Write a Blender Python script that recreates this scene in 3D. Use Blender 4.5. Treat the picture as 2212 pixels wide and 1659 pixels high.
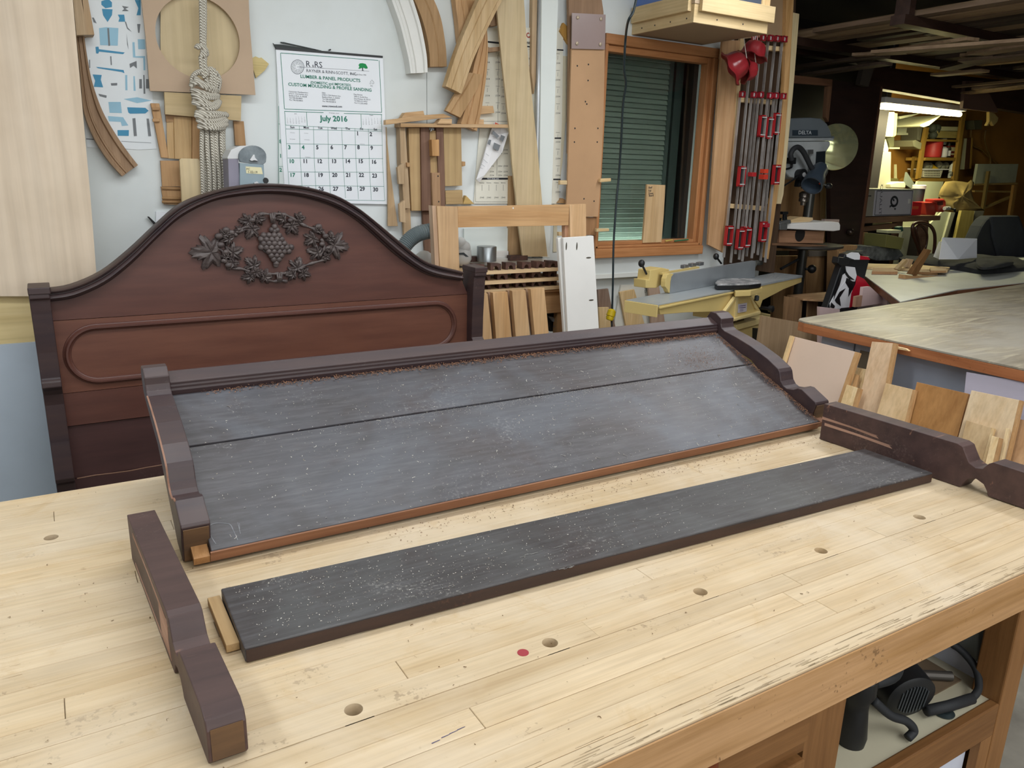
import bpy, bmesh, math, random
from mathutils import Vector as V, noise
random.seed(7)
C = bpy.context.scene.collection
for o in list(bpy.data.objects): bpy.data.objects.remove(o)
PI = math.pi
W, H, F = 2212, 1659, 1661.0
# ---------------------------------------------------------------- camera
CAM = V((0, 0, 1.5))
_p, _r, _y = map(math.radians, (15.5, 1.5, 31.2))
FW = V((math.sin(_y)*math.cos(_p), math.cos(_y)*math.cos(_p), -math.sin(_p)))
RT0 = V((math.cos(_y), -math.sin(_y), 0)); UP0 = RT0.cross(FW)
RT = RT0*math.cos(_r)+UP0*math.sin(_r); UP = UP0*math.cos(_r)-RT0*math.sin(_r)
cd = bpy.data.cameras.new('camera'); cam = bpy.data.objects.new('camera', cd); C.objects.link(cam)
from mathutils import Matrix
M = Matrix((RT, UP, -FW)).transposed().to_4x4(); M.translation = CAM
cam.matrix_world = M
cd.sensor_width = 36; cd.lens = F/W*36; cd.clip_start = .02; cd.clip_end = 60
sc = bpy.context.scene; sc.camera = cam
sc.view_settings.view_transform = 'Standard'; sc.view_settings.look = 'None'
sc.view_settings.exposure = 0.0; sc.view_settings.gamma = 1; sc.view_settings.use_curve_mapping = False
# ---------------------------------------------------------------- world and lights
w = bpy.data.worlds.new('world'); sc.world = w; w.use_nodes = True
w.node_tree.nodes['Background'].inputs[0].default_value = (.80, .88, 1, 1)
w.node_tree.nodes['Background'].inputs[1].default_value = .35
def area(name, loc, sx, sy, power, col=(1, 1, 1), rot=(0, 0, 0)):
    l = bpy.data.lights.new(name, 'AREA'); l.shape = 'RECTANGLE'; l.size = sx; l.size_y = sy
    l.energy = power; l.color = col
    o = bpy.data.objects.new(name, l); C.objects.link(o); o.location = loc; o.rotation_euler = rot
    return o
area('ceiling_lamp', (.6, .1, 2.7), 2.4, .35, 16, (.95, .98, 1))
area('ceiling_lamp', (.9, 1.9, 2.70), 2.6, .30, 30, (.92, .97, 1), (math.radians(14), 0, 0))
area('fill_behind', (.6, -2.93, 1.7), 4.2, 1.5, 72, (.93, .97, 1), (math.radians(90), 0, 0))  # added fill light behind the camera, brightens upright faces
area('ceiling_lamp', (1.5, -1.2, 2.7), 2.4, .35, 40, (.96, .98, 1))
area('ceiling_lamp', (-1.1, 1.0, 2.6), .35, 2.4, 24, (.84, .92, 1))
area('ceiling_lamp', (3.2, 2.0, 2.7), .35, 2.0, 32, (.96, .98, 1))
area('ceiling_lamp', (3.2, -.8, 2.7), .35, 2.0, 18, (.96, .98, 1))
area('tube_glow', (6.9, 4.33, 2.10), 1.15, .05, 16, (1, .97, .62))
area('tube_glow', (6.9, 4.44, 2.05), 1.15, .05, 14, (1, .97, .62), (math.radians(60), 0, 0))
# ---------------------------------------------------------------- projection helpers: photograph pixel -> point of a real plane
def ray(x, y): return FW+RT*((x-W/2)/F)-UP*((y-H/2)/F)
def on(x, y, ax, v):
    d = ray(x, y); return CAM+d*((v-CAM[ax])/d[ax])
def onp(x, y, P0, n):
    d = ray(x, y); return CAM+d*((P0-CAM).dot(n)/d.dot(n))
def crop(ox, oy, s):
    def f(*a): return [(ox+a[i]*s, oy+a[i+1]*s) for i in range(0, len(a), 2)]
    return f
q = 560/2212
cA = crop(0, 0, q); cB = crop(540, 0, q); cC = crop(800, 0, q); cD = crop(1200, 0, q); cE = crop(1652, 0, q)
cF = crop(800, 380, q); cG = crop(1200, 380, q); cH = crop(1652, 380, q)
z1 = crop(1800, 180, 412/2212); z2 = crop(1540, 60, 200/1327); z3 = crop(1740, 1300, 472/2181); z4 = crop(1340, 540, 400/2212)
z5 = crop(590, 90, 260/2212); z6 = crop(400, 80, 200/948); z7 = crop(820, 230, 290/2187); z8 = crop(1640, 230, 220/777)
w1 = crop(380, 420, 420/2212); full = crop(0, 0, 1); h0 = crop(0, 380, 800/1843); r1 = crop(1450, 650, 762/2212)
# ---------------------------------------------------------------- materials
def lin(h):
    h = h.lstrip('#'); r = []
    for i in (0, 2, 4):
        c = int(h[i:i+2], 16)/255; r.append(c/12.92 if c <= .04045 else ((c+.055)/1.055)**2.4)
    return (*r, 1)
def newmat(name):
    m = bpy.data.materials.new(name); m.use_nodes = True; nt = m.node_tree
    return m, nt, nt.nodes['Principled BSDF']
def N(nt, t, **k):
    n = nt.nodes.new(t)
    for a, b in k.items(): setattr(n, a, b)
    return n
def coords(nt, scale, world=False):
    tc = N(nt, 'ShaderNodeTexCoord'); mp = N(nt, 'ShaderNodeMapping'); oi = N(nt, 'ShaderNodeObjectInfo')
    mul = N(nt, 'ShaderNodeMath', operation='MULTIPLY'); mul.inputs[1].default_value = 37.0
    nt.links.new(oi.outputs['Random'], mul.inputs[0])
    ad = N(nt, 'ShaderNodeVectorMath', operation='ADD')
    nt.links.new(tc.outputs['Object'], ad.inputs[0]); nt.links.new(mul.outputs[0], ad.inputs[1])
    mp.inputs['Scale'].default_value = scale
    nt.links.new(ad.outputs[0], mp.inputs[0])
    return mp.outputs[0], ad.outputs[0], oi
def noi(nt, vec, sc, det=4, rough=.55, dist=0):
    n = N(nt, 'ShaderNodeTexNoise'); n.inputs['Scale'].default_value = sc; n.inputs['Detail'].default_value = det
    n.inputs['Roughness'].default_value = rough; n.inputs['Distortion'].default_value = dist
    nt.links.new(vec, n.inputs['Vector']); return n.outputs['Fac']
def ramp(nt, fac, stops):
    r = N(nt, 'ShaderNodeValToRGB'); e = r.color_ramp.elements
    e[0].position, e[0].color = stops[0]; e[1].position, e[1].color = stops[-1]
    for p, c in stops[1:-1]: x = e.new(p); x.color = c
    nt.links.new(fac, r.inputs[0]); return r.outputs[0]
def mix(nt, fac, a, b, mode='MIX'):
    m = N(nt, 'ShaderNodeMix', data_type='RGBA', blend_type=mode)
    for i, s in ((0, fac), (6, a), (7, b)):
        if isinstance(s, (int, float, tuple)): m.inputs[i].default_value = s
        else: nt.links.new(s, m.inputs[i])
    return m.outputs[2]
def bump(nt, b, h, st, dist=.002):
    n = N(nt, 'ShaderNodeBump'); n.inputs['Strength'].default_value = st; n.inputs['Distance'].default_value = dist
    nt.links.new(h, n.inputs['Height']); nt.links.new(n.outputs[0], b.inputs['Normal'])
WC = {}
def wood(c1, c2, ax='X', rough=.55, sc=1.0, var=.12, fleck=0, st=.3):
    key = (c1, c2, ax, rough, sc, var, fleck)
    if key in WC: return WC[key]
    m, nt, b = newmat('wood_%d' % len(WC))
    s = [22*sc]*3; s['XYZ'.index(ax)] = 1.6*sc
    v, raw, oi = coords(nt, s)
    g = noi(nt, v, 1.0, 5, .6, .6)
    s2 = N(nt, 'ShaderNodeMapping'); k = [160*sc]*3; k['XYZ'.index(ax)] = 5*sc; s2.inputs['Scale'].default_value = k
    nt.links.new(raw, s2.inputs[0]); g2 = noi(nt, s2.outputs[0], 1.0, 3)
    col = ramp(nt, g, [(.30, lin(c2)), (.62, lin(c1))])
    col = mix(nt, .28, col, ramp(nt, g2, [(.3, (.45, .4, .35, 1)), (.6, (1, 1, 1, 1))]), 'MULTIPLY')
    bl = noi(nt, raw, 6, 3)
    col = mix(nt, .22, col, ramp(nt, bl, [(.35, (.7, .66, .6, 1)), (.6, (1, 1, 1, 1))]), 'MULTIPLY')
    hs = N(nt, 'ShaderNodeHueSaturation'); mr = N(nt, 'ShaderNodeMapRange')
    mr.inputs[3].default_value = 1-var; mr.inputs[4].default_value = 1+var*.6
    nt.links.new(oi.outputs['Random'], mr.inputs[0]); nt.links.new(mr.outputs[0], hs.inputs['Value']); nt.links.new(col, hs.inputs['Color'])
    col = hs.outputs[0]
    if fleck:
        f1 = noi(nt, raw, 90, 2, .7); f2 = noi(nt, raw, 9, 3)
        a = N(nt, 'ShaderNodeMath', operation='MULTIPLY'); nt.links.new(f1, a.inputs[0]); nt.links.new(f2, a.inputs[1])
        fc = ramp(nt, a.outputs[0], [(.38, (0, 0, 0, 1)), (.44, (fleck, fleck, fleck, 1))])
        col = mix(nt, fc, col, lin('#5a4028'))
    nt.links.new(col, b.inputs['Base Color']); b.inputs['Roughness'].default_value = rough
    b.inputs['Specular IOR Level'].default_value = .3
    bump(nt, b, g2, st, .0008)
    WC[key] = m; return m
def aged(c1, c2, dust, amt, rough=.5, bare=None, bamt=0, sc=1.0, ax='X', film=None):
    """dark old finish with dust patches and (optionally) bare scraped wood"""
    key = ('aged', c1, c2, dust, amt, rough, bare, bamt, sc, ax, film)
    if key in WC: return WC[key]
    m, nt, b = newmat('old_finish_%d' % len(WC))
    s = [26*sc]*3; s['XYZ'.index(ax)] = 3*sc
    v, raw, oi = coords(nt, s)
    g = noi(nt, v, 1, 5, .6)
    col = ramp(nt, g, [(.3, lin(c2)), (.65, lin(c1))])
    d1 = noi(nt, raw, 5*sc, 6, .65, .4); d2 = noi(nt, raw, 140, 3, .7)
    dm = N(nt, 'ShaderNodeMath', operation='MULTIPLY'); nt.links.new(d1, dm.inputs[0]); nt.links.new(d2, dm.inputs[1])
    f = ramp(nt, dm.outputs[0], [(.33, (0, 0, 0, 1)), (.46, (amt, amt, amt, 1))])
    if film:
        fl_ = noi(nt, raw, 2.6, 4, .6, .8); col = mix(nt, ramp(nt, fl_, [(.42, (0, 0, 0, 1)), (.64, (.9, .9, .9, 1))]), col, lin(film)); fb_ = noi(nt, raw, 4.5, 5, .65, .5); col = mix(nt, ramp(nt, fb_, [(.52, (0, 0, 0, 1)), (.70, (.6, .6, .6, 1))]), col, lin('#382926')); fc_ = noi(nt, v, 3.5, 5, .7); col = mix(nt, ramp(nt, fc_, [(.45, (0, 0, 0, 1)), (.75, (.25, .25, .25, 1))]), col, lin('#7d7c80'))
    col = mix(nt, f, col, lin(dust))
    if bare:
        b1 = noi(nt, v, .8, 6, .7, 1.2)
        fb = ramp(nt, b1, [(.62-bamt, (0, 0, 0, 1)), (.66-bamt, (1, 1, 1, 1))]); col = mix(nt, fb, col, lin(bare))
    nt.links.new(col, b.inputs['Base Color'])
    rr = N(nt, 'ShaderNodeMapRange'); rr.inputs[3].default_value = rough-.1; rr.inputs[4].default_value = rough+.2
    nt.links.new(d1, rr.inputs[0]); nt.links.new(rr.outputs[0], b.inputs['Roughness'])
    bump(nt, b, g, .25, .001)
    WC[key] = m; return m
def plain(c, rough=.5, metal=0, mott=.12, bs=0, bsc=60, c2=None, msc=4, spec=.5):
    key = ('pl', c, rough, metal, mott, bs, bsc, c2, msc, spec)
    if key in WC: return WC[key]
    m, nt, b = newmat('finish_%d' % len(WC))
    v, raw, oi = coords(nt, (1, 1, 1))
    n = noi(nt, raw, msc, 5, .6)
    a = lin(c); d = lin(c2) if c2 else tuple(x*(1-mott) for x in a[:3])+(1,)
    col = ramp(nt, n, [(.35, d), (.6, a)])
    nt.links.new(col, b.inputs['Base Color']); b.inputs['Roughness'].default_value = rough; b.inputs['Metallic'].default_value = metal
    b.inputs['Specular IOR Level'].default_value = spec
    if bs: bump(nt, b, noi(nt, raw, bsc, 3), bs, .002)
    WC[key] = m; return m
def emis(c, st):
    m, nt, b = newmat('glow'); b.inputs['Emission Color'].default_value = lin(c); b.inputs['Emission Strength'].default_value = st
    b.inputs['Base Color'].default_value = lin(c); return m
def glass(c='#ffffff', rough=.02, alpha=None):
    m, nt, b = newmat('glass'); b.inputs['Base Color'].default_value = lin(c); b.inputs['Transmission Weight'].default_value = 1
    b.inputs['Roughness'].default_value = rough; b.inputs['IOR'].default_value = 1.45; return m
BENCH = wood('#d3bd9c', '#c6ac86', 'X', .5, 1.0, .07, .35)
_nt = BENCH.node_tree; _b = _nt.nodes['Principled BSDF']; _lk = _b.inputs['Base Color'].links[0].from_socket
_g = N(_nt, 'ShaderNodeNewGeometry'); _w1 = noi(_nt, _g.outputs['Position'], 2.6, 5, .62, .6); _w2 = noi(_nt, _g.outputs['Position'], 7, 6, .7, 1.0); _w3 = noi(_nt, _g.outputs['Position'], 24, 5, .7)
_c = mix(_nt, ramp(_nt, _w1, [(.45, (0, 0, 0, 1)), (.68, (.6, .6, .6, 1))]), _lk, lin('#d4c4ad'))
_c = mix(_nt, ramp(_nt, _w2, [(.58, (0, 0, 0, 1)), (.72, (.5, .5, .5, 1))]), _c, lin('#b99a6c'))
_c = mix(_nt, ramp(_nt, _w3, [(.66, (0, 0, 0, 1)), (.74, (.45, .45, .45, 1))]), _c, lin('#8f7550'))
_nt.links.new(_c, _b.inputs['Base Color'])
BENCHF = wood('#ba9166', '#a17849', 'X', .6, 1.0, .05, .6)
MAPLE = wood('#e2c9a2', '#d4b488', 'Z', .6); MAPLEX = wood('#e2c598', '#d0ac78', 'X', .6)
PLY = wood('#e0cfba', '#dac6ae', 'Z', .65, .2, .02); PINE = wood('#e8cda0', '#d6b27c', 'Z', .6)
PINEX = wood('#e8cda0', '#d6b27c', 'X', .6)
OAK = wood('#c29a6e', '#ae855a', 'Z', .55); OAKX = wood('#c29a6e', '#ae855a', 'X', .55)
CEDAR = wood('#a98b6e', '#92755a', 'Z', .6); CEDARL = wood('#ceb391', '#bb9c76', 'Z', .6)
ASHX = wood('#d9b68c', '#bb9263', 'X', .6, .8); WALNUT = wood('#8a6a58', '#6e5142', 'Z', .6)
TRIM = wood('#b98255', '#a77045', 'Z', .5); TRIMX = wood('#b98255', '#a77045', 'X', .5)
MDF = plain('#bd9670', .8, 0, .08, .1, 200); MDFG = plain('#b9a28e', .7, 0, .06); HARD = plain('#bda389', .7, 0, .07, .05)
WHITEP = plain('#eceae6', .55, 0, .04); OFFW = plain('#dfe0da', .7, 0, .03)
DARKW = aged('#43312f', '#33262a', '#77716e', .25, .42); HEADR = aged('#704636', '#613a2d', '#7c5a50', .12, .42)
HEADB = aged('#5f3a30', '#513029', '#7c5a50', .12, .42); HEADD = aged('#4c3230', '#402a29', '#83746f', .15, .4)
PANEL = aged('#423d40', '#342f30', '#8d8a8a', .5, .42, None, 0, 1.0, 'X', '#4e4f56'); BOARD = aged('#403b3b', '#312c2c', '#a09c96', .6, .45, None, 0, 1.0, 'X', '#4b4a4a')
EDGE = wood('#93684c', '#754c36', 'X', .6); POSTL = aged('#4d3733', '#3a2826', '#7e6a60', .45, .5, '#765546', -.035)
ENDG = aged('#6a4d30', '#44301f', '#2e221a', .6, .7)
CARVE = aged('#5e5350', '#3d3231', '#9a908b', .7, .45, sc=3.0)
BLACK = plain('#17181a', .45, 0, .2); RUB = plain('#232528', .7, 0, .2); STEEL = plain('#a9acae', .35, .85, .1); CAST = plain('#8d9093', .42, .7, .12)
YEL = plain('#d0b878', .45, 0, .05); RED = plain('#b02a2e', .4, 0, .12); REDD = plain('#7d1d22', .45, 0, .15); INK = plain('#22242a', .8, 0, 0)
GREEN = plain('#2f7d68', .8, 0, 0); BLUEI = plain('#4d93b8', .8, 0, .1); BLUEL = plain('#9cc5da', .8, 0, .1); GREYI = plain('#7c8084', .8, 0, .1)
PAPER = plain('#eef1f6', .75, 0, .02); PAPERC = plain('#e7e4d6', .8, 0, .06)
DGREY = plain('#3d4347', .45, 0, .1); MGREY = plain('#858c90', .4, 0, .08, .0)
DKBR = aged('#33211a', '#22140f', '#4a342a', .3, .4)
# ---------------------------------------------------------------- geometry helpers (all in world coordinates)
ORG = {}
STUFFN = {'print', 'green_print', 'black_print', 'ruled_lines', 'writing', 'slots', 'q_emblem', 'nail', 'screw_hole', 'carriage', 'knob_casting', 'border', 'cross_bar', 'scratch'}
def mk(name, vf, mat, parent=None, label=None, cat=None, group=None, kind=None, bev=0, smooth=False, seg=2):
    vs, fs = vf
    xs = [v[0] for v in vs]; ys = [v[1] for v in vs]; zs = [v[2] for v in vs]
    c = V(((min(xs)+max(xs))/2, (min(ys)+max(ys))/2, min(zs)))
    me = bpy.data.meshes.new(name); me.from_pydata([(v[0]-c.x, v[1]-c.y, v[2]-c.z) for v in vs], [], fs)
    bm = bmesh.new(); bm.from_mesh(me); bmesh.ops.recalc_face_normals(bm, faces=bm.faces); bm.to_mesh(me); bm.free()
    me.materials.append(mat)
    if smooth:
        me.polygons.foreach_set('use_smooth', [True]*len(me.polygons))
    o = bpy.data.objects.new(name, me); C.objects.link(o)
    if smooth and smooth is not True: me.set_sharp_from_angle(angle=math.radians(smooth))
    if parent:
        o.parent = parent; o.location = c-ORG[parent]
    else: o.location = c
    ORG[o] = c
    if label: o['label'] = label
    if cat: o['category'] = cat
    if group: o['group'] = group
    if kind: o['kind'] = kind
    elif parent and name in STUFFN: o['kind'] = 'stuff'
    if bev:
        b = o.modifiers.new('b', 'BEVEL'); b.width = bev; b.segments = seg; b.limit_method = 'ANGLE'; b.angle_limit = .6
    return o
def thing(name, label, cat, loc, group=None, kind=None):
    o = bpy.data.objects.new(name, None); C.objects.link(o); o.location = loc; o.empty_display_size = .05
    ORG[o] = V(loc); o['label'] = label; o['category'] = cat
    if group: o['group'] = group
    return o
def J(*gs):
    vs, fs = [], []
    for v, f in gs:
        n = len(vs); vs += list(v); fs += [tuple(i+n for i in t) for t in f]
    return vs, fs
def bx(x0, x1, y0, y1, z0, z1):
    return [(x, y, z) for z in (z0, z1) for x, y in ((x0, y0), (x1, y0), (x1, y1), (x0, y1))], \
        [(3, 2, 1, 0), (4, 5, 6, 7), (0, 1, 5, 4), (1, 2, 6, 5), (2, 3, 7, 6), (3, 0, 4, 7)]
def obx(o, u, v, w_):
    """oriented box from corner o with edge vectors"""
    o, u, v, w_ = V(o), V(u), V(v), V(w_)
    return [o, o+u, o+u+v, o+v, o+w_, o+u+w_, o+u+v+w_, o+v+w_], [(3, 2, 1, 0), (4, 5, 6, 7), (0, 1, 5, 4), (1, 2, 6, 5), (2, 3, 7, 6), (3, 0, 4, 7)]
def prism(pts, off):
    off = V(off); n = len(pts); vs = [V(p) for p in pts]+[V(p)+off for p in pts]
    return vs, [tuple(range(n))[::-1], tuple(range(n, 2*n))]+[(i, (i+1) % n, n+(i+1) % n, n+i) for i in range(n)]
def sm(pts, k=6):
    """Catmull-Rom through points of any dimension"""
    r = []; n = len(pts); D = len(pts[0])
    for i in range(n-1):
        p0 = pts[max(i-1, 0)]; p1 = pts[i]; p2 = pts[i+1]; p3 = pts[min(i+2, n-1)]
        for j in range(k):
            t = j/k
            r.append(tuple(.5*(2*p1[d]+(p2[d]-p0[d])*t+(2*p0[d]-5*p1[d]+4*p2[d]-p3[d])*t*t+(3*p1[d]-p0[d]-3*p2[d]+p3[d])*t**3) for d in range(D)))
    r.append(tuple(pts[-1])); return r
def tube(pts, r, n=10, closed=False):
    pts = [V(p) for p in pts]; m = len(pts); vs = []; fs = []
    rr = r if isinstance(r, (list, tuple)) else [r]*m
    up = V((0, 0, 1)); t0 = (pts[1]-pts[0]).normalized()
    if abs(t0.dot(up)) > .9: up = V((0, 1, 0))
    a = (up-t0*up.dot(t0)).normalized()
    for i in range(m):
        if closed: t = (pts[(i+1) % m]-pts[i-1]).normalized()
        else: t = (pts[min(i+1, m-1)]-pts[max(i-1, 0)]).normalized()
        a = (a-t*a.dot(t)).normalized(); b = t.cross(a)
        for j in range(n):
            th = 2*PI*j/n; vs.append(pts[i]+(a*math.cos(th)+b*math.sin(th))*rr[i])
    for i in range(m if closed else m-1):
        k = (i+1) % m
        for j in range(n): fs.append((i*n+j, i*n+(j+1) % n, k*n+(j+1) % n, k*n+j))
    if not closed: fs += [tuple(range(n))[::-1], tuple(range((m-1)*n, m*n))]
    return vs, fs
def cyl(a, b, r, n=20, r2=None): return tube([a, b], [r, r if r2 is None else r2], n)
def lathe(c, ax, prof, n=24):
    """profile [(radius, distance along ax)] from point c"""
    ax = V(ax).normalized(); c = V(c); t = V((0, 0, 1)) if abs(ax.z) < .9 else V((1, 0, 0))
    a = (t-ax*t.dot(ax)).normalized(); b = ax.cross(a); vs = []; fs = []
    for r, h in prof:
        for j in range(n):
            th = 2*PI*j/n; vs.append(c+ax*h+(a*math.cos(th)+b*math.sin(th))*max(r, 1e-4))
    for i in range(len(prof)-1):
        for j in range(n): fs.append((i*n+j, i*n+(j+1) % n, (i+1)*n+(j+1) % n, (i+1)*n+j))
    fs += [tuple(range(n))[::-1], tuple(range((len(prof)-1)*n, len(prof)*n))]
    return vs, fs
def ball(c, r, n=10, sq=(1, 1, 1)):
    c = V(c); m = max(4, n//2+1); vs = [c+V((0, 0, r*sq[2]))]; fs = []
    for i in range(1, m):
        ph = PI*i/m
        for j in range(n):
            th = 2*PI*j/n; vs.append(c+V((r*sq[0]*math.sin(ph)*math.cos(th), r*sq[1]*math.sin(ph)*math.sin(th), r*sq[2]*math.cos(ph))))
    vs.append(c-V((0, 0, r*sq[2])))
    for j in range(n): fs.append((0, 1+j, 1+(j+1) % n)); fs.append((len(vs)-1, 1+(m-2)*n+(j+1) % n, 1+(m-2)*n+j))
    for i in range(m-2):
        for j in range(n): fs.append((1+i*n+j, 1+(i+1)*n+j, 1+(i+1)*n+(j+1) % n, 1+i*n+(j+1) % n))
    return vs, fs
def P(pts, y): return [on(a, b, 1, y) for a, b in pts]
def slab(pts, y, t): return prism(P(pts, y), (0, t, 0))            # front face on plane y, thickness away
def moul(A, B, y, prof, t):
    """moulding: edges A, B (pixels on plane y); prof [(across 0..1, height towards viewer)]; back t behind"""
    A = P(A, y); B = P(B, y); vs = []; fs = []; k = len(prof)+2
    for a, b in zip(A, B):
        vs.append(a+V((0, t, 0)))
        for s, h in prof: vs.append(a+(b-a)*s+V((0, -h, 0)))
        vs.append(b+V((0, t, 0)))
    for i in range(len(A)-1):
        for j in range(k): fs.append((i*k+j, i*k+(j+1) % k, (i+1)*k+(j+1) % k, (i+1)*k+j))
    fs += [tuple(range(k))[::-1], tuple(range((len(A)-1)*k, len(A)*k))]
    return vs, fs
def resamp(pts, n):
    pts = sm(pts, 8); L = [0]
    for a, b in zip(pts, pts[1:]): L.append(L[-1]+math.dist(a, b))
    out = []; j = 0
    for i in range(n):
        s = L[-1]*i/(n-1)
        while j < len(L)-2 and L[j+1] < s: j += 1
        t = (s-L[j])/max(1e-9, L[j+1]-L[j]); out.append(tuple(pts[j][d]+(pts[j+1][d]-pts[j][d])*t for d in range(len(pts[0]))))
    return out
_tc = bpy.data.curves.new('t', 'FONT'); _to = bpy.data.objects.new('t', _tc); C.objects.link(_to)
def txt(s, px, py, hpx, dirpx, y, al='CENTER', wx=1.0, lift=.0006, bold=0, P0=None, n=None, mup=None):
    """flat lettering: cap height hpx pixels, lying on plane y (or plane P0,n), baseline along dirpx"""
    _tc.body = s; _tc.size = 1; _tc.align_x = al; _tc.resolution_u = 2; _tc.offset = bold
    dg = bpy.context.evaluated_depsgraph_get(); dg.update()
    me = bpy.data.meshes.new_from_object(_to.evaluated_get(dg))
    f = (lambda a, b: on(a, b, 1, y)) if P0 is None else (lambda a, b: onp(a, b, P0, n))
    O = f(px, py); U = f(px+dirpx[0], py+dirpx[1])-O; U.normalize()
    nn = V((0, -1, 0)) if P0 is None else n.normalized()
    if nn.dot(CAM-O) < 0: nn = -nn
    Vv = nn.cross(U).normalized()
    k = (f(px-dirpx[1]*.5, py-abs(dirpx[0])*.5-.5)-f(px, py)).length/math.hypot(dirpx[1]*.5, abs(dirpx[0])*.5+.5)
    s_ = hpx*k/.70
    vs = [O+U*(v.co.x*s_*wx)+Vv*(v.co.y*s_)+nn*lift for v in me.vertices]; fs = [tuple(p.vertices) for p in me.polygons]
    bpy.data.meshes.remove(me); return vs, fs
def stroke(pts, y, w_=.0012, lift=.0006):
    """thin flat line on plane y through pixel points"""
    w3 = P(pts, y); vs = []; fs = []
    for i, p in enumerate(w3):
        t = (w3[min(i+1, len(w3)-1)]-w3[max(i-1, 0)]).normalized(); nrm = V((t.z, 0, -t.x))*w_/2
        vs += [p+nrm+V((0, -lift, 0)), p-nrm+V((0, -lift, 0))]
    for i in range(len(w3)-1): fs.append((2*i, 2*i+1, 2*i+3, 2*i+2))
    return vs, fs
def flat(pts, y, lift=.0005): return [p+V((0, -lift, 0)) for p in P(pts, y)], [tuple(range(len(pts)))]
# ================================================================ SETTING
WY = 3.70
def struct(name, vf, m, parent=None, **k):
    return mk(name, vf, m, parent, kind=None if parent else 'structure', **k)
FLOOR = plain('#7d786c', .6, 0, .25, .2, 40, '#5d584e', 3)
struct('floor', bx(-3, 12, -3, 6.2, -.06, 0), FLOOR)
wl = on(1309, 86, 1, 3.68); wr = on(1540, 300, 1, 3.68); WX0 = on(1296, 400, 1, WY).x-.02; WX1 = on(1512, 400, 1, WY).x
WZ0 = on(1400, 527, 1, WY).z; WZ1 = on(1420, 110, 1, WY).z
LZ = on(1342, 592, 1, WY).z; SX = on(922, 200, 1, WY).x; WEX = 4.27
g = .0015
struct('wall_back', J(bx(-3, SX-g, WY, WY+.1, LZ, 2.8), bx(SX+g, WX0, WY, WY+.1, LZ, 2.8), bx(WX1, WEX, WY, WY+.1, LZ, 2.8),
    bx(WX0, WX1, WY, WY+.1, WZ1, 2.8), bx(WX0, WX1, WY, WY+.1, LZ, WZ0), bx(-3, WEX, WY+.05, WY+.1, 0, LZ), bx(SX-.01, SX+.01, WY+.03, WY+.04, LZ, 2.8)),
    plain('#dfe4e4', .75, 0, .04, .05, 30, '#d5d9d6', 1.2))
struct('trim_1', bx(2.0, WEX, WY-.006, WY+.05, LZ-.02, LZ+.006), OFFW)
struct('wall_left', bx(-3.1, -3, -3, 6.2, 0, 2.8), OFFW)
struct('wall_front', bx(-3, 12, -3.1, -3, 0, 2.8), plain('#a39a8c', .8))
w2_ = struct('fill_frame', bx(-1.56, 2.76, -3.0, -2.96, .86, .95), OFFW)  # frame added round the fill light, no window known here
for a_ in (bx(-1.56, 2.76, -3.0, -2.96, 2.45, 2.53), bx(-1.56, -1.5, -3.0, -2.96, .951, 2.449), bx(2.7, 2.76, -3.0, -2.96, .951, 2.449)): mk('window_frame', a_, OFFW, w2_)  # remaining bars of the added fill light frame
struct('wall_right', bx(12, 12.1, -3, 6.2, 0, 2.8), plain('#6b5a45', .8))
struct('ceiling', J(bx(-3, 4.2, -3, 3.8, 2.8, 2.86)), OFFW)
struct('shade_sheet', bx(4.3, 6.74, 4.62, 4.66, 0, 2.74), plain('#1c1512', .9))  # near-black sheet paints the shade seen through the door frame
struct('wall_rear', bx(4.1, 12, 5.25, 5.35, 0, 2.8), plain('#9a6a24', .7, 0, .15, 0, 60, '#80541c', .8))
struct('trim_2', bx(4.17, 4.27, WY+.1, 5.25, 0, 2.8), DKBR)
struct('ceiling_rear', bx(4.2, 12, -3, 6.2, 2.74, 2.8), plain('#1d1511', .9))
# --- window
wn = struct('window_1', bx(WX0-.0, WX1+.0, WY+.012, WY+.05, WZ0-.0, WZ0+.02), TRIMX)
y = 3.665
O = [(1309, 72), (1551, 101), (1524, 546), (1286, 560)]
ox0 = on(1298, 300, 1, y).x; ox1 = on(1538, 300, 1, y).x; oz1 = on(1420, 86, 1, y).z; oz0 = on(1405, 553, 1, y).z
ix0 = WX0+.004; ix1 = WX1-.004; iz0 = WZ0+.002; iz1 = WZ1-.002
mk('window_frame', bx(ox0, ox1, y, WY, iz1, oz1), TRIMX, wn, bev=.004)
mk('window_frame', bx(ox0, ox1, y-.01, WY, oz0, oz0+.055), TRIMX, wn, bev=.004)
mk('window_frame', bx(ox0, ox1-.02, y-.0, WY+.01, oz0+.055, iz0), TRIMX, wn, bev=.005)
mk('window_frame', bx(ix1, ox1, y, WY, oz0+.055, iz1), TRIM, wn, bev=.004)
mk('window_frame', bx(ox0, ix0, y, WY, oz0+.055, iz1), TRIM, wn, bev=.004)
mk('sash', bx(ix1-.028, ix1, WY-.012, WY+.05, iz0, iz1), TRIM, wn, bev=.004)
mk('sash', bx(ix0, ix1-.028, WY-.012, WY+.05, iz1-.035, iz1), TRIMX, wn, bev=.004)
mk('sash', bx(ix0, ix1-.028, WY-.02, WY+.05, iz0, iz0+.022), TRIMX, wn, bev=.004)
mk('pane', bx(ix0, ix1-.028, WY+.045, WY+.049, iz0+.02, iz1-.035), glass('#e9eeea', .03), wn)
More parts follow.
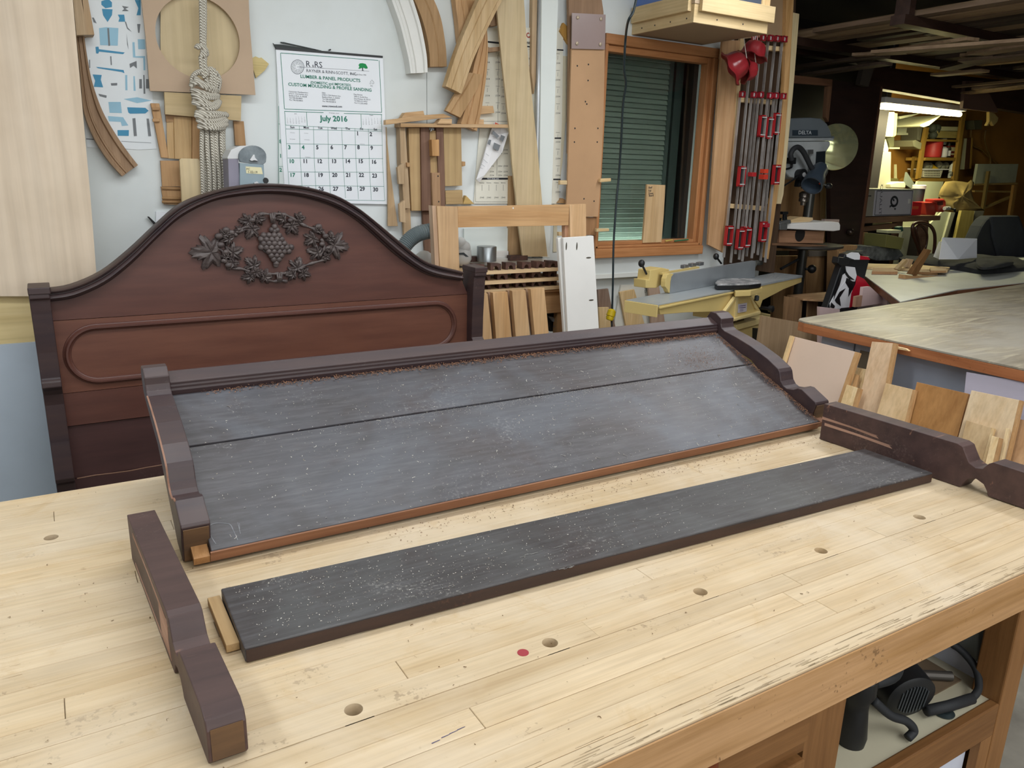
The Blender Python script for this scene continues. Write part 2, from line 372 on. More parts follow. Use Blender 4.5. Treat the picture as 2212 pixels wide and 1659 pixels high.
mk('reveal', J(bx(ix0-.02, ix1+.05, WY+.30, WY+.31, iz0-.1, iz1+.1), bx(ix1+.04, ix1+.05, WY+.1, WY+.3, iz0-.1, iz1+.1), bx(ix0-.04, ix0-.02, WY+.1, WY+.3, iz0-.1, iz1+.1),
    bx(ix0-.04, ix1+.05, WY+.1, WY+.3, iz0-.1, iz0-.09), bx(ix0-.04, ix1+.05, WY+.1, WY+.3, iz1+.09, iz1+.1)), plain('#15181a', .8), wn)
GRN = plain('#8f9c90', .5, 0, .10, 0, 60, '#7f8c82', 1.2)
rx = ix1-.145; k = 0; z = iz0-.01; sl = None
while z < iz1-.02:
    vf = prism([(ix0-.01, WY+.20, z), (ix0-.01, WY+.188, z+.004), (ix0-.01, WY+.196, z+.027), (ix0-.01, WY+.20, z+.029)], (rx-ix0+.01, 0, 0))
    if sl is None: sl = mk('slat', vf, GRN, wn); z00 = z; loc0 = sl.location.copy()
    else:
        s_ = sl.copy(); C.objects.link(s_); s_.location = loc0+V((0, 0, z-z00)); s_.parent = wn
    z += .030
area('window_daylight', ((ix0+rx)/2, WY+.12, iz0-.07), .6, .08, 3.0, (.85, 1, .95), (math.radians(150), 0, 0))
mk('blind_rail', J(bx(rx-.004, rx+.02, WY+.18, WY+.21, iz0-.01, iz1), bx(rx+.075, rx+.14, WY+.22, WY+.24, iz0, iz1)), plain('#4f5c58', .5), wn)
# ---------------------------------------------------------------- rear room shell: header beam, brace, racks of lumber
def beam(name, vf, m, label, cat, group=None): return mk(name, vf, m, None, label, cat, group)
hb = P(cE(885, 560, 2500, 735, 2500, 1010, 870, 735), 4.15)
mk('trim_3', prism(hb, (0, .09, 0)), DKBR, kind='structure')
mk('trim_4', slab(cE(250, 230, 965, 330, 960, 560, 860, 545, 250, 455), 4.05, .08), DKBR, kind='structure')
mk('trim_5', slab(cE(700, 430, 960, 330, 940, 560, 885, 740, 810, 720, 850, 560), 4.0, .04), plain('#3d362f', .6), kind='structure')
mk('trim_7', slab(cE(1715, 690, 1860, 690, 1990, 940, 1990, 960, 1690, 925), 4.12, .03), plain('#5a4238', .6), kind='structure')
LUM = [wood('#6d5a4a', '#52422f', 'Y', .7), wood('#867058', '#66523e', 'Y', .7), wood('#54463a', '#3d3128', 'Y', .7), wood('#9c8468', '#7a6249', 'Y', .7)]
rr = random.Random(3)
rack = thing('lumber_rack', 'dark overhead timber rack under the ceiling of the rear room', 'rack', (5.5, 3, 2.3))
for yy in (1.9, 2.9, 3.75):
    mk('bearer', bx(4.25, 9.5, yy, yy+.09, 2.345, 2.395), DKBR, rack)
    mk('hanger', bx(4.28, 4.33, yy, yy+.09, 2.3955, 2.74), DKBR, rack); mk('hanger', bx(9.4, 9.45, yy, yy+.09, 2.3955, 2.74), DKBR, rack)
x = 4.34; i = 0
words = ['dark', 'brown', 'darkest', 'pale']
while x < 9.3:
    wd = rr.uniform(.06, .2); zz = 2.396
    for lay in range(rr.choice((1, 1, 2, 3))):
        t = rr.choice((.02, .025, .04)); y0 = rr.uniform(1.2, 2.0); y1 = rr.uniform(3.2, 4.05); q_ = rr.randrange(4); sk = rr.uniform(-.05, .05)
        mk('plank', prism([(x, y0, zz), (x+wd, y0+rr.uniform(-.05, .05), zz), (x+wd+sk, y1, zz), (x+sk, y1, zz)], (0, 0, t)), LUM[q_], None,
           '%s rough sawn plank stored overhead in the lumber rack' % words[q_], 'plank', '%s planks in the overhead lumber rack' % words[q_])
        zz += t+.001
    x += wd+rr.uniform(.004, .07); i += 1
# short offcuts slung under the bearers, running every way
for k in range(26):
    x0 = rr.uniform(4.5, 8.6); y0 = rr.uniform(1.9, 3.5); a = rr.uniform(-.5, .5)+PI/2; L_ = rr.uniform(.3, 1.1); wd = rr.uniform(.05, .16); zz = 2.343-rr.choice((.02, .05, .09))
    d_ = V((math.cos(a), math.sin(a), rr.uniform(-.03, .03))); n_ = V((-math.sin(a), math.cos(a), 0)); q_ = rr.randrange(4)
    mk('plank', obx((x0, y0, zz-.02), d_*L_, n_*wd, (0, 0, .018)), LUM[q_], None, '%s short offcut tucked under the overhead lumber rack' % words[q_], 'plank', '%s offcuts under the lumber rack' % words[q_])
# ================================================================ WORKBENCH
wb = thing('workbench', 'large maple workbench with glued-up top, dog holes and open tool bay', 'workbench', (.3, 1.2, 0))
TZ = .80; TB = .712
def plate(x0, x1, y0, y1, z0, z1, holes):
    """slab with round through holes"""
    vs = []; fs = []
    holes = sorted(holes); cuts = [x0]
    for hx, hy, r in holes: cuts += [hx-r*1.6, hx+r*1.6]
    cuts.append(x1); geo = []
    for a, b in zip(cuts[::2], cuts[1::2]): geo.append(bx(a, b, y0, y1, z0, z1))
    for hx, hy, r in holes:
        n = 32; w_ = r*1.6; ring = []; sq = []
        for j in range(n):
            th = 2*PI*j/n; c, s = math.cos(th), math.sin(th); ring.append((hx+r*c, hy+r*s))
            tx = w_/abs(c) if abs(c) > 1e-6 else 1e9
            ty = ((y1-hy) if s > 0 else (hy-y0))/abs(s) if abs(s) > 1e-6 else 1e9
            t = min(tx, ty); sq.append((hx+t*c, hy+t*s))
        v = [(*p, z1) for p in ring]+[(*p, z1) for p in sq]+[(*p, z0) for p in ring]; f = []
        for j in range(n):
            k = (j+1) % n; f += [(j, k, n+k, n+j), (j, 2*n+j, 2*n+k, k)]
        # corner fillers
        for cx, cy in ((hx-w_, y0), (hx+w_, y0), (hx+w_, y1), (hx-w_, y1)):
            best = sorted(range(n), key=lambda j: math.dist(sq[j], (cx, cy)))[:2]
            a, b = best; v.append((cx, cy, z1)); f.append((n+a, n+b, len(v)-1))
        geo.append((v, f))
    return J(*geo)
rows = [.6126, .645, .69, .735, .78, .826, .876]+[.876+(1.572-.876)*i/15 for i in range(1, 16)]+[1.622]+[1.622+(1.83-1.622)*i/4 for i in range(1, 5)]
holes = [(x_, .851, .0125) for x_ in (.281, .596, .911, 1.231, 1.555)]
rr = random.Random(11); BX0, BX1 = -1.25, 1.93
for i, (a, b) in enumerate(zip(rows, rows[1:])):
    cut = [BX0]; x = BX0+rr.uniform(.25, .9)
    while x < BX1-.25:
        if not any(abs(x-h[0]) < .04 for h in holes): cut.append(x)
        x += rr.uniform(.45, 1.15)
    cut.append(BX1)
    for c0, c1 in zip(cut, cut[1:]):
        hs = [h for h in holes if abs(h[1]-(a+b)/2) < .01 and c0 < h[0] < c1]
        if abs(1.597-(a+b)/2) < .01 and c0 < -.057 < c1: hs = [(-.057, 1.597, .0125)]
        gx = .0004; dz = rr.uniform(-.0003, .0003)
        vf = plate(c0+gx, c1-gx, a+.0003, b-.0003, TZ-.044, TZ+dz, hs) if hs else bx(c0+gx, c1-gx, a+.0003, b-.0003, TZ-.044, TZ+dz)
        mk('plank', vf, BENCH, wb, bev=0 if hs else .0008, seg=1)
mk('bench_apron', bx(BX0, BX1, .6115, .655, TB, TZ-.0445), BENCHF, wb)
mk('front_facing', bx(BX0, BX1, .6085, .6112, TB, TZ-.003), BENCHF, wb, bev=.0008, seg=1)
mk('bench_apron', bx(BX0, BX1, 1.79, 1.828, TB, TZ-.0445), BENCHF, wb)
mk('hole_plug', cyl((.546, .849, TZ-.003), (.546, .849, TZ+.0008), .0088, 28), plain('#9c2a34', .5), wb, label='dark red wooden plug')
mk('underframe', bx(BX0+.1, BX1-.1, .70, 1.75, .62, .71), BENCHF, wb)
WHI = plain('#cfd2de', .6, 0, .05)
CABZ = wood('#93683e', '#7a522d', 'Z', .5); CABX = wood('#93683e', '#7a522d', 'X', .5)
FY = .74; xs = 1.215
mk('side_panel', bx(xs-.02, xs, FY+.022, 1.25, 0, TB), CABZ, wb)
mk('face_frame', bx(xs-.11, xs, FY, FY+.022, 0, TB), CABZ, wb)
mk('face_frame', bx(-.9, xs-.11, FY, FY+.022, TB-.06, TB), CABX, wb)
mk('face_frame', bx(-.9, xs-.11, FY, FY+.022, .47, .50), CABX, wb)
for (a, b) in ((.30, 1.095), (-.50, .28)):
    dw = mk('drawer', bx(a, b, FY-.014, FY+.01, .505, .645), CABX, wb, bev=.003)
    pz = .60; px_ = (a+b)/2
    mk('handle', tube(sm([(px_-.12, FY-.014, pz), (px_-.10, FY-.05, pz+.006), (px_, FY-.06, pz+.012), (px_+.10, FY-.05, pz+.006), (px_+.12, FY-.014, pz)], 6), .013, 10), wood('#8c4f30', '#6e3a22', 'X', .35), dw, smooth=True)
    mk('door', bx(a, b, FY-.014, FY+.01, .06, .465), CABZ, wb, bev=.003)
mk('bay_back', bx(xs, 1.90, 1.18, 1.20, .05, TB), WHI, wb)
mk('bay_side', bx(1.90, 1.915, FY+.072, 1.18, .05, TB), WHI, wb)
SZ = .285
mk('shelf', bx(xs, 1.90, FY+.026, 1.18, SZ-.018, SZ), plain('#cfc8ae', .55, 0, .1), wb)
mk('shelf_rail', bx(xs, 1.849, FY, FY+.025, .20, SZ+.004), CABX, wb, bev=.004)
mk('lower_rail', bx(1.80, 1.849, FY+.002, FY+.022, .0, .199), CABZ, wb)
mk('lower_panel', bx(xs, 1.799, FY+.03, FY+.04, .0, .199), WHI, wb)
mk('leg', bx(1.85, 1.929, FY, FY+.07, 0, TB), CABZ, wb, bev=.004)
mk('leg', bx(1.85, 1.929, 1.70, 1.77, 0, TB), CABZ, wb, bev=.004); mk('leg', bx(-1.2, -1.13, 1.70, 1.77, 0, TB), CABZ, wb); mk('leg', bx(-1.2, -1.13, FY, FY+.07, 0, TB), CABZ, wb)
# tools in the bay
rt = thing('router_motor', 'black ribbed router motor lying in the open bench bay', 'router', (1.56, .9, SZ))
e0 = V((1.600, .815, SZ+.060)); e1 = V((1.665, .985, SZ+.09)); dr = (e1-e0).normalized()
mk('motor_body', lathe(e0, dr, [(.050, 0), (.060, .006), (.061, .03), (.060, .09), (.074, .10), (.074, .14), (.05, .16), (.03, .18)], 32), BLACK, rt, smooth=40)
sd = dr.cross(V((0, 0, 1))).normalized(); upv = sd.cross(dr).normalized()
for k in range(-4, 5):
    hgt = math.sqrt(max(0, .040**2-(k*.008)**2))
    mk('vent_fin', obx(e0-dr*.003+sd*(k*.008-.0015)-upv*hgt, sd*.003, upv*2*hgt, dr*.0028), DGREY, rt)
mk('base_casting', lathe(V((1.50, 1.05, SZ)), (0, 0, 1), [(.085, 0), (.085, .012), (.06, .02), (.06, .12), (.045, .15)], 28), BLACK, rt, smooth=40)
mk('tall_housing', lathe(V((1.44, .98, SZ)), (0, 0, 1), [(.06, 0), (.062, .10), (.05, .2), (.04, .26)], 24), BLACK, rt, smooth=40)
mk('cord_sleeve', tube([(1.64, .80, SZ+.024), (1.71, .785, SZ+.022), (1.785, .775, SZ+.020)], .013, 12), RUB, rt, smooth=True)
mk('power_cord', tube(sm([(1.785, .775, SZ+.020), (1.83, .785, SZ+.03), (1.86, .82, SZ+.06), (1.85, .88, SZ+.09), (1.78, .93, SZ+.095), (1.68, .94, SZ+.085), (1.60, .92, SZ+.10)], 8), .009, 10), RUB, rt, smooth=True)
for k in range(5):
    mk('hose_coil', tube(sm([(1.66+.012*k, .97, SZ+.02), (1.63+.02*k, 1.0, SZ+.13), (1.57+.02*k, 1.04, SZ+.20), (1.50, 1.09, SZ+.16)], 6), .009, 8), RUB, rt, smooth=True)
gd = thing('edge_guide', 'small dusty metal tool parts on the bay shelf behind the cord', 'tool', (1.75, .95, SZ))
mk('rod', cyl((1.78, 1.02, SZ+.004), (1.79, 1.03, SZ+.14), .013), DGREY, gd); mk('rod', cyl((1.71, 1.05, SZ+.004), (1.70, 1.05, SZ+.12), .011), DGREY, gd)
mk('spindle', cyl((1.76, .90, SZ+.016), (1.83, .85, SZ+.018), .012), plain('#55504a', .5, .5), gd); mk('knob', lathe((1.76, .93, SZ+.004), (0, 0, 1), [(.012, 0), (.006, .02), (.006, .045), (.014, .05), (.014, .06)], 12), BLACK, gd)
mk('base_plate', prism([(1.66, .84, SZ), (1.86, .84, SZ), (1.87, 1.05, SZ), (1.66, 1.06, SZ)], (0, 0, .004)), plain('#7e6a52', .8, 0, .2), gd)
mk('blade_guard', lathe((1.700, .792, SZ+.001), (0, 0, 1), [(.024, 0), (.025, .003), (.014, .006)], 28), plain('#3f4a4c', .4, .5), None, 'small round steel disc lying on the bay shelf', 'disc')
dl = thing('plunge_drill', 'black power drill standing at the left of the open bench bay', 'drill', (1.42, .84, SZ))
mk('drill_body', lathe((1.42, .84, SZ), (0, 0, 1), [(.030, 0), (.033, .02), (.026, .09), (.026, .11), (.036, .13), (.036, .17), (.024, .18)], 24), BLACK, dl, smooth=40)
mk('handle', tube(sm([(1.44, .82, SZ+.16), (1.475, .80, SZ+.18), (1.48, .80, SZ+.23)], 5), .014, 10), RUB, dl, smooth=True)
mk('chuck_ring', lathe((1.40, .87, SZ+.19), (0, 0, 1), [(.032, 0), (.034, .004), (.034, .012), (.028, .016)], 24), STEEL, dl, smooth=40)
mk('cord', tube(sm([(1.45, .82, SZ+.11), (1.49, .80, SZ+.07), (1.53, .785, SZ+.05), (1.55, .775, SZ+.025), (1.53, .775, SZ+.012)], 6), .010, 10), RUB, dl, smooth=True)
bt = thing('battery_charger', 'grey plastic box hanging inside the bench bay beside the leg', 'box', (1.84, .95, .5))
def bay(y_, *a): return [on(px, py, 1, y_) for px, py in z3(*a)]
mk('case', prism(bay(.83, 1735, 150, 2085, 60, 2045, 400, 1992, 740, 1880, 735, 1745, 665, 1715, 600), (0, .07, 0)), plain('#8a908f', .5), bt, bev=.004)
mk('latch', prism(bay(.828, 1795, 255, 1945, 310, 1940, 328, 1800, 280), (0, .002, 0)), BLACK, bt); mk('latch', prism(bay(.828, 2025, 290, 2055, 265, 2050, 280, 2025, 305), (0, .002, 0)), BLACK, bt)
# ================================================================ FOOTBOARD on the bench
fb = thing('footboard', 'dark dusty bed footboard lying tilted on the workbench, bottom edge forward', 'footboard', (1.02, 1.5, .80))
ang = math.radians(22.2); O3 = V((0, 1.335, .832)); vv = V((0, math.cos(ang), math.sin(ang))); ww = V((0, -math.sin(ang), math.cos(ang)))
def fbp(x, v, w_): return V((x, 0, 0))+O3+vv*v+ww*w_
def fbox(x0, x1, v0, v1, w0, w1): return obx(fbp(x0, v0, w0), V((x1-x0, 0, 0)), vv*(v1-v0), ww*(w1-w0))
vg = .2865
mk('panel_board', fbox(.190, 1.838, .0, vg-.0015, -.018, 0), PANEL, fb, bev=.0015, label='wide lower board, grey with dust')
mk('panel_board', fbox(.1957, 1.842, vg+.0015, .4624, -.018, .002), PANEL, fb, bev=.0015)
mk('cleat', fbox(.186, 1.84, .02, .080, -.030, -.0185), EDGE, fb)
mk('front_edge', fbox(.188, 1.840, -.004, -.0005, -.0235, -.001), EDGE, fb, label='bare reddish brown sawn edge')
mk('tongue', fbox(.160, .1875, -.002, .05, -.026, -.010), wood('#b98a5a', '#94683e', 'Y', .6), fb, label='bare wooden tongue')
mk('tongue', fbox(1.8405, 1.862, -.004, .015, -.018, -.0), EDGE, fb)
# top rail with lip and groove
prof = [(.4630, -.03), (.4630, .013), (.4665, .015), (.4675, .021), (.4705, .0225), (.4715, .0285), (.4745, .0295), (.512, .0315), (.515, .027), (.515, -.03)]
mk('top_rail', prism([fbp(.196, v, w_) for v, w_ in prof], (1.646, 0, 0)), DARKW, fb, bev=.0015)
top = [(1.815, 1.052), (1.800, 1.072), (1.775, 1.071), (1.750, 1.056), (1.750, 1.040), (1.745, 1.027), (1.731, 1.020), (1.68, 1.010), (1.618, .994), (1.55, .970), (1.504, .947), (1.497, .938), (1.489, .913), (1.478, .901), (1.465, .896), (1.441, .899), (1.425, .907), (1.412, .907), (1.36, .881), (1.357, .876), (1.374, .803)]
bot = [(1.43, .815), (1.50, .868), (1.56, .915), (1.61, .950), (1.70, .975), (1.78, 1.0), (1.805, 1.015)]
for x0, x1 in ((.146, .1955), (1.8425, 1.900)):
    p = mk('post', prism([V((x0, a, b)) for a, b in top+bot], (x1-x0, 0, 0)), DARKW, fb, bev=.002)
    mk('end_grain', prism([V((x0+.003, a, b)) for a, b in ((1.3565, .872), (1.3735, .8035), (1.3725, .8030), (1.3555, .871))], (x1-x0-.006, 0, 0)), ENDG, p)
mk('worn_edge', tube([V((.1465, a-.001, b+.0005)) for a, b in sm(top[6:18], 3)], .0018, 5), wood('#a7806c', '#8b6450', 'Y', .7), fb, label='line of bare wood along the left post')
mk('wooden_block', bx(.9, 1.0, 1.60, 1.68, .80, .9), PINEX, None, 'softwood block hidden under the raised back of the footboard', 'block')
def bits(name, n, f, mat, parent, label=None, cat=None, L=(.002, .006), wd=(.0006, .0016), seed=1, curl=.5):
    """many tiny curled shavings, one object"""
    r = random.Random(seed); vs = []; fs = []
    for _ in range(n):
        p, a, b, nn = f(r)
        th = r.uniform(0, 2*PI); d = a*math.cos(th)+b*math.sin(th); e = nn.cross(d); l = r.uniform(*L); w_ = r.uniform(*wd)
        m = 4 if l > .004 else 2; k = len(vs); bend = r.uniform(-curl, curl)*2.2
        for j in range(m+1):
            t = j/m; q_ = p+d*(l*(t-.5))+e*(bend*l*(t-.5)**2)+nn*(.0005+.0014*math.sin(PI*t)*r.random())
            vs += [q_-e*w_*.5, q_+e*w_*.5+nn*w_*.4]
        for j in range(m): fs.append((k+2*j, k+2*j+1, k+2*j+3, k+2*j+2))
    return mk(name, (vs, fs), mat, parent, label, cat, kind='stuff')
CHIP = plain('#c9c4bb', .8, 0, .3, 0, 60, '#8c7f70', 60); CHIPB = plain('#8a6248', .85, 0, .3, 0, 60, '#5c4030', 60)
def on_fb(r):
    x = .2+1.63*r.random()**(.8); v = r.random()*.43
    return fbp(x, v, .002 if v > vg else 0), V((1, 0, 0)), vv, ww
def fstroke(pts_, P0, n_, w_=.0012):
    w3 = [onp(a, b, P0, n_) for a, b in pts_]; vs = []; fs = []
    for i_, p in enumerate(w3):
        t = (w3[min(i_+1, len(w3)-1)]-w3[max(i_-1, 0)]).normalized(); m_ = t.cross(n_)*w_/2; vs += [p+m_+n_*.0005, p-m_+n_*.0005]
    return vs, [(2*i_, 2*i_+1, 2*i_+3, 2*i_+2) for i_ in range(len(w3)-1)]
k1 = crop(200, 740, 500/1659)
mk('scratch', J(fstroke(sm(k1(885, 1445, 850, 1390, 832, 1335, 860, 1300, 930, 1295, 985, 1305, 1010, 1350, 1040, 1415), 5), O3, ww), fstroke(k1(1040, 1290, 1050, 1330, 1060, 1370), O3, ww, .0009), fstroke(k1(1052, 1295, 1055, 1335), O3, ww, .0006)), plain('#8f9094', .8, 0, .3, 0, 60, '#6b6c70', 60), fb)
bits('shavings', 1300, on_fb, CHIP, fb, L=(.0008, .0035), wd=(.0005, .0014), seed=2)
bits('shavings', 90, on_fb, CHIP, fb, L=(.005, .011), wd=(.0007, .0012), seed=5, curl=1)
def groove(r): return fbp(.25+1.58*r.random()**.7, .460-abs(r.gauss(0, .008)), .003+abs(r.gauss(0, .002))), V((1, 0, 0)), vv, ww
bits('shavings', 2600, groove, CHIPB, fb, L=(.002, .007), seed=3, curl=1)
def edge_r(r): return fbp(1.838-abs(r.gauss(0, .012)), .44*r.random(), .002), V((1, 0, 0)), vv, ww
bits('shavings', 1500, edge_r, CHIPB, fb, L=(.001, .004), seed=4)
def patch(r): return fbp(1.66+r.gauss(0, .05), .34+r.gauss(0, .035), .003), V((1, 0, 0)), vv, ww
bits('shavings', 900, patch, CHIPB, fb, L=(.0008, .0025), wd=(.0005, .0012), seed=6)
def gap(r): return fbp(1.15+.3*r.gauss(0, 1), vg-abs(r.gauss(0, .012))-.002, .001), V((1, 0, 0)), vv, ww
bits('shavings', 1200, gap, CHIP, fb, L=(.0006, .0016), wd=(.0004, .0008), seed=8)
# ================================================================ LOOSE RAIL BOARD
lb = thing('rail_board', 'long narrow dark dusty board lying in front of the footboard', 'board', (.97, 1.08, .80))
def lbq(x, y_, z_): return V((x, y_-(x-.177)*.0415, z_))
vs = [lbq(.178, 1.021, .802), lbq(1.768, 1.021, .802), lbq(1.768, 1.206, .802), lbq(.181, 1.206, .802), lbq(.178, 1.021, .826), lbq(1.768, 1.021, .826), lbq(1.768, 1.206, .826), lbq(.181, 1.206, .826)]
mk('board', (vs, bx(0, 1, 0, 1, 0, 1)[1]), BOARD, lb, bev=.002)
vs = [lbq(.18, 1.0195, .8025), lbq(1.766, 1.0195, .8025), lbq(1.766, 1.0208, .8025), lbq(.18, 1.0208, .8025), lbq(.18, 1.0195, .8225), lbq(1.766, 1.0195, .8225), lbq(1.766, 1.0208, .8225), lbq(.18, 1.0208, .8225)]
mk('worn_edge', (vs, bx(0, 1, 0, 1, 0, 1)[1]), aged('#3a241a', '#22140f', '#5c3a28', .5, .5), lb)
mk('tongue', bx(.159, .1785, 1.057, 1.206, .802, .815), wood('#c9a87c', '#a98858', 'Y', .7), lb, bev=.001, label='pale bare tongue at the left end')
mk('tongue', bx(1.768, 1.782, .99, 1.12, .804, .815), DARKW, lb)
k2 = crop(700, 1000, 800/2014); LBP = V((0, 1.0, .8263)); LBN = V((0, 0, 1)); rs_ = random.Random(4); sg = []
for a_, b_, c_, d_, n__ in ((1050, 515, 1330, 440, 9), (1490, 380, 1580, 355, 5), (1700, 320, 1810, 290, 6), (1840, 270, 2010, 240, 6), (590, 700, 750, 655, 5), (860, 555, 1000, 535, 4), (1160, 610, 1370, 560, 5), (500, 620, 560, 600, 2)):
    for q_ in range(n__):
        f_ = rs_.random()*.85; g_ = f_+rs_.uniform(.05, .2); o_ = rs_.uniform(-5, 5)
        sg.append(fstroke(k2(a_+(c_-a_)*f_, b_+(d_-b_)*f_+o_, a_+(c_-a_)*g_, b_+(d_-b_)*g_+o_), LBP, LBN, rs_.uniform(.0006, .0018)))
mk('scratch', J(*sg), plain('#8a8884', .8, 0, .3, 0, 60, '#5f5d5b', 60), lb)
def on_lb(r):
    x = .2+abs(r.gauss(0, .55)); x = min(x, 1.74)
    return lbq(x, r.uniform(1.03, 1.2), .8262), V((1, 0, 0)), V((0, 1, 0)), V((0, 0, 1))
bits('shavings', 900, on_lb, CHIP, lb, L=(.0008, .003), wd=(.0005, .0013), seed=9)
# ================================================================ LOOSE FEET
def foot(name, label, x0, y0, shear, hs, wd, bare):
    t = thing(name, label, 'bed foot', (x0+wd/2, y0-.3, .80))
    pr = [(0, .0), (0, .088), (.365, .088), (.378, .084), (.386, .072), (.398, .056), (.415, .050), (.430, .053), (.440, .066), (.450, .072), (.575, .070), (.592, .062), (.598, .050), (.598, .008), (.592, .001),
          (.452, .001), (.448, .010), (.438, .022), (.420, .028), (.402, .022), (.392, .008), (.388, 0)]
    a = [V((x0+shear*s, y0-s, .801+h*hs)) for s, h in pr]; n = len(a)
    vs = a+[p+V((wd, 0, 0)) for p in a]
    mk('post', (vs, prism([(0, 0, 0)]*n, (1, 0, 0))[1]), POSTL, t, bev=.0015)
    e = [(.5985, .010), (.5985, .050)]
    mk('end_grain', obx(V((x0+shear*.599+.004, y0-.5987, .801+.008*hs)), (wd-.008, 0, 0), (0, -.0006, 0), (0, 0, .044*hs)), ENDG, t)
    for s0, s1, h0_, h1_ in bare:
        sx = -.0006 if True else 0
        pp = [V((x0+shear*s+sx, y0-s, .801+h*hs)) for s, h in ((s0, h0_), ((s0+s1)/2, h0_*1.02), (s1, h0_*.93), (s1-.01, (h0_+h1_)/2), (s1-.003, h1_*.93), ((s0+s1)/2, h1_*.97), (s0, h1_))]
        mk('bare_strip', prism(pp, (.0012, 0, 0)), wood('#b8937f', '#8f6a58', 'Y', .7), t, label='strip of scraped bare wood')
    return t
foot('loose_foot', 'dark carved bed foot block lying at the left front of the bench', .068, 1.432, .046, 1.0, .046, ((.06, .37, .070, .078), (.30, .372, .012, .07), (.05, .30, .010, .016)))
foot('loose_foot', 'dark carved bed foot lying at the right end of the workbench', 1.789, 1.292, .03, 1.17, .050, ((.0, .17, .0495, .056), (.01, .21, .036, .043)))
def streak(r): return V((r.uniform(-.3, 1.9), .613+abs(r.gauss(0, .018)), .8004)), V((1, 0, 0)), V((1, 0, 0)), V((0, 0, 1))
def lines_on(name, n, ys, seed, m, L=(.01, .07), wd=.0006):
    r = random.Random(seed); vs = []; fs = []
    for _ in range(n):
        x, y_ = r.uniform(-.6, 1.85), ys(r); l = r.uniform(*L); k = len(vs); sk = r.uniform(-.01, .01)*l
        vs += [(x, y_, .8005), (x+l, y_+sk, .8005), (x+l, y_+sk+wd, .8005), (x, y_+wd*.6, .8005)]; fs.append((k, k+1, k+2, k+3))
    return mk(name, (vs, fs), m, wb, kind='stuff')
lines_on('scratch', 260, lambda r: .614+abs(r.gauss(0, .014)), 31, plain('#7d6a4c', .8, 0, .2))
lines_on('scratch', 160, lambda r: r.uniform(.63, 1.8), 32, plain('#8f7a58', .8, 0, .2), (.004, .05), .0005)
mk('ink_mark', J(*[([(a, b, .8006), (a+.012, b+.001, .8006), (a+.012, b+.0018, .8006), (a, b+.0012, .8006)], [(0, 1, 2, 3)]) for a, b in ((.345, .742), (.36, .745), (.372, .7465), (.384, .748))]), plain('#2d2c6a', .7), wb, kind='stuff')
# pencil marks, shavings and small holes on the bench
def onb(r): return V((r.uniform(-.3, 1.75), r.uniform(.64, 1.8), .8004)), V((1, 0, 0)), V((0, 1, 0)), V((0, 0, 1))
bits('wood_shavings', 260, onb, plain('#6b5030', .9, 0, .3), None, 'dark shavings and dust scattered on the workbench top', 'shavings', L=(.001, .006), seed=12, curl=1)
def under(r):
    x = r.uniform(.5, 1.85); return V((x, 1.335-abs(r.gauss(0, .025))-.03*r.random(), .8004)), V((1, 0, 0)), V((0, 1, 0)), V((0, 0, 1))
bits('wood_shavings', 500, under, plain('#6b4a30', .9, 0, .3), None, 'brown shavings lying below the footboard\'s front edge', 'shavings', L=(.001, .004), seed=13, curl=1)
# ================================================================ HEADBOARD
HY = 3.15
hd = thing('headboard', 'tall mahogany coloured headboard with arched crest and carved grape wreath', 'headboard', (.8, HY, 0))
outer = [(100, 625), (152, 616.6), (217, 588), (278, 540.6), (338.6, 484), (390.7, 440.8), (455.8, 414.7), (521, 400.8), (577, 396.5), (651, 401.7), (716, 419), (764, 445), (800, 472), (850.6, 514), (901, 555), (939, 572), (993, 585)]
inner = [(106, 651), (160.6, 642.6), (225.7, 614), (282, 571), (338.6, 514.6), (390.7, 469), (455.8, 436), (521, 423), (586, 419), (651, 425.6), (716, 445), (764, 472), (800, 501.5), (850, 547), (901, 582.5), (939, 597.7), (994, 606)]
mid = [((a[0]+b[0])/2, (a[1]+b[1])/2) for a, b in zip(outer, inner)]
def hp3(p): return on(p[0], p[1], 1, HY)
mw = [hp3(p) for p in sm(mid, 4)]
cr = [V((p.x, HY+.003, p.z)) for p in mw]
hx0, hx1 = -.012, 1.655
za = on(111, 694.7, 1, HY).z; za2 = on(991, 636, 1, HY).z; zA = (za+za2)/2
mk('crest_board', prism([V((hx0, HY+.003, zA+.001))]+cr+[V((hx1, HY+.003, zA+.001))], (0, .028, 0)), HEADB, hd)
ao = [(p[0], p[1]) for p in sm(outer, 4)]; ai = [(p[0], p[1]) for p in sm(inner, 4)]
mk('crest_moulding', moul(ao, ai, HY, [(0, -.0), (.02, .032), (.12, .040), (.25, .036), (.32, .026), (.40, .026), (.50, .034), (.66, .038), (.84, .030), (.90, .012), (1, .008)], .045), DARKW, hd, smooth=35)
zB = (on(134.6, 851, 1, HY).z+on(299.5, 833.6, 1, HY).z)/2
zC = on(143, 922.6, 1, HY).z; zD = on(158, 1035, 1, HY).z
mk('panel', bx(hx0, hx1, HY+.001, HY+.03, zB+.001, zA-.001), HEADR, hd, label='redder middle panel')
mk('panel', bx(hx0, hx1, HY+.001, HY+.03, zC+.002, zB-.001), HEADB, hd)
mk('panel', bx(hx0, hx1, HY+.008, HY+.035, zD, zC-.002), HEADD, hd)
mk('panel', bx(hx0, hx1, HY+.003, HY+.03, .25, zD-.003), HEADD, hd)
mk('crack_line', tube([V((hx0+.01+i*.06, HY+.004, zD-.0015+.002*math.sin(i*1.7))) for i in range(12)], .0022, 5), wood('#9c7a66', '#7c5b48', 'X', .7), hd, label='pale line of old glue')
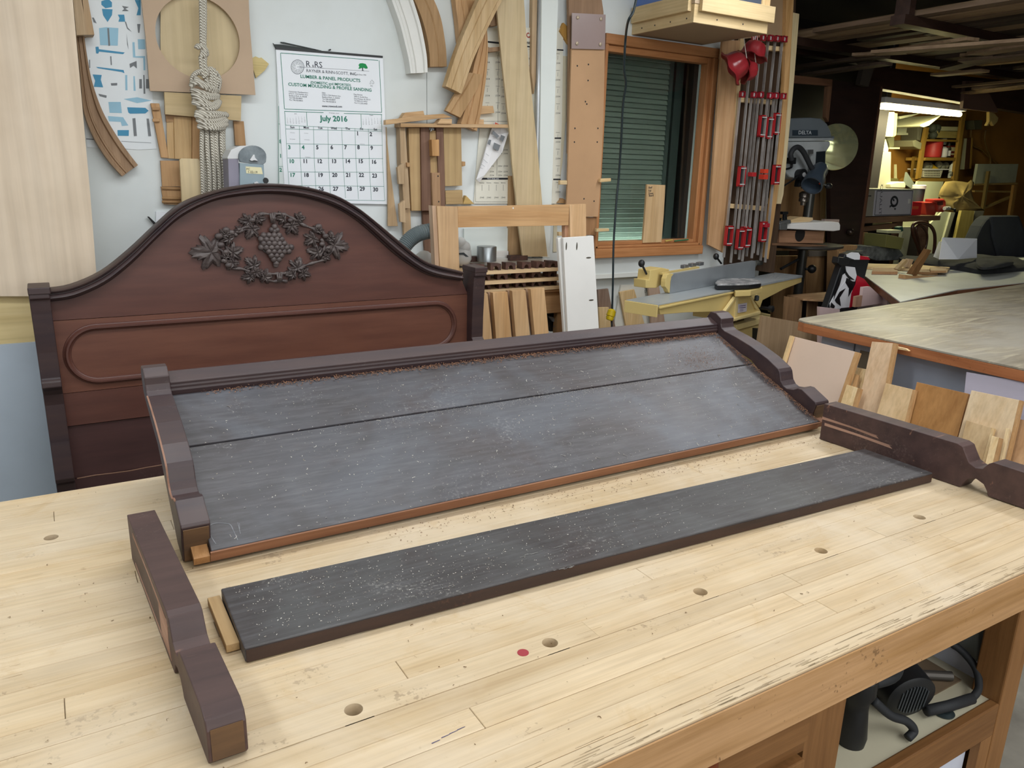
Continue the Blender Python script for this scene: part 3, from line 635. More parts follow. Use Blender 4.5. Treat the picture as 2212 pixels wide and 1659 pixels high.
# stadium bead
pz1 = on(500, 690.5, 1, HY).z; pz0 = on(230, 826, 1, HY).z
L0 = hp3((147, 785)).x; R0 = hp3((981, 696)).x
zt = hp3((500, 686)).z; zb = hp3((240, 820)).z; rad = (zt-zb)/2; cxl = L0+rad; cxr = R0-rad; cz = (zt+zb)/2
st = [V((cxl+(cxr-cxl)*t/12, HY, zt)) for t in range(12)]
st += [V((cxr+rad*math.sin(a), HY, cz+rad*math.cos(a))) for a in [PI*k/20 for k in range(20)]]
st += [V((cxr+(cxl-cxr)*t/12, HY, zb)) for t in range(12)]
st += [V((cxl-rad*math.sin(a), HY, cz-rad*math.cos(a))) for a in [PI*k/20 for k in range(20)]]
def ring(pts, prof):
    n = len(pts); vs = []; fs = []; k = len(prof); c = V((.8, HY, cz))
    for i, p in enumerate(pts):
        t = (pts[(i+1) % n]-pts[i-1]).normalized(); nn = V((t.z, 0, -t.x))
        for s, h in prof: vs.append(p+nn*s+V((0, -h, 0)))
    for i in range(n):
        for j in range(k-1): fs.append((i*k+j, i*k+j+1, ((i+1) % n)*k+j+1, ((i+1) % n)*k+j))
    return vs, fs
mk('oval_bead', ring(st, [(-.014, -.002), (-.012, .004), (-.009, .005), (-.007, .009), (-.003, .014), (.003, .014), (.007, .009), (.009, .005), (.012, .004), (.014, -.002)]), HEADB, hd, smooth=50)
# posts: stepped profile, front towards viewer
zc = .0
pf = [(1.068, .055), (1.066, .075), (1.035, .075), (1.03, .066), (.98, .060), (.84, .050), (.745, .048), (.735, .060), (.715, .062), (.700, .045), (.68, .028), (.64, .022), (.50, .030), (.36, .048), (.345, .040), (.33, .018), (.30, .010), (.26, .014), (.235, .036), (.22, .04), (.0, .04)]
for x0, x1, dz in ((-.072, -.010, 0), (1.652, 1.712, 0)):
    po = mk('post', prism([V((x0, HY-b, a+dz)) for a, b in pf]+[V((x0, HY+.05, 0)), V((x0, HY+.05, 1.068))], (x1-x0, 0, 0)), DARKW, hd, bev=.003)
    mk('cap', bx(x0-.001, x1+.004, HY-.078, HY+.052, 1.050, 1.074), DARKW, po, bev=.003)
# carved wreath
wr_ = mk('wreath_stem', J(*[tube([on(a, b, 1, HY)+V((0, -.012, 0)) for a, b in sm(w1(*pp), 4)], [.006+.002*math.sin(i*1.3) for i in range(len(sm(w1(*pp), 4)))], 8) for pp in (
    (690, 400, 760, 380, 850, 330, 900, 240, 980, 220, 1085, 225), (1090, 225, 1180, 220, 1260, 240, 1350, 290, 1450, 350, 1560, 390, 1640, 410, 1700, 480),
    (480, 480, 560, 420, 620, 420, 690, 470), (430, 600, 520, 640, 560, 720, 620, 830, 720, 840, 830, 870), (880, 900, 1000, 905, 1080, 900, 1165, 900),
    (1170, 900, 1250, 890, 1350, 860, 1450, 810, 1540, 780, 1680, 740), (1640, 500, 1680, 580, 1660, 650, 1620, 700), (760, 400, 700, 430, 680, 410), (1010, 960, 1100, 985, 1170, 975, 1260, 985))]), CARVE, hd, smooth=True)
for pp in ((1060, 210, 1075, 320), (1085, 205, 1090, 325), (1110, 210, 1105, 320), (1140, 895, 1150, 990), (1165, 885, 1170, 995), (1190, 890, 1185, 990)):
    mk('tie', tube([on(a, b, 1, HY)+V((0, -.018, 0)) for a, b in w1(*pp)], .004, 8), CARVE, wr_, smooth=True)
LP_ = [(0, 1.0), (9, .84), (14, .90), (24, .66), (30, .72), (40, .48), (47, .62), (53, .80), (62, .92), (68, .76), (74, .80), (84, .58), (93, .46), (100, .58), (108, .70), (118, .76), (126, .62), (133, .64), (146, .50), (160, .42), (172, .34), (180, .12)]
def leaf(cx, cy, size, tip, h=.017):
    c = on(*w1(cx, cy)[0], 1, HY); s = size*mk_px*.5; rg = random.Random(int(cx*7+cy))
    ang_ = [(a, r) for a, r in LP_]+[(-a, r) for a, r in LP_[-2:0:-1]]; n = len(ang_)
    vs = [c+V((0, -h*.75, 0))]
    for f, hh in ((.30, .95), (.62, 1.0), (.85, .72), (1.0, .35), (1.0, -.2)):
        for k, (a, r) in enumerate(ang_):
            jr_ = 1+rg.uniform(-.04, .04); vein = min(abs(abs(a)-t_) for t_ in (0, 62, 118))
            bul = -.0035 if vein < 3 else .0025*min(1, vein/20)
            th = math.radians(a)+tip
            vs.append(c+V((math.cos(th)*r*f*s*jr_, -(h*hh+(bul if .25 < f < .9 else 0)), math.sin(th)*r*f*s*jr_)))
    fs = [(0, 1+k, 1+(k+1) % n) for k in range(n)]
    for q_ in range(4):
        for k in range(n): fs.append((1+q_*n+k, 1+(q_+1)*n+k, 1+(q_+1)*n+(k+1) % n, 1+q_*n+(k+1) % n))
    mk('leaf', (vs, fs), CARVE, wr_, smooth=35)
mk_px = (on(601, 520, 1, HY)-on(600, 520, 1, HY)).length*.19
for a in ((400, 655, 480, 3.14), (590, 500, 230, 2.4, .022), (560, 450, 170, 1.3, .026), (640, 660, 270, .35), (640, 770, 220, -2.2, .02), (560, 700, 150, 2.0, .022),
          (810, 300, 210, 3.1, .02), (855, 385, 270, -2.0), (930, 275, 190, 0, .022), (720, 400, 130, 3.4, .015), (1210, 270, 190, 3.1, .02), (1305, 350, 270, -.95), (1390, 270, 180, .1, .02),
          (1610, 410, 170, 1.2, .024), (1550, 500, 250, -2.5), (1790, 575, 410, -.15), (1750, 500, 190, 1.4, .024), (1600, 655, 260, 2.9), (1690, 705, 170, -.5, .02), (1720, 620, 120, -1.5, .026),
          (1375, 830, 270, 1.27), (1320, 900, 210, 3.14, .022), (1440, 895, 210, -.3, .018), (880, 800, 250, 2.4), (900, 880, 210, -.9, .022), (840, 930, 210, 3.3), (1000, 930, 220, 0, .02)): leaf(*a)
for a, b, r_ in ((480, 470, 40), (560, 400, 36), (620, 430, 34), (500, 570, 36), (560, 650, 30), (590, 800, 34), (1610, 360, 36), (1690, 470, 34), (1650, 560, 30), (1720, 610, 34), (860, 290, 30), (1290, 290, 30), (1100, 270, 26), (1170, 940, 26), (540, 750, 30)):
    mk('bud', ball(on(*w1(a, b)[0], 1, HY)+V((0, -.016, 0)), r_*mk_px, 10, (1.2, .8, .9)), CARVE, wr_, smooth=True)
gp = [(930, 480), (1020, 435), (1200, 450), (1225, 520), (1320, 600), (1285, 660), (1190, 700), (1130, 810), (1060, 700), (960, 620)]
def inside(x, y, poly):
    r = False; j = len(poly)-1
    for i in range(len(poly)):
        xi, yi = poly[i]; xj, yj = poly[j]
        if (yi > y) != (yj > y) and x < (xj-xi)*(y-yi)/(yj-yi)+xi: r = not r
        j = i
    return r
gc = mk('grape_cluster', prism([on(*w1(*p)[0], 1, HY) for p in gp], (0, -.008, 0)), CARVE, hd)
g0 = None; pos = [(1110, 365, 30), (1075, 395, 26), (1140, 395, 26), (1110, 405, 24)]
r_ = 0; yy = 462
while yy < 810:
    xx = 930+(r_ % 2)*29
    while xx < 1330:
        if inside(xx, yy, gp): pos.append((xx, yy, 31))
        xx += 57
    yy += 45; r_ += 1
pos.append((1128, 795, 27))
for gx, gy, gr in pos:
    hgt = .012+.014*max(0, 1-math.hypot((gx-1110)/190, (gy-570)/230))
    p = on(*w1(gx, gy)[0], 1, HY)+V((0, -hgt, 0))
    if g0 is None:
        g0 = mk('grape', ball(p, 37*mk_px, 12), CARVE, gc, smooth=True); lp = V(p)
    else:
        o = g0.copy(); C.objects.link(o); o.parent = gc; o.location = g0.location+(p-lp); s_ = gr/31; o.scale = (s_, s_, s_)
# ================================================================ THINGS ON AND BEFORE THE WALL
def single(name, vf, m, label, cat, **k): return mk(name, vf, m, None, label, cat, **k)
# plywood and panels at the left
single('plywood_sheet', slab(full(-260, -400, 118, -400, 157, 0, 195, 420, 212, 640, -260, 640), 3.36, .018), PLY, 'large pale plywood sheet standing upright at the left edge', 'plywood')
single('plywood_sheet', slab(full(-260, 634, 70, 634, 225, 636, 240, 742, -260, 745), 3.385, .018), wood('#dcc796', '#cbb27c', 'X', .65, .35, .02), 'yellowish plywood strip between the tall plywood and grey panel', 'plywood')
gp_ = thing('laminate_sheet', 'blue grey laminate panel under the plywood behind the headboard', 'panel', (-.2, 3.39, 0))
mk('sheet', bx(-1.0, .35, 3.37, 3.384, 0, on(40, 742, 1, 3.37).z), plain('#bcc7d3', .45, 0, .06), gp_)
single('moulding_offcut', J(slab(cA(620, -40, 690, -40, 745, 296, 655, 300), 3.60, .1), slab(cA(700, -40, 745, -40, 805, 296, 735, 298), 3.62, .08)), CEDARL, 'short square moulding offcut hanging above the curved moulding', 'moulding')
def curvem(name, A, B, n, y, prof, t, m, label, smooth=25):
    return single(name, moul(resamp(A, n), resamp(B, n), y, prof, t), m, label, 'moulding', smooth=smooth)
CP = [(0, 0), (.01, .014), (.14, .016), (.18, .008), (.24, .006), (.28, .012), (.34, .012), (.38, .004), (.72, .004), (.78, .016), (.99, .018), (1, 0)]
curvem('curved_moulding', cA(645, 290, 668, 480, 690, 720, 715, 960, 800, 1180, 920, 1370, 1040, 1505), cA(715, 290, 740, 470, 785, 700, 870, 940, 970, 1120, 1070, 1270, 1175, 1408), 26, 3.66, CP, .035, CEDAR, 'brown curved moulding hanging left of the blue hardware poster')
# blue hardware poster
po = thing('hardware_poster', 'white paper poster printed with blue hinges and latches', 'poster', tuple(on(250, 320, 1, WY-.002)))
mk('sheet', slab(cA(640, -30, 1210, -30, 1240, 400, 1275, 770, 1300, 790, 1308, 980, 1335, 1270, 1180, 1278, 1080, 1270, 745, 1255, 700, 900), WY-.003, .002), plain('#e6ebee', .7, 0, .05, .3, 12), po)
yb = WY-.0035
shapes_d = [(865, 10, 925, -10, 955, 20, 955, 60, 925, 65, 900, 70, 865, 40), (870, 75, 960, 80, 955, 130, 918, 188, 880, 130), (815, 400, 840, 398, 845, 420, 1065, 448, 1050, 462, 845, 440, 838, 458, 820, 455), (820, 570, 1055, 598, 1062, 625, 1040, 615, 835, 582),
            (790, 635, 868, 640, 860, 680, 880, 745, 800, 740, 812, 690), (1085, 915, 1240, 920, 1268, 945, 1240, 968, 1110, 970, 1095, 960), (1005, 125, 1060, 125, 1068, 185, 1010, 185, 1020, 155), (1150, 0, 1200, 0, 1200, 130, 1165, 130, 1180, 70), (1002, 1110, 1100, 1110, 1098, 1160, 1005, 1158)]
shapes_l = [(845, 240, 905, 232, 1010, 240, 1005, 390, 855, 385), (1055, 845, 1170, 830, 1295, 858, 1170, 880), (925, 870, 1030, 870, 1040, 965, 935, 962), (920, 990, 1050, 1000, 1095, 1070, 1040, 1075, 1030, 1040, 930, 1035), (1130, 360, 1148, 360, 1155, 480, 1238, 478, 1240, 600, 1225, 600, 1222, 495, 1135, 490), (1175, 335, 1235, 335, 1240, 420, 1180, 420), (1068, 640, 1085, 640, 1088, 770, 1070, 770), (1138, 650, 1150, 650, 1158, 775, 1140, 775)]
shapes_k = [(915, 240, 930, 240, 940, 390, 925, 392), (1040, 50, 1100, 60, 1070, 75, 1100, 95, 1040, 95, 1060, 75), (1170, 205, 1198, 205, 1190, 280, 1178, 280), (1080, 285, 1090, 370, 1098, 425, 1085, 380), (1222, 640, 1232, 640, 1240, 800, 1225, 800), (1188, 675, 1210, 675, 1212, 755, 1188, 755), (1245, 675, 1270, 675, 1272, 755, 1245, 755), (945, 710, 1000, 708, 1000, 728, 950, 730), (940, 480, 950, 480, 955, 555, 945, 555), (1105, 545, 1165, 520, 1168, 585, 1140, 560, 1110, 580), (1130, 1010, 1155, 1008, 1168, 1160, 1142, 1162), (1250, 1012, 1270, 1012, 1290, 1162, 1265, 1162), (840, 800, 910, 815, 908, 835, 850, 820), (1065, 185, 1075, 185, 1090, 235, 1125, 272, 1085, 245), (785, 150, 800, 150, 825, 200, 800, 190), (760, 510, 768, 510, 770, 580, 762, 580)]
mk('print', J(*[flat(cA(*s), yb) for s in shapes_d]), BLUEI, po); mk('print', J(*[flat(cA(*s), yb, .0003) for s in shapes_l]), BLUEL, po)
mk('print', J(*[flat(cA(*s), yb, .0008) for s in shapes_k], stroke(cA(1035, 1205, 1290, 1220), yb, .0015), stroke(cA(735, 1185, 800, 1190), yb, .004)), GREYI, po)
# oval template
tp = thing('oval_template', 'brown hardboard template with a large oval cut-out behind the rope', 'template', tuple(on(430, 200, 1, 3.64)))
cc = on(429, 82, 1, 3.64); rx_ = on(517, 82, 1, 3.64).x-cc.x; rz_ = cc.z-on(429, 170, 1, 3.64).z
out = [on(a, b, 1, 3.64) for a, b in cA(1200, -60, 2120, -60, 2130, 200, 2180, 810, 1730, 792, 1280, 775, 1245, 330)]
def ringplate(out, c, rx, rz, t, n=72):
    vs = []; fs = []
    def hit(d):
        best = None
        for i in range(len(out)):
            a, b = out[i], out[(i+1) % len(out)]; ex, ez = b.x-a.x, b.z-a.z; den = d[0]*ez-d[1]*ex
            if abs(den) < 1e-9: continue
            tt = ((a.x-c.x)*ez-(a.z-c.z)*ex)/den; ss = ((a.x-c.x)*d[1]-(a.z-c.z)*d[0])/den
            if tt > 0 and -1e-6 <= ss <= 1+1e-6 and (best is None or tt < best): best = tt
        return best or rx*1.2
    angs = sorted([2*PI*j/n for j in range(n)]+[math.atan2(p.z-c.z, p.x-c.x) % (2*PI) for p in out]); n = len(angs)
    for yy in (0, t):
        for th in angs: vs.append(c+V((rx*math.cos(th), yy, rz*math.sin(th))))
        for th in angs:
            d = (math.cos(th), math.sin(th)); s = hit(d); vs.append(c+V((d[0]*s, yy, d[1]*s)))
    for j in range(n):
        k = (j+1) % n; fs += [(j, k, n+k, n+j), (2*n+j, 3*n+j, 3*n+k, 2*n+k), (j, 2*n+j, 2*n+k, k), (n+j, n+k, 3*n+k, 3*n+j)]
    return vs, fs
mk('template_board', ringplate(out, cc, rx_, rz_, .012), HARD, tp)
mk('backing_board', slab(cA(1370, 0, 2050, 0, 2050, 700, 1370, 700), 3.668, .012), wood('#dcc9a4', '#d6c096', 'Z', .6, .2), tp, label='pale plywood seen through the oval')
single('wood_offcut', slab(cA(2135, 505, 2180, 480, 2212, 495, 2230, 490, 2295, 545, 2260, 600, 2185, 665), 3.684, .01), wood('#d8c48c', '#c6b074', 'X', .7), 'small tan angled offcut right of the oval template', 'offcut')
single('wooden_board', slab(cA(1402, 785, 2060, 818, 2055, 1030, 1410, 975), 3.645, .02), wood('#d9c195', '#cfb586', 'X', .6, .3), 'pale plywood strip crossing behind the coiled rope', 'board')
dp = thing('door_sample', 'orange brown raised panel cabinet door sample hanging behind the rope', 'door sample', tuple(on(390, 340, 1, 3.67)))
mk('stile', slab(cA(1285, 880, 1360, 882, 1440, 1350, 1375, 1345), 3.672, .02), OAK, dp, bev=.002); mk('stile', slab(cA(1640, 985, 1705, 985, 1715, 1368, 1640, 1365), 3.672, .02), OAK, dp, bev=.002)
mk('rail', slab(cA(1295, 915, 1360, 915, 1362, 940, 1300, 940), 3.66, .012), OAKX, dp, bev=.002); mk('rail', slab(cA(1300, 1012, 1362, 1012, 1365, 1040, 1305, 1040), 3.66, .012), OAKX, dp, bev=.002)
mk('rail', slab(cA(1405, 900, 1640, 900, 1640, 1040, 1420, 1040), 3.674, .018), OAKX, dp)
mk('raised_panel', moul(cA(1420, 1000, 1430, 1350), cA(1640, 1000, 1640, 1365), 3.68, [(0, 0), (.25, .004), (.28, .012), (.95, .012), (1, 0)], .01), wood('#ccab7c', '#bd9866', 'Z', .5), dp)
ms = thing('moulding_sample', 'short tan casing sample with bead hanging low beside the rope', 'moulding', tuple(on(370, 440, 1, 3.67)))
mk('casing', slab(cA(1370, 1370, 1560, 1372, 1570, 1590, 1385, 1590), 3.675, .02), OAK, ms); mk('casing', slab(full(348, 403, 395, 404, 397, 443, 354, 441), 3.675, .02), OAK, ms)
for yy in (407, 428, 436): mk('bead', tube([on(350, yy, 1, 3.672), on(396, yy+1, 1, 3.672)], .006, 8), OAKX, ms, smooth=True)
single('wood_strip', slab(cA(1995, 1030, 2080, 1035, 2098, 1245, 2010, 1240), 3.67, .02), OAK, 'reddish tan strip hanging right of the rope coil', 'strip')
single('wooden_board', prism([on(a, b, 1, 3.60) for a, b in full(388, 346, 391, 342, 428, 343, 432, 348, 440, 480, 396, 480)], (0, .02, 0)), wood('#dcc8a2', '#d2ba8e', 'Z', .55, .3), 'pale board with rounded corners left of the rope tails', 'board')
single('picture_frame', J(slab(full(318, 468, 322, 468, 338, 483, 345, 483, 345, 487, 334, 487), 3.68, .01)), BLACK, 'thin black wire bracket on the wall left of the headboard arch', 'bracket')
single('paper_note', slab(full(337, 457, 368, 459, 368, 500, 337, 490), 3.69, .008), PAPER, 'white card on the wall just above the headboard', 'card')
# rope
ROPE, nt, b = newmat('rope')
v, raw, oi = coords(nt, (1, 1, 1)); wv = N(nt, 'ShaderNodeTexWave'); wv.inputs['Scale'].default_value = 55; wv.bands_direction = 'DIAGONAL'; nt.links.new(raw, wv.inputs['Vector'])
nt.links.new(ramp(nt, wv.outputs['Fac'], [(.1, lin('#8f8574')), (.6, lin('#e2dccf'))]), b.inputs['Base Color']); b.inputs['Roughness'].default_value = .9; bump(nt, b, wv.outputs['Fac'], .8, .004)
rp = thing('coiled_rope', 'long hank of twisted white rope tied and hanging on the wall', 'rope', tuple(on(455, 410, 1, 3.60)))
RY = 3.575
def rope(pts, name='strand', r=.0098, y=RY, k=5, dys=None):
    p3 = sm([tuple(on(a, b, 1, y))for a, b in pts], k)
    if dys: p3 = [(p[0], p[1]-dys*math.sin(PI*i/(len(p3)-1)), p[2]) for i, p in enumerate(p3)]
    return mk(name, tube(p3, r, 9), ROPE, rp, smooth=True)
rope(z6(165, -420, 168, -200, 172, 60, 185, 150, 195, 200)); rope(z6(198, -420, 200, -200, 195, 60, 198, 150, 200, 200), r=.0095)
rope(z6(118, 120, 130, 95, 165, 100, 200, 120, 215, 150, 195, 158, 155, 150), 'knot', .011, RY-.01); rope(z6(150, 175, 185, 190, 218, 172, 205, 160, 160, 160), 'knot', .011, RY-.012)
rope(z6(160, 200, 165, 270, 175, 340, 200, 420), r=.0095, y=RY-.008); rope(z6(205, 200, 200, 270, 215, 340, 225, 400), r=.0095, y=RY-.008)
for a in ((240, 310, 215, 400, 225, 480, 240, 560), (262, 305, 270, 400, 262, 480, 260, 560), (285, 320, 305, 400, 300, 500, 290, 560), (310, 350, 335, 420, 335, 500, 315, 560), (330, 380, 352, 440, 345, 510, 325, 570)): rope(z6(*a), 'strand', .0098, RY)
rope(z6(70, 500, 75, 420, 110, 370, 160, 350), y=RY-.01); rope(z6(100, 440, 90, 400, 130, 365, 170, 380), y=RY)
for i, a in enumerate(((60, 500, 110, 470, 200, 520, 315, 570), (100, 420, 160, 470, 250, 520, 318, 550), (62, 545, 150, 570, 250, 600, 340, 605), (75, 590, 150, 610, 240, 625, 335, 620), (85, 630, 150, 640, 230, 680, 300, 700), (80, 668, 160, 690, 260, 700, 345, 650), (130, 715, 220, 735, 310, 720, 352, 660), (150, 755, 240, 780, 330, 785, 430, 800),
                       (110, 770, 200, 810, 300, 810, 420, 790), (108, 800, 180, 850, 300, 860, 405, 825), (125, 845, 200, 890, 320, 895, 428, 850), (150, 880, 250, 915, 350, 915, 425, 890), (135, 915, 220, 930, 320, 935, 400, 925))):
    rope(z6(*a), 'wrap', .0108, RY-.018, 5, .02)
for i in range(10):
    x0 = 175+i*24; x1 = 190+i*27+((i*7) % 5)*4
    rope(z6(x0, 930, x0-5+((i*5) % 7)*3, 1150, x1-12, 1380, x1-5, 1640), 'strand', .0096, RY+.02*(i % 2)-.006)
# grey switch housing with note
gh = thing('motor_housing', 'grey rounded motor housing with handwritten tape label above the headboard', 'machine', tuple(on(535, 440, 1, 3.40)))
HGY = 3.40
def hf(*a): return [on(x, y, 1, HGY) for x, y in z6(*a)]
arc = [(548, 1240)]+[(690+143*math.cos(t)*-1, 1225-115*math.sin(t)) for t in [PI*k/14 for k in range(1, 14)]]+[(832, 1230), (828, 1280), (800, 1306), (690, 1300), (560, 1278)]
fl = [x for p in arc for x in p]
mk('cowl', prism(hf(*fl), (0, .012, 0)), plain('#5d666c', .5, 0, .15, 0, 60, '#8e979b', 9), gh, bev=.002)
body = [(432, 1235), (470, 1155), (560, 1115), (690, 1108), (790, 1150), (820, 1230), (815, 1250), (435, 1250)]
mk('hood', prism([on(x, y, 1, HGY+.013) for x, y in z6(*[c for p in body for c in p])], (0, .12, 0)), plain('#d3d3d3', .5, 0, .05), gh, bev=.006)
mk('column', prism([on(x, y, 1, HGY+.014) for x, y in z6(440, 1245, 545, 1250, 560, 1560, 450, 1560)], (0, .11, 0)), plain('#8c8796', .5), gh)
mk('face_plate', prism(hf(560, 1290, 805, 1306, 815, 1560, 562, 1560), (0, .10, 0)), plain('#8fa0a8', .5), gh)
mk('label_tape', prism([p+V((0, -.001, 0)) for p in hf(618, 1325, 780, 1335, 795, 1405, 625, 1395)], (0, .0008, 0)), plain('#e5ddb4', .7), gh)
mk('writing', J(txt('PC', *z6(645, 1362)[0], 4.5, (10, .3), HGY-.001, lift=.0012), txt('1-22-19', *z6(690, 1393)[0], 4.8, (10, .4), HGY-.001, lift=.0012)), INK, gh)
mk('wing_nut', prism([p+V((0, -.012, 0)) for p in hf(655, 1260, 690, 1205, 705, 1205, 710, 1235, 740, 1270, 700, 1262, 675, 1270)], (0, .012, 0)), plain('#cfd0d2', .4, .3), gh, bev=.001)
mk('wing_nut', prism([p+V((0, -.012, 0)) for p in hf(700, 1490, 730, 1478, 752, 1500, 705, 1510)], (0, .012, 0)), plain('#cfd0d2', .4, .3), gh)
mk('knob', cyl(hf(825, 1470)[0], hf(825, 1470)[0]+V((0, .03, 0)), .012), BLACK, gh)
# ================================================================ CALENDAR
cl = thing('wall_calendar', 'large lumber company wall calendar open at July 2016', 'calendar', tuple(on(720, 440, 1, WY)))
CY = 3.685
def cal(*a): return [on(x, y, 1, CY) for x, y in z5(*a)]
mk('back_pages', prism([on(a, b, 1, CY+.004) for a, b in full(597, 108, 650, 112, 650, 440, 604, 432)], (0, .008, 0)), plain('#dfe6e4', .7), cl)
mk('sheet', prism([on(a, b, 1, CY) for a, b in full(595.8, 104, 827, 123.5, 834, 300, 840.5, 441.5, 617, 436, 607, 300)], (0, .003, 0)), PAPER, cl)
mk('binding_strip', prism([p+V((0, -.003, 0)) for p in cal(48, 100, 2012, 262, 2012, 300, 50, 142)], (0, .012, 0)), BLACK, cl)
for a in ((40, 45, 150, 50, 900, 160, 860, 172, 50, 110), (140, 0, 200, 5, 850, 150, 780, 150, 150, 20), (0, 20, 45, 60, 45, 110, 10, 40)):
    mk('curled_strip', prism([p+V((0, .004, 0)) for p in cal(*a)], (0, .006, 0)), plain('#2b3130', .6), cl)
mk('nail', cyl(cal(1045, 150)[0]+V((0, -.006, 0)), cal(1045, 150)[0]+V((0, .012, 0)), .0035, 10), BLACK, cl)
lines = []
def ln(m, pts, w_=.0018): lines.append(stroke(pts, CY, w_))
for a in ((140, 208, 1930, 345), (135, 208, 208, 1235), (1948, 345, 1995, 1300), (208, 1238, 1995, 1300), (208, 1280, 925, 1305), (1300, 1318, 2000, 1340)): ln(0, z5(*a), .0024)
gx = [(303, 1068), (420, 1072), (541, 1080), (664, 1084), (782, 1090), (895, 1094), (1010, 1100), (1125, 1108)]
gxb = [(340, 1680), (450, 1680), (567, 1680), (688, 1680), (815, 1690), (925, 1700), (1035, 1706), (1150, 1712)]
for a, b in zip(gx, gxb): ln(0, cB(a[0], a[1], a[0]*.38+b[0]*.62+(-8 if True else 0), (a[1]+b[1])/2, b[0], b[1]), .0014)
for yL, yR in ((1068, 1110), (1100, 1122), (1226, 1240), (1348, 1354), (1466, 1470), (1583, 1590), (1700, 1712)):
    xl = 303+(yL-1068)*.065; xr = 1125+(yR-1108)*.04; ln(0, cB(xl, yL, xr, yR), .0016)
ln(0, cB(295, 948, 303, 1068), .002); ln(0, cB(482, 955, 488, 1074), .002); ln(0, cB(947, 975, 950, 1095), .002); ln(0, cB(1122, 980, 1125, 1108), .002)
for a in ((243, 560, 246, 880), (243, 905, 245, 1560), (243, 1058, 300, 1060), (248, 1420, 290, 1422)): lines.append(stroke(cB(*a), CY+.004, .0016))
mk('ruled_lines', J(*lines), GREEN, cl)
D_ = (10, .72); D2 = (10, .3)
gt = []; kt = []
def T(L, s, x, y, h, al='CENTER', d=D_, wx=1, b=0, cr=z5): L.append(txt(s, *cr(x, y)[0], h, d, CY, al, wx, .0008, b))
T(gt, 'LUMBER & PANEL PRODUCTS', 1062, 705, 7.0, wx=1.08, b=.02); T(gt, '(DOMESTIC and IMPORTED)', 1062, 795, 5.2, wx=1.05, b=.02); T(gt, 'CUSTOM MOULDING & PROFILE SANDING', 1065, 865, 6.8, wx=1.06, b=.02)
T(gt, 'July 2016', 1120, 1462, 11.5, wx=1.05, b=.03, d=(10, .25))
T(kt, 'R', 600, 460, 13, 'LEFT'); T(kt, '&', 735, 468, 5.5); T(kt, 'RS', 755, 470, 13, 'LEFT'); T(kt, 'RAYNER & RINN-SCOTT, INC.', 610, 556, 6.6, 'LEFT', wx=.98)
T(kt, 'Fine Woods Since 1930', 1420, 604, 2.8, 'LEFT'); T(kt, 'FSC', 1810, 825, 2.6); T(kt, 'www.rrswood.com', 1085, 1205, 4.2, b=.03, d=D2)
for x, y, t in ((285, 925, ('Corporate Headquarters', '6753 S. Old Harlem Ave.', 'Bedford Park, IL 60638', 'Tel 708.458.8800', 'Fax 708.458.8836')), (895, 950, ('Sales', '6700 S. Old Harlem Ave.', 'Bedford Park, IL 60638', 'Tel 708.458.8809', 'Fax 708.458.8818')),
                (1480, 980, ('Des Moines', '1850 E. Euclid Ave.', 'Des Moines, IA 50313', 'Tel 800-221-6953', 'Fax 515.265.6400'))):
    for i, s in enumerate(t): T(kt, s, x+i*3, y+i*39, 3.1, 'LEFT')
T(kt, 'BY RAYNER - SCOTT', 1120, 1322, 1.8)
for i, s in enumerate(('Sun', 'Mon', 'Tue', 'Wed', 'Thu', 'Fri', 'Sat')): T(kt, s, 362+i*118, 1094+i*3.1, 4.8, cr=cB, b=.03, d=D2)
cx = [318, 436, 557, 680, 797, 908, 1021]
d = 1
for r in range(5):
    for c in range(7):
        if r == 0 and c < 5: continue
        yb_ = 1160+r*118-(6 if c < 6 else 0); xx = cx[c]+r*7
        if d <= 30: T(gt if (c == 0 or d == 4) else kt, str(d), xx, yb_+r*0, 8.4, 'LEFT', cr=cB, b=.035, d=D2)
        d += 1
# the printed rows drop slightly towards the right as the page curls
for (bx_, by_, off, nd) in ((258, 1385, 3, 30), (1650, 1410, 1, 31)):
    T(kt, 'June' if nd == 30 else 'August', bx_+155, by_-52, 2.2, cr=z5)
    dd = 1
    for r in range(6):
        for c in range(7):
            if r == 0 and c < off: continue
            if dd <= nd: T(kt, str(dd), bx_+c*53+r*2, by_+r*28+c*2, 1.7, cr=z5)
            dd += 1
for (x, y, s) in ((362, 1135, 'NEW MOON'), (362, 1190, 'FIRST QUARTER'), (480, 1140, 'FULL MOON'), (485, 1195, 'LAST QUARTER'), (958, 1232, 'CANADA DAY'), (495, 1344, 'INDEPENDENCE')): T(kt, s, x, y, 1.2, cr=cB)
for (x, y, s) in ((262, 1222, '8'), (262, 1345, '1'), (262, 1465, '2')): gt.append(txt(s, *cB(x, y)[0], 8, D2, CY+.004, 'CENTER', 1, .0008, .03))
mk('green_print', J(*gt), GREEN, cl); 
kt.append(stroke(z5(440, 462, 1100, 500, 1765, 545), CY, .001))
lc = (448, 464); ringp = [(lc[0]+118*math.cos(a), lc[1]+130*math.sin(a)) for a in [2*PI*k/28 for k in range(29)]]
kt.append(stroke(z5(*[c for p in ringp for c in p]), CY, .0018))
for k in range(22):
    a = 2*PI*k/22+.1; f = .35+.15*(k % 3); kt.append(stroke(z5(lc[0]+118*f*math.cos(a), lc[1]+130*f*math.sin(a), lc[0]+108*math.cos(a), lc[1]+120*math.sin(a)), CY, .0008))
for f in (.4, .6, .82):
    rgp = [(lc[0]+118*f*math.cos(a)*(1+.05*math.sin(5*a)), lc[1]+130*f*math.sin(a)) for a in [2*PI*k/24 for k in range(25)]]; kt.append(stroke(z5(*[c for p in rgp for c in p]), CY, .0005))
kt.append(flat(z5(1625, 475, 1655, 475, 1650, 520, 1670, 532, 1630, 532, 1638, 505), CY, .0008))
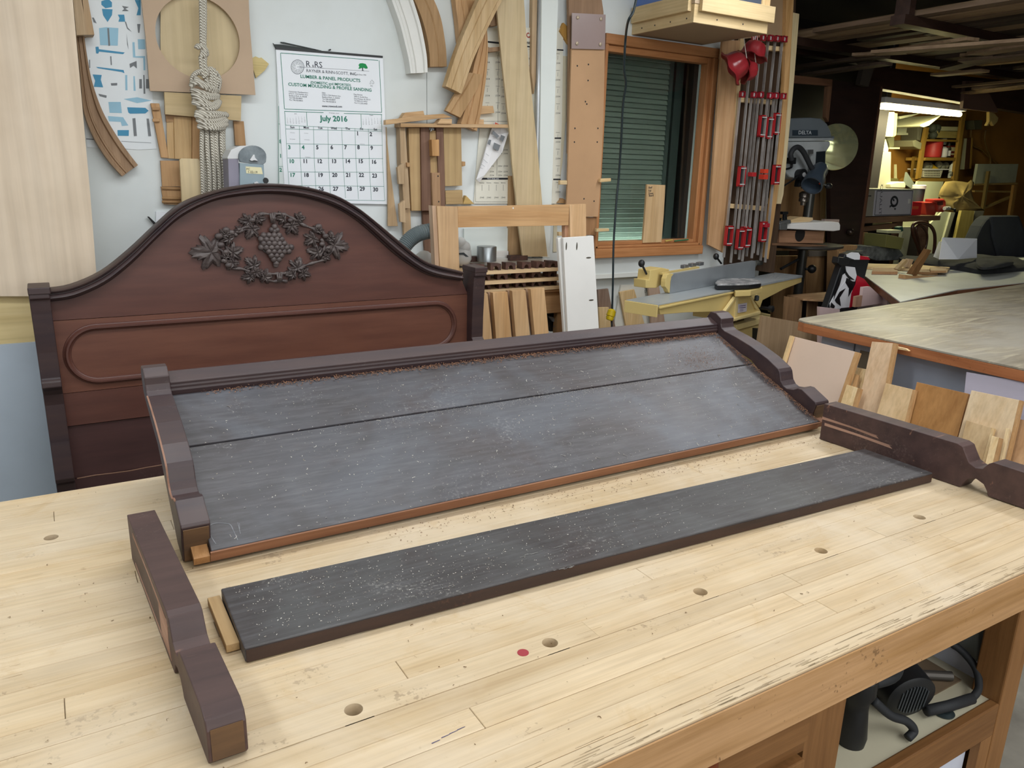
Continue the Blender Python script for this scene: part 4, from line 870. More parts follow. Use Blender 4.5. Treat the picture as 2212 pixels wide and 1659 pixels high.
kt.append(stroke(z5(1768, 765, 1790, 785, 1785, 740, 1815, 705, 1850, 745, 1850, 770, 1815, 775, 1815, 745), CY, .0012))
mk('black_print', J(*kt), plain('#3a3d47', .8, 0, 0), cl)
mk('tree_emblem', flat(z5(1565, 495, 1585, 460, 1568, 430, 1590, 400, 1640, 395, 1700, 410, 1735, 470, 1735, 492, 1700, 498, 1660, 480, 1620, 485, 1590, 498), CY, .0009), plain('#1f9150', .8, 0, .2), cl)
# ---------------------------------------------------------------- mouldings and boards hanging right of the calendar
curvem('curved_moulding', cB(1185, -30, 1232, 100, 1275, 230, 1318, 400, 1345, 520, 1360, 628), cB(1370, -30, 1410, 90, 1448, 220, 1480, 370, 1500, 500, 1505, 620), 22, 3.655,
       [(0, 0), (.01, .014), (.12, .016), (.2, .01), (.33, .008), (.35, .016), (.38, .006), (.80, .006), (.84, .016), (.99, .016), (1, 0)], .045, plain('#e4e3de', .5, 0, .06), 'white painted curved casing hanging high on the wall')
curvem('curved_moulding', cB(1375, -30, 1425, 80, 1468, 200, 1503, 340, 1520, 460, 1525, 572), cB(1545, -30, 1590, 70, 1625, 180, 1650, 320, 1665, 440, 1670, 570), 22, 3.665,
       [(0, 0), (.01, .014), (.5, .014), (.55, .010), (.6, .014), (.99, .014), (1, 0)], .034, wood('#b8956c', '#9c7a54', 'Z', .6), 'grey brown curved casing hanging beside the white one')
curvem('curved_moulding', cB(1960, -40, 1905, 80, 1850, 210, 1790, 350, 1735, 500, 1660, 738), cB(2165, -40, 2080, 120, 2000, 280, 1930, 430, 1880, 550, 1793, 803), 24, 3.585,
       [(0, 0), (.01, .014), (.3, .018), (.32, .013), (.36, .018), (.8, .018), (.84, .013), (.99, .016), (1, 0)], .03, wood('#d9bb90', '#c4a272', 'Z', .6), 'pale curved casing in front, leaning left over the others')
curvem('curved_moulding', cB(1990, 200, 1960, 350, 1900, 560, 1860, 780, 1825, 930, 1788, 1055), cB(2010, 260, 2018, 420, 2010, 600, 1985, 800, 1960, 960, 1925, 1120), 24, 3.63,
       [(0, 0), (.01, .014), (.3, .016), (.34, .010), (.4, .016), (.75, .016), (.78, .010), (.82, .016), (.99, .016), (1, 0)], .03, wood('#cba377', '#b48a5c', 'Z', .6), 'tan curved casing with the longest lower tip, pointing down right')
curvem('curved_moulding', cB(1860, 620, 1800, 720, 1735, 820, 1660, 945), cB(1975, 640, 1930, 760, 1860, 880, 1785, 1005), 16, 3.618,
       [(0, 0), (.01, .012), (.3, .014), (.34, .009), (.4, .014), (.99, .014), (1, 0)], .01, wood('#c9a478', '#b48f62', 'Z', .6), 'tan curved casing under the pale one, lower tip over the ledge')
curvem('curved_moulding', cB(1735, -30, 1750, 80, 1765, 200, 1780, 360), cB(1830, -30, 1855, 90, 1875, 180, 1850, 300), 16, 3.66,
       [(0, 0), (.01, .012), (.5, .012), (.55, .008), (.6, .012), (.99, .012), (1, 0)], .03, wood('#dcb488', '#c89c6c', 'Z', .6), 'orange tan curved casing with its top at the picture edge behind the others')
single('wooden_board', slab(cB(1830, -30, 1975, -30, 1930, 60, 1865, 190), 3.67, .02), OAK, 'orange brown board glimpsed behind the crossing casings', 'board')
single('wooden_block', slab(cC(1040, 130, 1072, 100, 1085, 218, 1030, 225, 1015, 205), 3.64, .05), CEDAR, 'small brown moulding block behind the tall board', 'block', bev=.003)
single('wooden_block', slab(cC(995, 395, 1020, 405, 1105, 398, 1105, 435, 1020, 445, 998, 440), 3.64, .05), CEDAR, 'brown block in front of the tool poster, below the black heading', 'block', bev=.002)
single('wooden_board', moul(cC(1070, -40, 1082, 100, 1125, 540, 1160, 850, 1185, 1090, 1210, 1400, 1240, 1659, 1262, 1900, 1300, 2190), cC(1308, -40, 1320, 140, 1340, 420, 1360, 640, 1390, 930, 1425, 1250, 1460, 1659, 1480, 1900, 1512, 2190), 3.60, [(0, 0), (.0, .0), (1, 0)], .012),
       wood('#d2bd98', '#c9b38a', 'Z', .6, .5), 'tall pale wavy edged board leaning between the poster and the white conduit', 'board')
ro = thing('tool_poster', 'off white poster of router bits behind the boards on the wall', 'poster', tuple(on(1100, 440, 1, WY)))
PY = 3.692
mk('sheet', slab(full(1040, 60, 1217, 60, 1214, 260, 1207, 440, 1024, 440, 1027, 388, 1036, 280), PY, .004), PAPERC, ro)
pr = []
rg = random.Random(5)
for (x, y0, y1, y2) in ((1052, 108, 280, 26), (1073, 110, 260, 26), (1083, 115, 275, 26)):
    pass
for (xx, ya, yb_) in ((1054, 118, 262), (1076, 118, 262), (1088, 120, 255), (1146, 110, 160), (1206, 120, 260), (1206, 290, 420)):
    yy = ya
    while yy < yb_:
        pr.append(stroke([(xx-1, yy), (xx-1.5, yy+9)], PY, .0014)); pr.append(txt('| 2 3 4', xx-1, yy+18, 3.2, D2, PY, bold=.03)); pr.append(txt('STRAIGHT', xx-1, yy-3, 1.6, D2, PY)); yy += 36
for yy in (325, 333, 360, 372, 380):
    for xx in (1062, 1080, 1092): pr.append(txt('| 2 3 4', xx, yy, 2.8, D2, PY, bold=.03))
for xx in (1041, 1056, 1072, 1087): pr.append(stroke([(xx, 399), (xx, 412)], PY, .0015)); pr.append(txt('| 3 4 5', xx, 428, 2.8, D2, PY, bold=.03)); pr.append(txt('BEADING', xx, 396, 2, D2, PY))
for a in ((1077, 115, 1075, 290, 1073, 380), (1027, 436, 1100, 436), (1100, 392, 1100, 436), (1027, 392, 1027, 436), (1045, 262, 1096, 262)): pr.append(stroke([(a[i], a[i+1]) for i in range(0, len(a), 2)], PY, .0014))
for a in ((1050, 88, 1078, 91, 1078, 95, 1050, 92), (1032, 384, 1100, 384, 1100, 388, 1032, 388), (1138, 99, 1150, 100, 1150, 103, 1138, 102), (1203, 106, 1217, 107, 1217, 110, 1203, 109), (1198, 297, 1212, 297, 1212, 300, 1198, 300), (1195, 386, 1211, 386, 1211, 389, 1195, 389)): pr.append(flat(full(*a), PY, .0008))
pr.append(txt('nol', 1138, 95, 7, D2, PY, 'LEFT', .8, bold=.03))
mk('print', J(*pr), INK, ro)
mk('print', txt('CA', 1137, 81, 10.5, D2, PY, 'LEFT', .8, bold=.04), plain('#b04a3a', .8), ro)
mk('heading', txt('PILOT PANEL BITS', 1065, 387.3, 2.6, D2, PY, lift=.0012), PAPER, ro)
lf = thing('instruction_leaflet', 'crumpled white instruction leaflet pinned below the wooden ledge', 'leaflet', tuple(on(1050, 390, 1, 3.66)))
a_ = cC(1060, 1040, 1110, 1060, 1180, 1130, 1125, 1300, 1030, 1420, 975, 1495, 930, 1555, 905, 1530, 960, 1370, 1010, 1180, 1035, 1100)
mk('sheet', prism([on(x, y, 1, 3.655+.012*math.sin(i*2.2)) for i, (x, y) in enumerate(a_)], (0, .004, 0)), plain('#e8e7e8', .6, 0, .05), lf)
mk('print', J(*[flat(cC(*s), 3.64) for s in ((1045, 1110, 1100, 1160, 1080, 1180, 1040, 1140), (1055, 1215, 1110, 1240, 1090, 1290, 1045, 1265), (1010, 1190, 1032, 1195, 1020, 1240, 998, 1225), (1115, 1150, 1150, 1165, 1130, 1210, 1105, 1190))],
    *[stroke(cC(*s), 3.64, .0015) for s in ((985, 1310, 1010, 1330), (965, 1360, 1000, 1390), (945, 1400, 975, 1420), (935, 1430, 960, 1440), (1040, 1160, 1090, 1190))]), GREYI, lf)
mk('logo', flat(cC(1065, 1042, 1100, 1060, 1085, 1075, 1062, 1060), 3.642), plain('#c25a44', .7), lf)
# ledge cluster of jigs
def S1(name, pts, y, t, m, label, cat, bev=.0015, **k): return single(name, slab(pts, y, t), m, label, cat, bev=bev, **k)
S1('wooden_strip', z7(100, 218, 340, 192, 560, 150, 1040, 120, 1190, 178, 930, 200, 350, 268, 100, 300), 3.61, .03, ASHX, 'long thin wooden strip sloping right from behind the calendar', 'strip')
S1('wooden_offcut', z7(355, 192, 415, 100, 715, 70, 735, 150, 560, 168), 3.645, .04, ASHX, 'tapered offcut standing on the sloping strip', 'offcut')
S1('wooden_offcut', z7(1000, 200, 1180, 203, 1180, 285, 940, 282), 3.60, .05, ASHX, 'short offcut lying on the ledge under the casings', 'offcut')
S1('wooden_offcut', z7(1650, -10, 1850, -10, 1870, 105, 1630, 130), 3.66, .03, ASHX, 'slanted offcut right of the longest casing tip', 'offcut')
S1('wooden_offcut', z7(1590, 208, 1700, 212, 1700, 290, 1590, 290), 3.66, .03, ASHX, 'small block on the ledge right of the casing tip', 'offcut')
jg = thing('ledge_frame', 'light wood ledge with upright forming a frame around the hanging jigs', 'ledge', tuple(on(1000, 275, 1, 3.62)))
mk('rail', slab(z7(345, 272, 1300, 285, 2095, 292, 2100, 348, 1300, 342, 345, 335), 3.61, .08), ASHX, jg, bev=.001)
mk('upright', slab(z7(330, 300, 415, 300, 455, 900, 500, 1659, 400, 1659, 345, 900), 3.64, .05), CEDARL, jg, bev=.001)
S1('jig_board', z7(470, 350, 670, 345, 680, 1000, 690, 1700, 520, 1700, 490, 1000), 3.66, .03, wood('#c3a67b', '#b69568', 'Z', .6, .4), 'tan jig board, left of the two brown strips', 'jig')
S1('brown_strip', z7(672, 343, 810, 343, 830, 1000, 840, 1700, 690, 1700), 3.645, .03, WALNUT, 'grooved reddish brown strip, left of the small blocks', 'strip')
S1('jig_board', z7(815, 380, 940, 400, 960, 1060, 985, 1700, 840, 1700, 825, 1000), 3.655, .03, wood('#c3a67b', '#b69568', 'Z', .6, .4), 'narrow tan jig strip carrying a small block', 'jig')
S1('brown_strip', z7(925, 343, 1035, 343, 1060, 1000, 1075, 1700, 985, 1700, 955, 1060), 3.645, .03, WALNUT, 'reddish brown strip right of the small blocks', 'strip')
S1('jig_board', z7(1040, 345, 1330, 350, 1345, 1290, 1065, 1300), 3.66, .03, wood('#c3a87c', '#b6976a', 'Z', .6, .4), 'wide tan jig board right of the brown strips', 'jig')
S1('jig_board', z7(1070, 1372, 1350, 1360, 1358, 1590, 1080, 1595), 3.66, .03, wood('#c3a87c', '#b6976a', 'X', .6, .4), 'short tan jig board below the wide one', 'jig')
S1('wooden_block', z7(850, 540, 970, 538, 975, 808, 862, 808), 3.61, .045, wood('#cfa06c', '#b18350', 'Z', .6), 'small upright block fixed on the narrow jig strip', 'block', bev=.002)
S1('wooden_block', z7(848, 1080, 985, 1080, 1000, 1700, 870, 1700), 3.63, .03, wood('#bf9a76', '#ab8563', 'Z', .6), 'longer block with two screw holes below the small block', 'block', bev=.002)
for p, l in ((z7(950, 1135), 'upper'), (z7(962, 1550), 'lower')): pass
mk_s = J(cyl(on(*z7(950, 1135)[0], 1, 3.629), on(*z7(950, 1135)[0], 1, 3.6315), .004, 10), cyl(on(*z7(962, 1550)[0], 1, 3.629), on(*z7(962, 1550)[0], 1, 3.6315), .004, 10))
single('screw_hole', mk_s, INK, 'dark screw holes in the longer block', 'hole', kind='stuff')
S1('wooden_block', z7(1342, 893, 1398, 900, 1398, 965, 1345, 980), 3.66, .035, OAKX, 'tiny block sticking out right of the wide jig board', 'block')
S1('wooden_block', z7(445, 912, 490, 915, 492, 985, 450, 985), 3.625, .03, OAKX, 'tiny dark block left of the tan jig board', 'block')
hk = single('cup_hook', tube(sm([on(a, b, 1, 3.63) for a, b in z7(825, 405, 850, 385, 850, 360, 870, 352, 882, 368, 870, 385)], 5), .003, 6), STEEL, 'small wire hook above the small block', 'hook', smooth=True)
S1('template_stick', z7(115, 330, 130, 600, 170, 1000, 255, 1640, 300, 1950, 140, 1950, 140, 1350), 3.665, .015, CEDARL, 'thin tan stick hanging against the calendar\'s right edge', 'stick')
S1('template_stick', z7(290, 995, 380, 925, 400, 930, 405, 1265, 315, 1265), 3.62, .02, CEDARL, 'notched template piece over the upright, upper one', 'stick')
S1('template_stick', z7(400, 1262, 500, 1600, 520, 2200, 400, 2100, 370, 1640, 375, 1300), 3.67, .02, CEDARL, 'long template stick under the notched piece', 'stick')
S1('template_stick', z7(320, 1590, 400, 1530, 415, 1540, 430, 1900, 340, 1880), 3.62, .02, CEDARL, 'notched template piece over the upright, lower one', 'stick')
S1('wooden_wedge', z7(1360, 1590, 1410, 1450, 1545, 1590), 3.67, .03, wood('#d9b878', '#c9a660', 'X', .6), 'pale triangular wedge left of the poster bottom', 'wedge')
# jigs continue behind the frame
S1('brown_strip', cF(440, 0, 640, 0, 520, 260, 540, 640, 470, 700, 450, 400), 3.672, .02, WALNUT, 'brown strip running down behind the new wooden frame', 'strip')
S1('wooden_board', cF(1195, 0, 1235, 0, 1300, 700, 1185, 700), 3.665, .03, wood('#c3a178', '#ad8a60', 'Z', .6, .5), 'brown board edge just left of the tall pale board', 'board')
# white conduit and edge strips
cd_ = thing('wall_conduit', 'white painted boxed conduit running up the wall left of the pegged board', 'conduit', tuple(on(1185, 560, 1, 3.66)))
mk('box', slab(cC(1462, -40, 1605, -40, 1590, 420, 1575, 900, 1550, 1659, 1530, 2200, 1470, 2200, 1440, 1659, 1452, 900), 3.64, .06), plain('#dfe4e0', .6, 0, .03), cd_, bev=.002)
mk('pipe', tube([on(a, b, 1, 3.66) for a, b in cC(1452, -40, 1430, 900, 1415, 1659, 1400, 2200)], .012, 12), plain('#c9cdd0', .35, .4), cd_, smooth=True)
single('edge_strip', slab(cC(1385, -40, 1425, -40, 1412, 700, 1395, 800, 1375, 620), 3.67, .03), CEDARL, 'thin brown strip left of the white conduit', 'strip')
S1('wooden_offcut', cC(1618, 265, 1650, 192, 1700, 245, 1695, 380), 3.68, .02, wood('#cf9f55', '#b98a42', 'Z', .6), 'yellow brown angled offcut left of the brown board', 'offcut')
single('cardboard_strip', slab(cC(1590, 470, 1680, 480, 1672, 1040, 1665, 1050, 1640, 1380, 1600, 1659, 1590, 2150, 1560, 2150, 1570, 1659), 3.695, .004), plain('#d8cfb4', .8), 'creased cream cardboard strip left of the brown board', 'cardboard')
# pegged board and what hangs over it
pb = thing('template_board', 'long brown hardboard template with screw holes left of the window', 'template', tuple(on(1255, 470, 1, 3.63)))
mk('board', slab(cC(1718, 415, 2002, 422, 1990, 1000, 1960, 1659, 1945, 1850, 1665, 1850, 1680, 1659, 1700, 1000), 3.625, .012), MDF, pb, bev=.001)
hs = [(1765, 562), (1860, 550), (1857, 687), (1834, 867), (1846, 888), (1745, 1095), (1941, 1095), (1740, 1212), (1935, 1212)]
mk('screw_hole', J(*[cyl(on(*cC(a, b)[0], 1, 3.6235), on(*cC(a, b)[0], 1, 3.6255), .0045, 10) for a, b in hs]+[cyl(on(*cF(a, b)[0], 1, 3.6235), on(*cF(a, b)[0], 1, 3.6255), .0045, 10) for a, b in ((1822, 195), (1908, 215))]), INK, pb)
S1('brown_board', cC(1690, -40, 1970, -40, 1990, 100, 2000, 415, 1905, 1330, 1690, 1310, 1700, 400), 3.645, .02, wood('#a58467', '#8f7055', 'Z', .6), 'dark tan board behind the hardboard template', 'board')
ac = thing('acrylic_sheet', 'clear smoky acrylic plate screwed over the brown board at the top', 'sheet', tuple(on(1270, 105, 1, 3.615)))
mk('sheet', slab(cC(1722, 110, 2008, 125, 2002, 422, 1718, 415), 3.613, .005), plain('#9b8884', .25, 0, .05), ac)
for a, b in ((1770, 150), (1968, 162), (1763, 371), (1962, 379)): mk('screw', lathe(on(*cC(a, b)[0], 1, 3.612), (0, -1, 0), [(.009, 0), (.009, .003), (.003, .005)], 12), plain('#b9a890', .4, .4), ac)
for i, (a, l) in enumerate((((1965, 1525, 2055, 1520, 2053, 1548, 1960, 1555), 'right end of the upper peg, in front of the window'), ((1620, 1538, 1680, 1540, 1680, 1575, 1620, 1575), 'left end of the upper peg beside the template board'))):
    single('wooden_peg', slab(cC(*a), 3.60, .02), PINEX, l, 'peg', bev=.002)
single('wooden_peg', slab(cF(1930, 450, 2038, 448, 2038, 472, 1930, 478), 3.60, .02), PINEX, 'lower peg sticking out across the window corner', 'peg', bev=.002)
single('wooden_peg', slab(cF(1608, 478, 1670, 480, 1670, 510, 1608, 512), 3.60, .02), PINEX, 'short lower peg right of the white conduit', 'peg', bev=.002)
S1('card', cF(1840, 350, 1935, 355, 1930, 505, 1840, 505), 3.64, .02, wood('#a87f5a', '#94704c', 'Z', .7), 'brown card below the hardboard template', 'card')
single('wooden_offcut', slab(cF(1605, 230, 1640, 190, 1665, 205, 1665, 235), 3.67, .03), OAKX, 'tiny angled offcut left of the template board foot', 'offcut')
# board in the window, pencils
wbd = thing('noted_board', 'pale wooden board with handwriting leaning in the window', 'board', tuple(on(1410, 524, 1, 3.67)))
mk('board', slab(cG(782, 72, 938, 78, 925, 320, 905, 566, 745, 572, 765, 320), 3.672, .014), wood('#d2b288', '#bb9768', 'Z', .6, .6), wbd, bev=.001)
mk('writing', J(*[txt(s, *cG(x, y)[0], 4.4, (10, -.6), 3.672, 'LEFT', .9, .0008, .02) for s, x, y in (('Shelf', 792, 108), ('Full', 792, 135), ('Down', 792, 158), ('Board', 795, 176))]), INK, wbd)
single('pencil', cyl(on(*cG(938, 556)[0], 1, 3.665), on(*cG(998, 546)[0], 1, 3.665), .004, 6), plain('#c9b25a', .5), 'short yellow pencil on the window stool', 'pencil')
single('pencil', cyl(on(*cG(1015, 556)[0], 1, 3.668), on(*cG(1132, 543)[0], 1, 3.668), .0045, 6), plain('#2f6b4a', .5), 'green pencil on the window stool', 'pencil')
# hanging black cable with yellow plug
cb = thing('extension_cable', 'black cable hanging in front of the window ending in a yellow plug', 'cable', tuple(on(1319, 690, 1, 3.45)))
pts = cD(700, -60, 665, 95, 620, 180, 600, 300, 590, 450, 585, 600, 600, 720, 575, 900, 560, 1200, 540, 1500)+cG(525, 150, 510, 350, 495, 600, 490, 900, 483, 1150)
mk('cord', tube(sm([tuple(on(a, b, 1, 2.98 if i < 2 else (3.0 if i == 2 else 3.10+min(i, 9)*.04))) for i, (a, b) in enumerate(pts)], 5), .006, 10), plain('#1d2b30', .5), cb, smooth=True)
pp = on(*cG(482, 1150)[0], 1, 3.46); mk('plug', lathe(pp, on(*cG(462, 1215)[0], 1, 3.46)-pp, [(.012, -.01), (.024, 0), (.026, .03), (.022, .034), (.024, .04), (.02, .055), (.012, .058)], 20), plain('#e0c21a', .4), cb, smooth=40)
mk('cord', tube([on(a, b, 1, 3.46) for a, b in cG(478, 1215, 482, 1330, 480, 1600)], .006, 8), BLACK, cb, smooth=True)
# ---------------------------------------------------------------- box hanging over the window (axis aligned, runs out from the wall)
A = on(1357, 75, 1, WY); zb_ = A.z; Bp = on(1499, 51, 2, zb_); Cp = on(1663, 73, 2, zb_); Dp = on(1518, 97, 2, zb_)
X0, X1, Y0 = (A.x+Bp.x)/2, max(Cp.x, Dp.x), (Bp.y+Cp.y)/2
bo = thing('wall_box', 'pale wooden box cabinet hanging over the window with blue grey panels', 'cabinet', (X0, Y0, zb_))
PL2 = wood('#d6bf94', '#ccb284', 'X', .6, .6); PL3 = wood('#d6bf94', '#ccb284', 'Y', .6, .6)
mk('bottom', bx(X0+.005, X1-.005, Y0+.005, WY, zb_, zb_+.02), plain('#a99073', .8, 0, .05), bo)
mk('front_skirt', bx(X0, X1, Y0, Y0+.02, zb_+.001, zb_+.09), PL2, bo, bev=.002); mk('side_skirt', bx(X0-.001, X0+.02, Y0+.02, WY, zb_+.001, zb_+.09), PL3, bo, bev=.002)
mk('front_lip', bx(X0+.03, X1+.02, Y0-.025, Y0-.001, zb_+.055, zb_+.135), PL2, bo, bev=.002); mk('side_lip', bx(X0-.026, X0-.0015, Y0+.02, WY-.02, zb_+.055, zb_+.135), PL3, bo, bev=.002)
mk('blue_panel', bx(X0+.005, X0+.015, Y0+.03, WY-.02, zb_+.09, 2.7), plain('#5b78b8', .4, 0, .05), bo); mk('dark_panel', bx(X0+.05, X1-.06, Y0+.008, Y0+.02, zb_+.09, 2.7), plain('#4c5563', .4, 0, .1), bo)
mk('corner_post', bx(X0-.004, X0+.05, Y0-.004, Y0+.05, zb_+.09, 2.7), plain('#b09a80', .6), bo); mk('corner_post', bx(X1-.06, X1, Y0, Y0+.05, zb_+.09, 2.7), PINE, bo)
mk('nail', J(*[lathe((X0+f*(X1-X0), Y0-.0005, zb_+.03), (0, -1, 0), [(.004, 0), (.004, .001)], 8) for f in (.3, .65)]+[lathe((X0-.0015, Y0+f*(WY-Y0), zb_+.025), (-1, 0, 0), [(.004, 0), (.004, .001)], 8) for f in (.1, .35, .6, .82)]), INK, bo)
# ---------------------------------------------------------------- clamp rack
ck = thing('clamp_rack', 'tall wooden wall rack holding the red bar clamps', 'rack', tuple(on(1620, 560, 1, 3.66)))
mk('back_board', slab(full(1598, -20, 1720, -20, 1712, 200, 1672, 590, 1570, 575, 1590, 200), 3.665, .03), wood('#4f3c2c', '#3b2c22', 'Z', .7), ck)
mk('upper_panel', slab(full(1600, -20, 1700, -20, 1698, 76, 1600, 84), 3.63, .02), plain('#a58a6a', .7), ck)
mk('side_board', slab(cD(1430, 340, 1590, 345, 1545, 700, 1530, 1200, 1500, 1680, 1440, 2160, 1305, 2090, 1330, 1680, 1400, 700), 3.60, .02), wood('#cda57c', '#b48a60', 'Z', .6, .6), ck, bev=.002)
mk('side_edge', slab(cD(1580, 330, 1612, 330, 1570, 860, 1500, 1659, 1490, 1700, 1445, 2160, 1425, 2155, 1495, 1680, 1545, 800), 3.595, .02), PINE, ck, bev=.002)
mk('inner_strip', slab(full(1700, -20, 1716, -20, 1705, 180, 1693, 330, 1660, 560, 1650, 556, 1682, 330, 1695, 180), 3.60, .03), wood('#d3a873', '#bd8f58', 'Z', .6), ck, bev=.002)
mk('outer_post', slab(cE(240, 105, 296, 118, 250, 700, 160, 1659, 140, 1740, 40, 1740, 90, 1659, 200, 700), 3.62, .04), wood('#d8c7a0', '#c6b288', 'Z', .6, .5), ck, bev=.002)
mk('outer_post', slab(cE(150, -40, 250, -40, 230, 480, 175, 780, 150, 780, 180, 300), 3.64, .03), wood('#c7a77c', '#b18f64', 'Z', .6, .5), ck, bev=.002)
for y_ in (97, 213, 442):
    sh = (y_-97)*.115
    mk('slotted_cleat', slab(full(1597-sh, y_-4, 1692-sh*.9, y_+4, 1691-sh*.9, y_+14, 1596-sh, y_+6), 3.615, .045), PINEX, ck, bev=.001)
REDF = plain('#9e2430', .4, 0, .15); GUN = plain('#a8a39f', .4, .25, .2, 0, 60, '#7a726c')
HX = [(1628, 82, 372, 40), (1646, 82, 505, 38), (1662, 83, 264, 42), (1677, 84, 268, 42), (1692, 85, 259, 42), (1601, 204, 506, 40), (1626, 205, 514, 42), (1641, 205, 510, 40), (1661, 207, 377, 10), (1674, 207, 497, 42), (1690, 208, 372, 40)]
for i, (hx, hy, jy, jh) in enumerate(HX):
    row = 'upper' if hy < 150 else 'lower'; pos = ['first', 'second', 'third', 'fourth', 'fifth', 'first', 'second', 'third', 'fourth', 'fifth', 'sixth'][i]
    yy = 3.585 if hy < 150 else 3.56
    t = thing('bar_clamp', '%s red bar clamp from the left in the %s row of the rack' % (pos, row), 'clamp', tuple(on(hx-(565-hy)*.095, 565, 1, yy)), 'red bar clamps on the wall rack')
    sc_ = .0024
    hd3 = on(hx, hy, 1, yy); bt3 = on(hx-(568-hy)*.098, 568-(i*7) % 23, 1, yy); dn = (bt3-hd3).normalized(); rt_ = V((-dn.z, 0, dn.x)); 
    if rt_.x < 0: rt_ = -rt_
    fw_ = V((0, -1, 0))
    mk('bar', obx(hd3-rt_*.0033-dn*.01, rt_*.0066, V((0, .016, 0)), bt3-hd3+dn*.01), GUN, t)
    # head: small red frame with bright screw
    hw, hh = .019, .036
    for a, b, c, d in ((-hw, -hw+.006, -hh/2, hh/2), (hw-.006, hw, -hh/2, hh/2), (-hw, hw, -hh/2, -hh/2+.005), (-hw, hw, hh/2-.005, hh/2)):
        mk('head_plate', obx(hd3+rt_*a+dn*c, rt_*(b-a), fw_*.018, dn*(d-c)), REDF, t)
    mk('head_core', obx(hd3-rt_*.006-dn*.010, rt_*.012, fw_*.012, dn*.020), plain('#c9c4c4', .4, .3), t)
    f = (jy-hy)/(568-hy); jc = hd3+(on(hx-(568-hy)*.098, 568, 1, yy)-hd3)*f; L = jh*.0031; hw = .028
    if jh > 15:
        for a, b, c, d in ((-hw, -hw+.007, -L/2, L/2), (hw-.007, hw, -L/2, L/2), (-hw, hw, -L/2, -L/2+.006), (-hw, hw, L/2-.008, L/2)):
            mk('jaw_plate', obx(jc+rt_*a+dn*c, rt_*(b-a), fw_*.022, dn*(d-c)), RED, t)
        mk('screw', cyl(jc-dn*L*.4+fw_*.008, jc+dn*L*.36+fw_*.008, .009, 8), BLACK, t)
        mk('cross_bar', J(obx(jc-rt_*hw*.7+dn*(L/2-.016)+fw_*.0225, rt_*hw*1.4, fw_*.004, dn*.006), obx(jc-rt_*hw*.7-dn*(L/2-.010)+fw_*.0225, rt_*hw*1.4, fw_*.004, dn*.006)), plain('#d8d4d2', .4, .2), t)
    else:
        mk('pad', obx(jc-rt_*.02-dn*.016, rt_*.04, fw_*.04, dn*.03), plain('#c43c2c', .4), t)
for i, (px, py, m, l) in enumerate(((1630, 377, RED, 'small red clamp pad left of the orange pad'), (1656, 370, plain('#d2432a', .4), 'small orange red clamp pad between the two lower jaws'), (1659, 487, REDF, 'dark red pad at the right of the lowest clamp jaws'))):
    c = on(px, py, 1, 3.52); single('clamp_pad', obx(c+V((-.018, 0, -.013)), (.036, 0, 0), (0, .04, 0), (0, 0, .026)), m, l, 'clamp part', bev=.002)
# ---------------------------------------------------------------- red bells
def bell(cx, cy, r, ax, label, m=None):
    t = thing('red_bell', label, 'bell', tuple(on(cx, cy, 1, 3.45)))
    c = on(cx, cy, 1, 3.45); a = V(ax).normalized(); m = m or plain('#8f262c', .3, 0, .15)
    n = 36; prof = [(.02, 1.0), (.35, .97), (.62, .85), (.78, .65), (.86, .40), (.92, .15), (1.02, 0), (1.25, -.10), (1.22, -.12), (.95, -.03), (.8, .1), (.5, .5)]
    up_ = V((0, 0, 1)); u = (up_-a*up_.dot(a)).normalized(); v_ = a.cross(u); vs = []; fs = []
    for k, (rr_, h) in enumerate(prof):
        for j in range(n):
            th = 2*PI*j/n; wv_ = 1+(.05*math.cos(8*th) if .3 < rr_ < .9 else 0); hh = h+(.07*math.cos(6*th) if rr_ > 1.1 else 0)
            vs.append(c+a*(hh*r*1.1)+(u*math.cos(th)+v_*math.sin(th))*rr_*r*wv_)
    for k in range(len(prof)-1):
        for j in range(n): fs.append((k*n+j, k*n+(j+1) % n, (k+1)*n+(j+1) % n, (k+1)*n+j))
    fs.append(tuple(range(n)))
    mk('shell', (vs, fs), m, t, smooth=50)
    top = c+a*r*1.1; mk('hanging_cord', tube(sm([tuple(top), tuple(top+V((-.03, 0, .08))), tuple(top+V((-.05, .02, .22)))], 6), .0025, 6), plain('#c9c4b8', .7), t, smooth=True)
bell(1580, 147, .086, (.5, -.5, .45), 'red plastic bell hanging lowest left before the clamp rack')
bell(1611, 152, .062, (.8, -.35, .05), 'red plastic bell in the middle of the three')
bell(1625, 120, .076, (.25, -.1, .9), 'red plastic bell hanging highest at the right')
# ================================================================ BENCH ITEMS BEHIND THE HEADBOARD
def ext(pts, y, t, zbot=0.0):
    """TL, TR, BR, BL pixels; sides are carried on to height zbot"""
    a, b, c, d = P(pts, y); 
    c2 = b+(c-b)*((b.z-zbot)/(b.z-c.z)); d2 = a+(d-a)*((a.z-zbot)/(a.z-d.z))
    return prism([a, b, c2, d2], (0, t, 0))
fr = thing('wooden_frame', 'new unfinished wooden frame standing behind the arch block racks', 'frame', tuple(on(1000, 600, 1, 3.36)))
mk('stile', ext(cF(568, 258, 745, 262, 760, 790, 595, 775), 3.36, .035), wood('#deb98f', '#cba377', 'Z', .6, .6), fr, bev=.001)
mk('stile', ext(cF(1700, 245, 1840, 240, 1842, 520, 1705, 520), 3.36, .035), wood('#deb98f', '#cba377', 'Z', .6, .6), fr, bev=.001)
mk('rail', slab(cF(746, 262, 1699, 245, 1690, 422, 750, 440), 3.362, .032), wood('#cda476', '#b78a5c', 'X', .6, .6), fr, bev=.001)
mk('stile_edge', ext(cF(528, 254, 567, 257, 594, 775, 552, 758), 3.37, .04), wood('#e0c2a6', '#cfab8c', 'Z', .6, .6), fr)
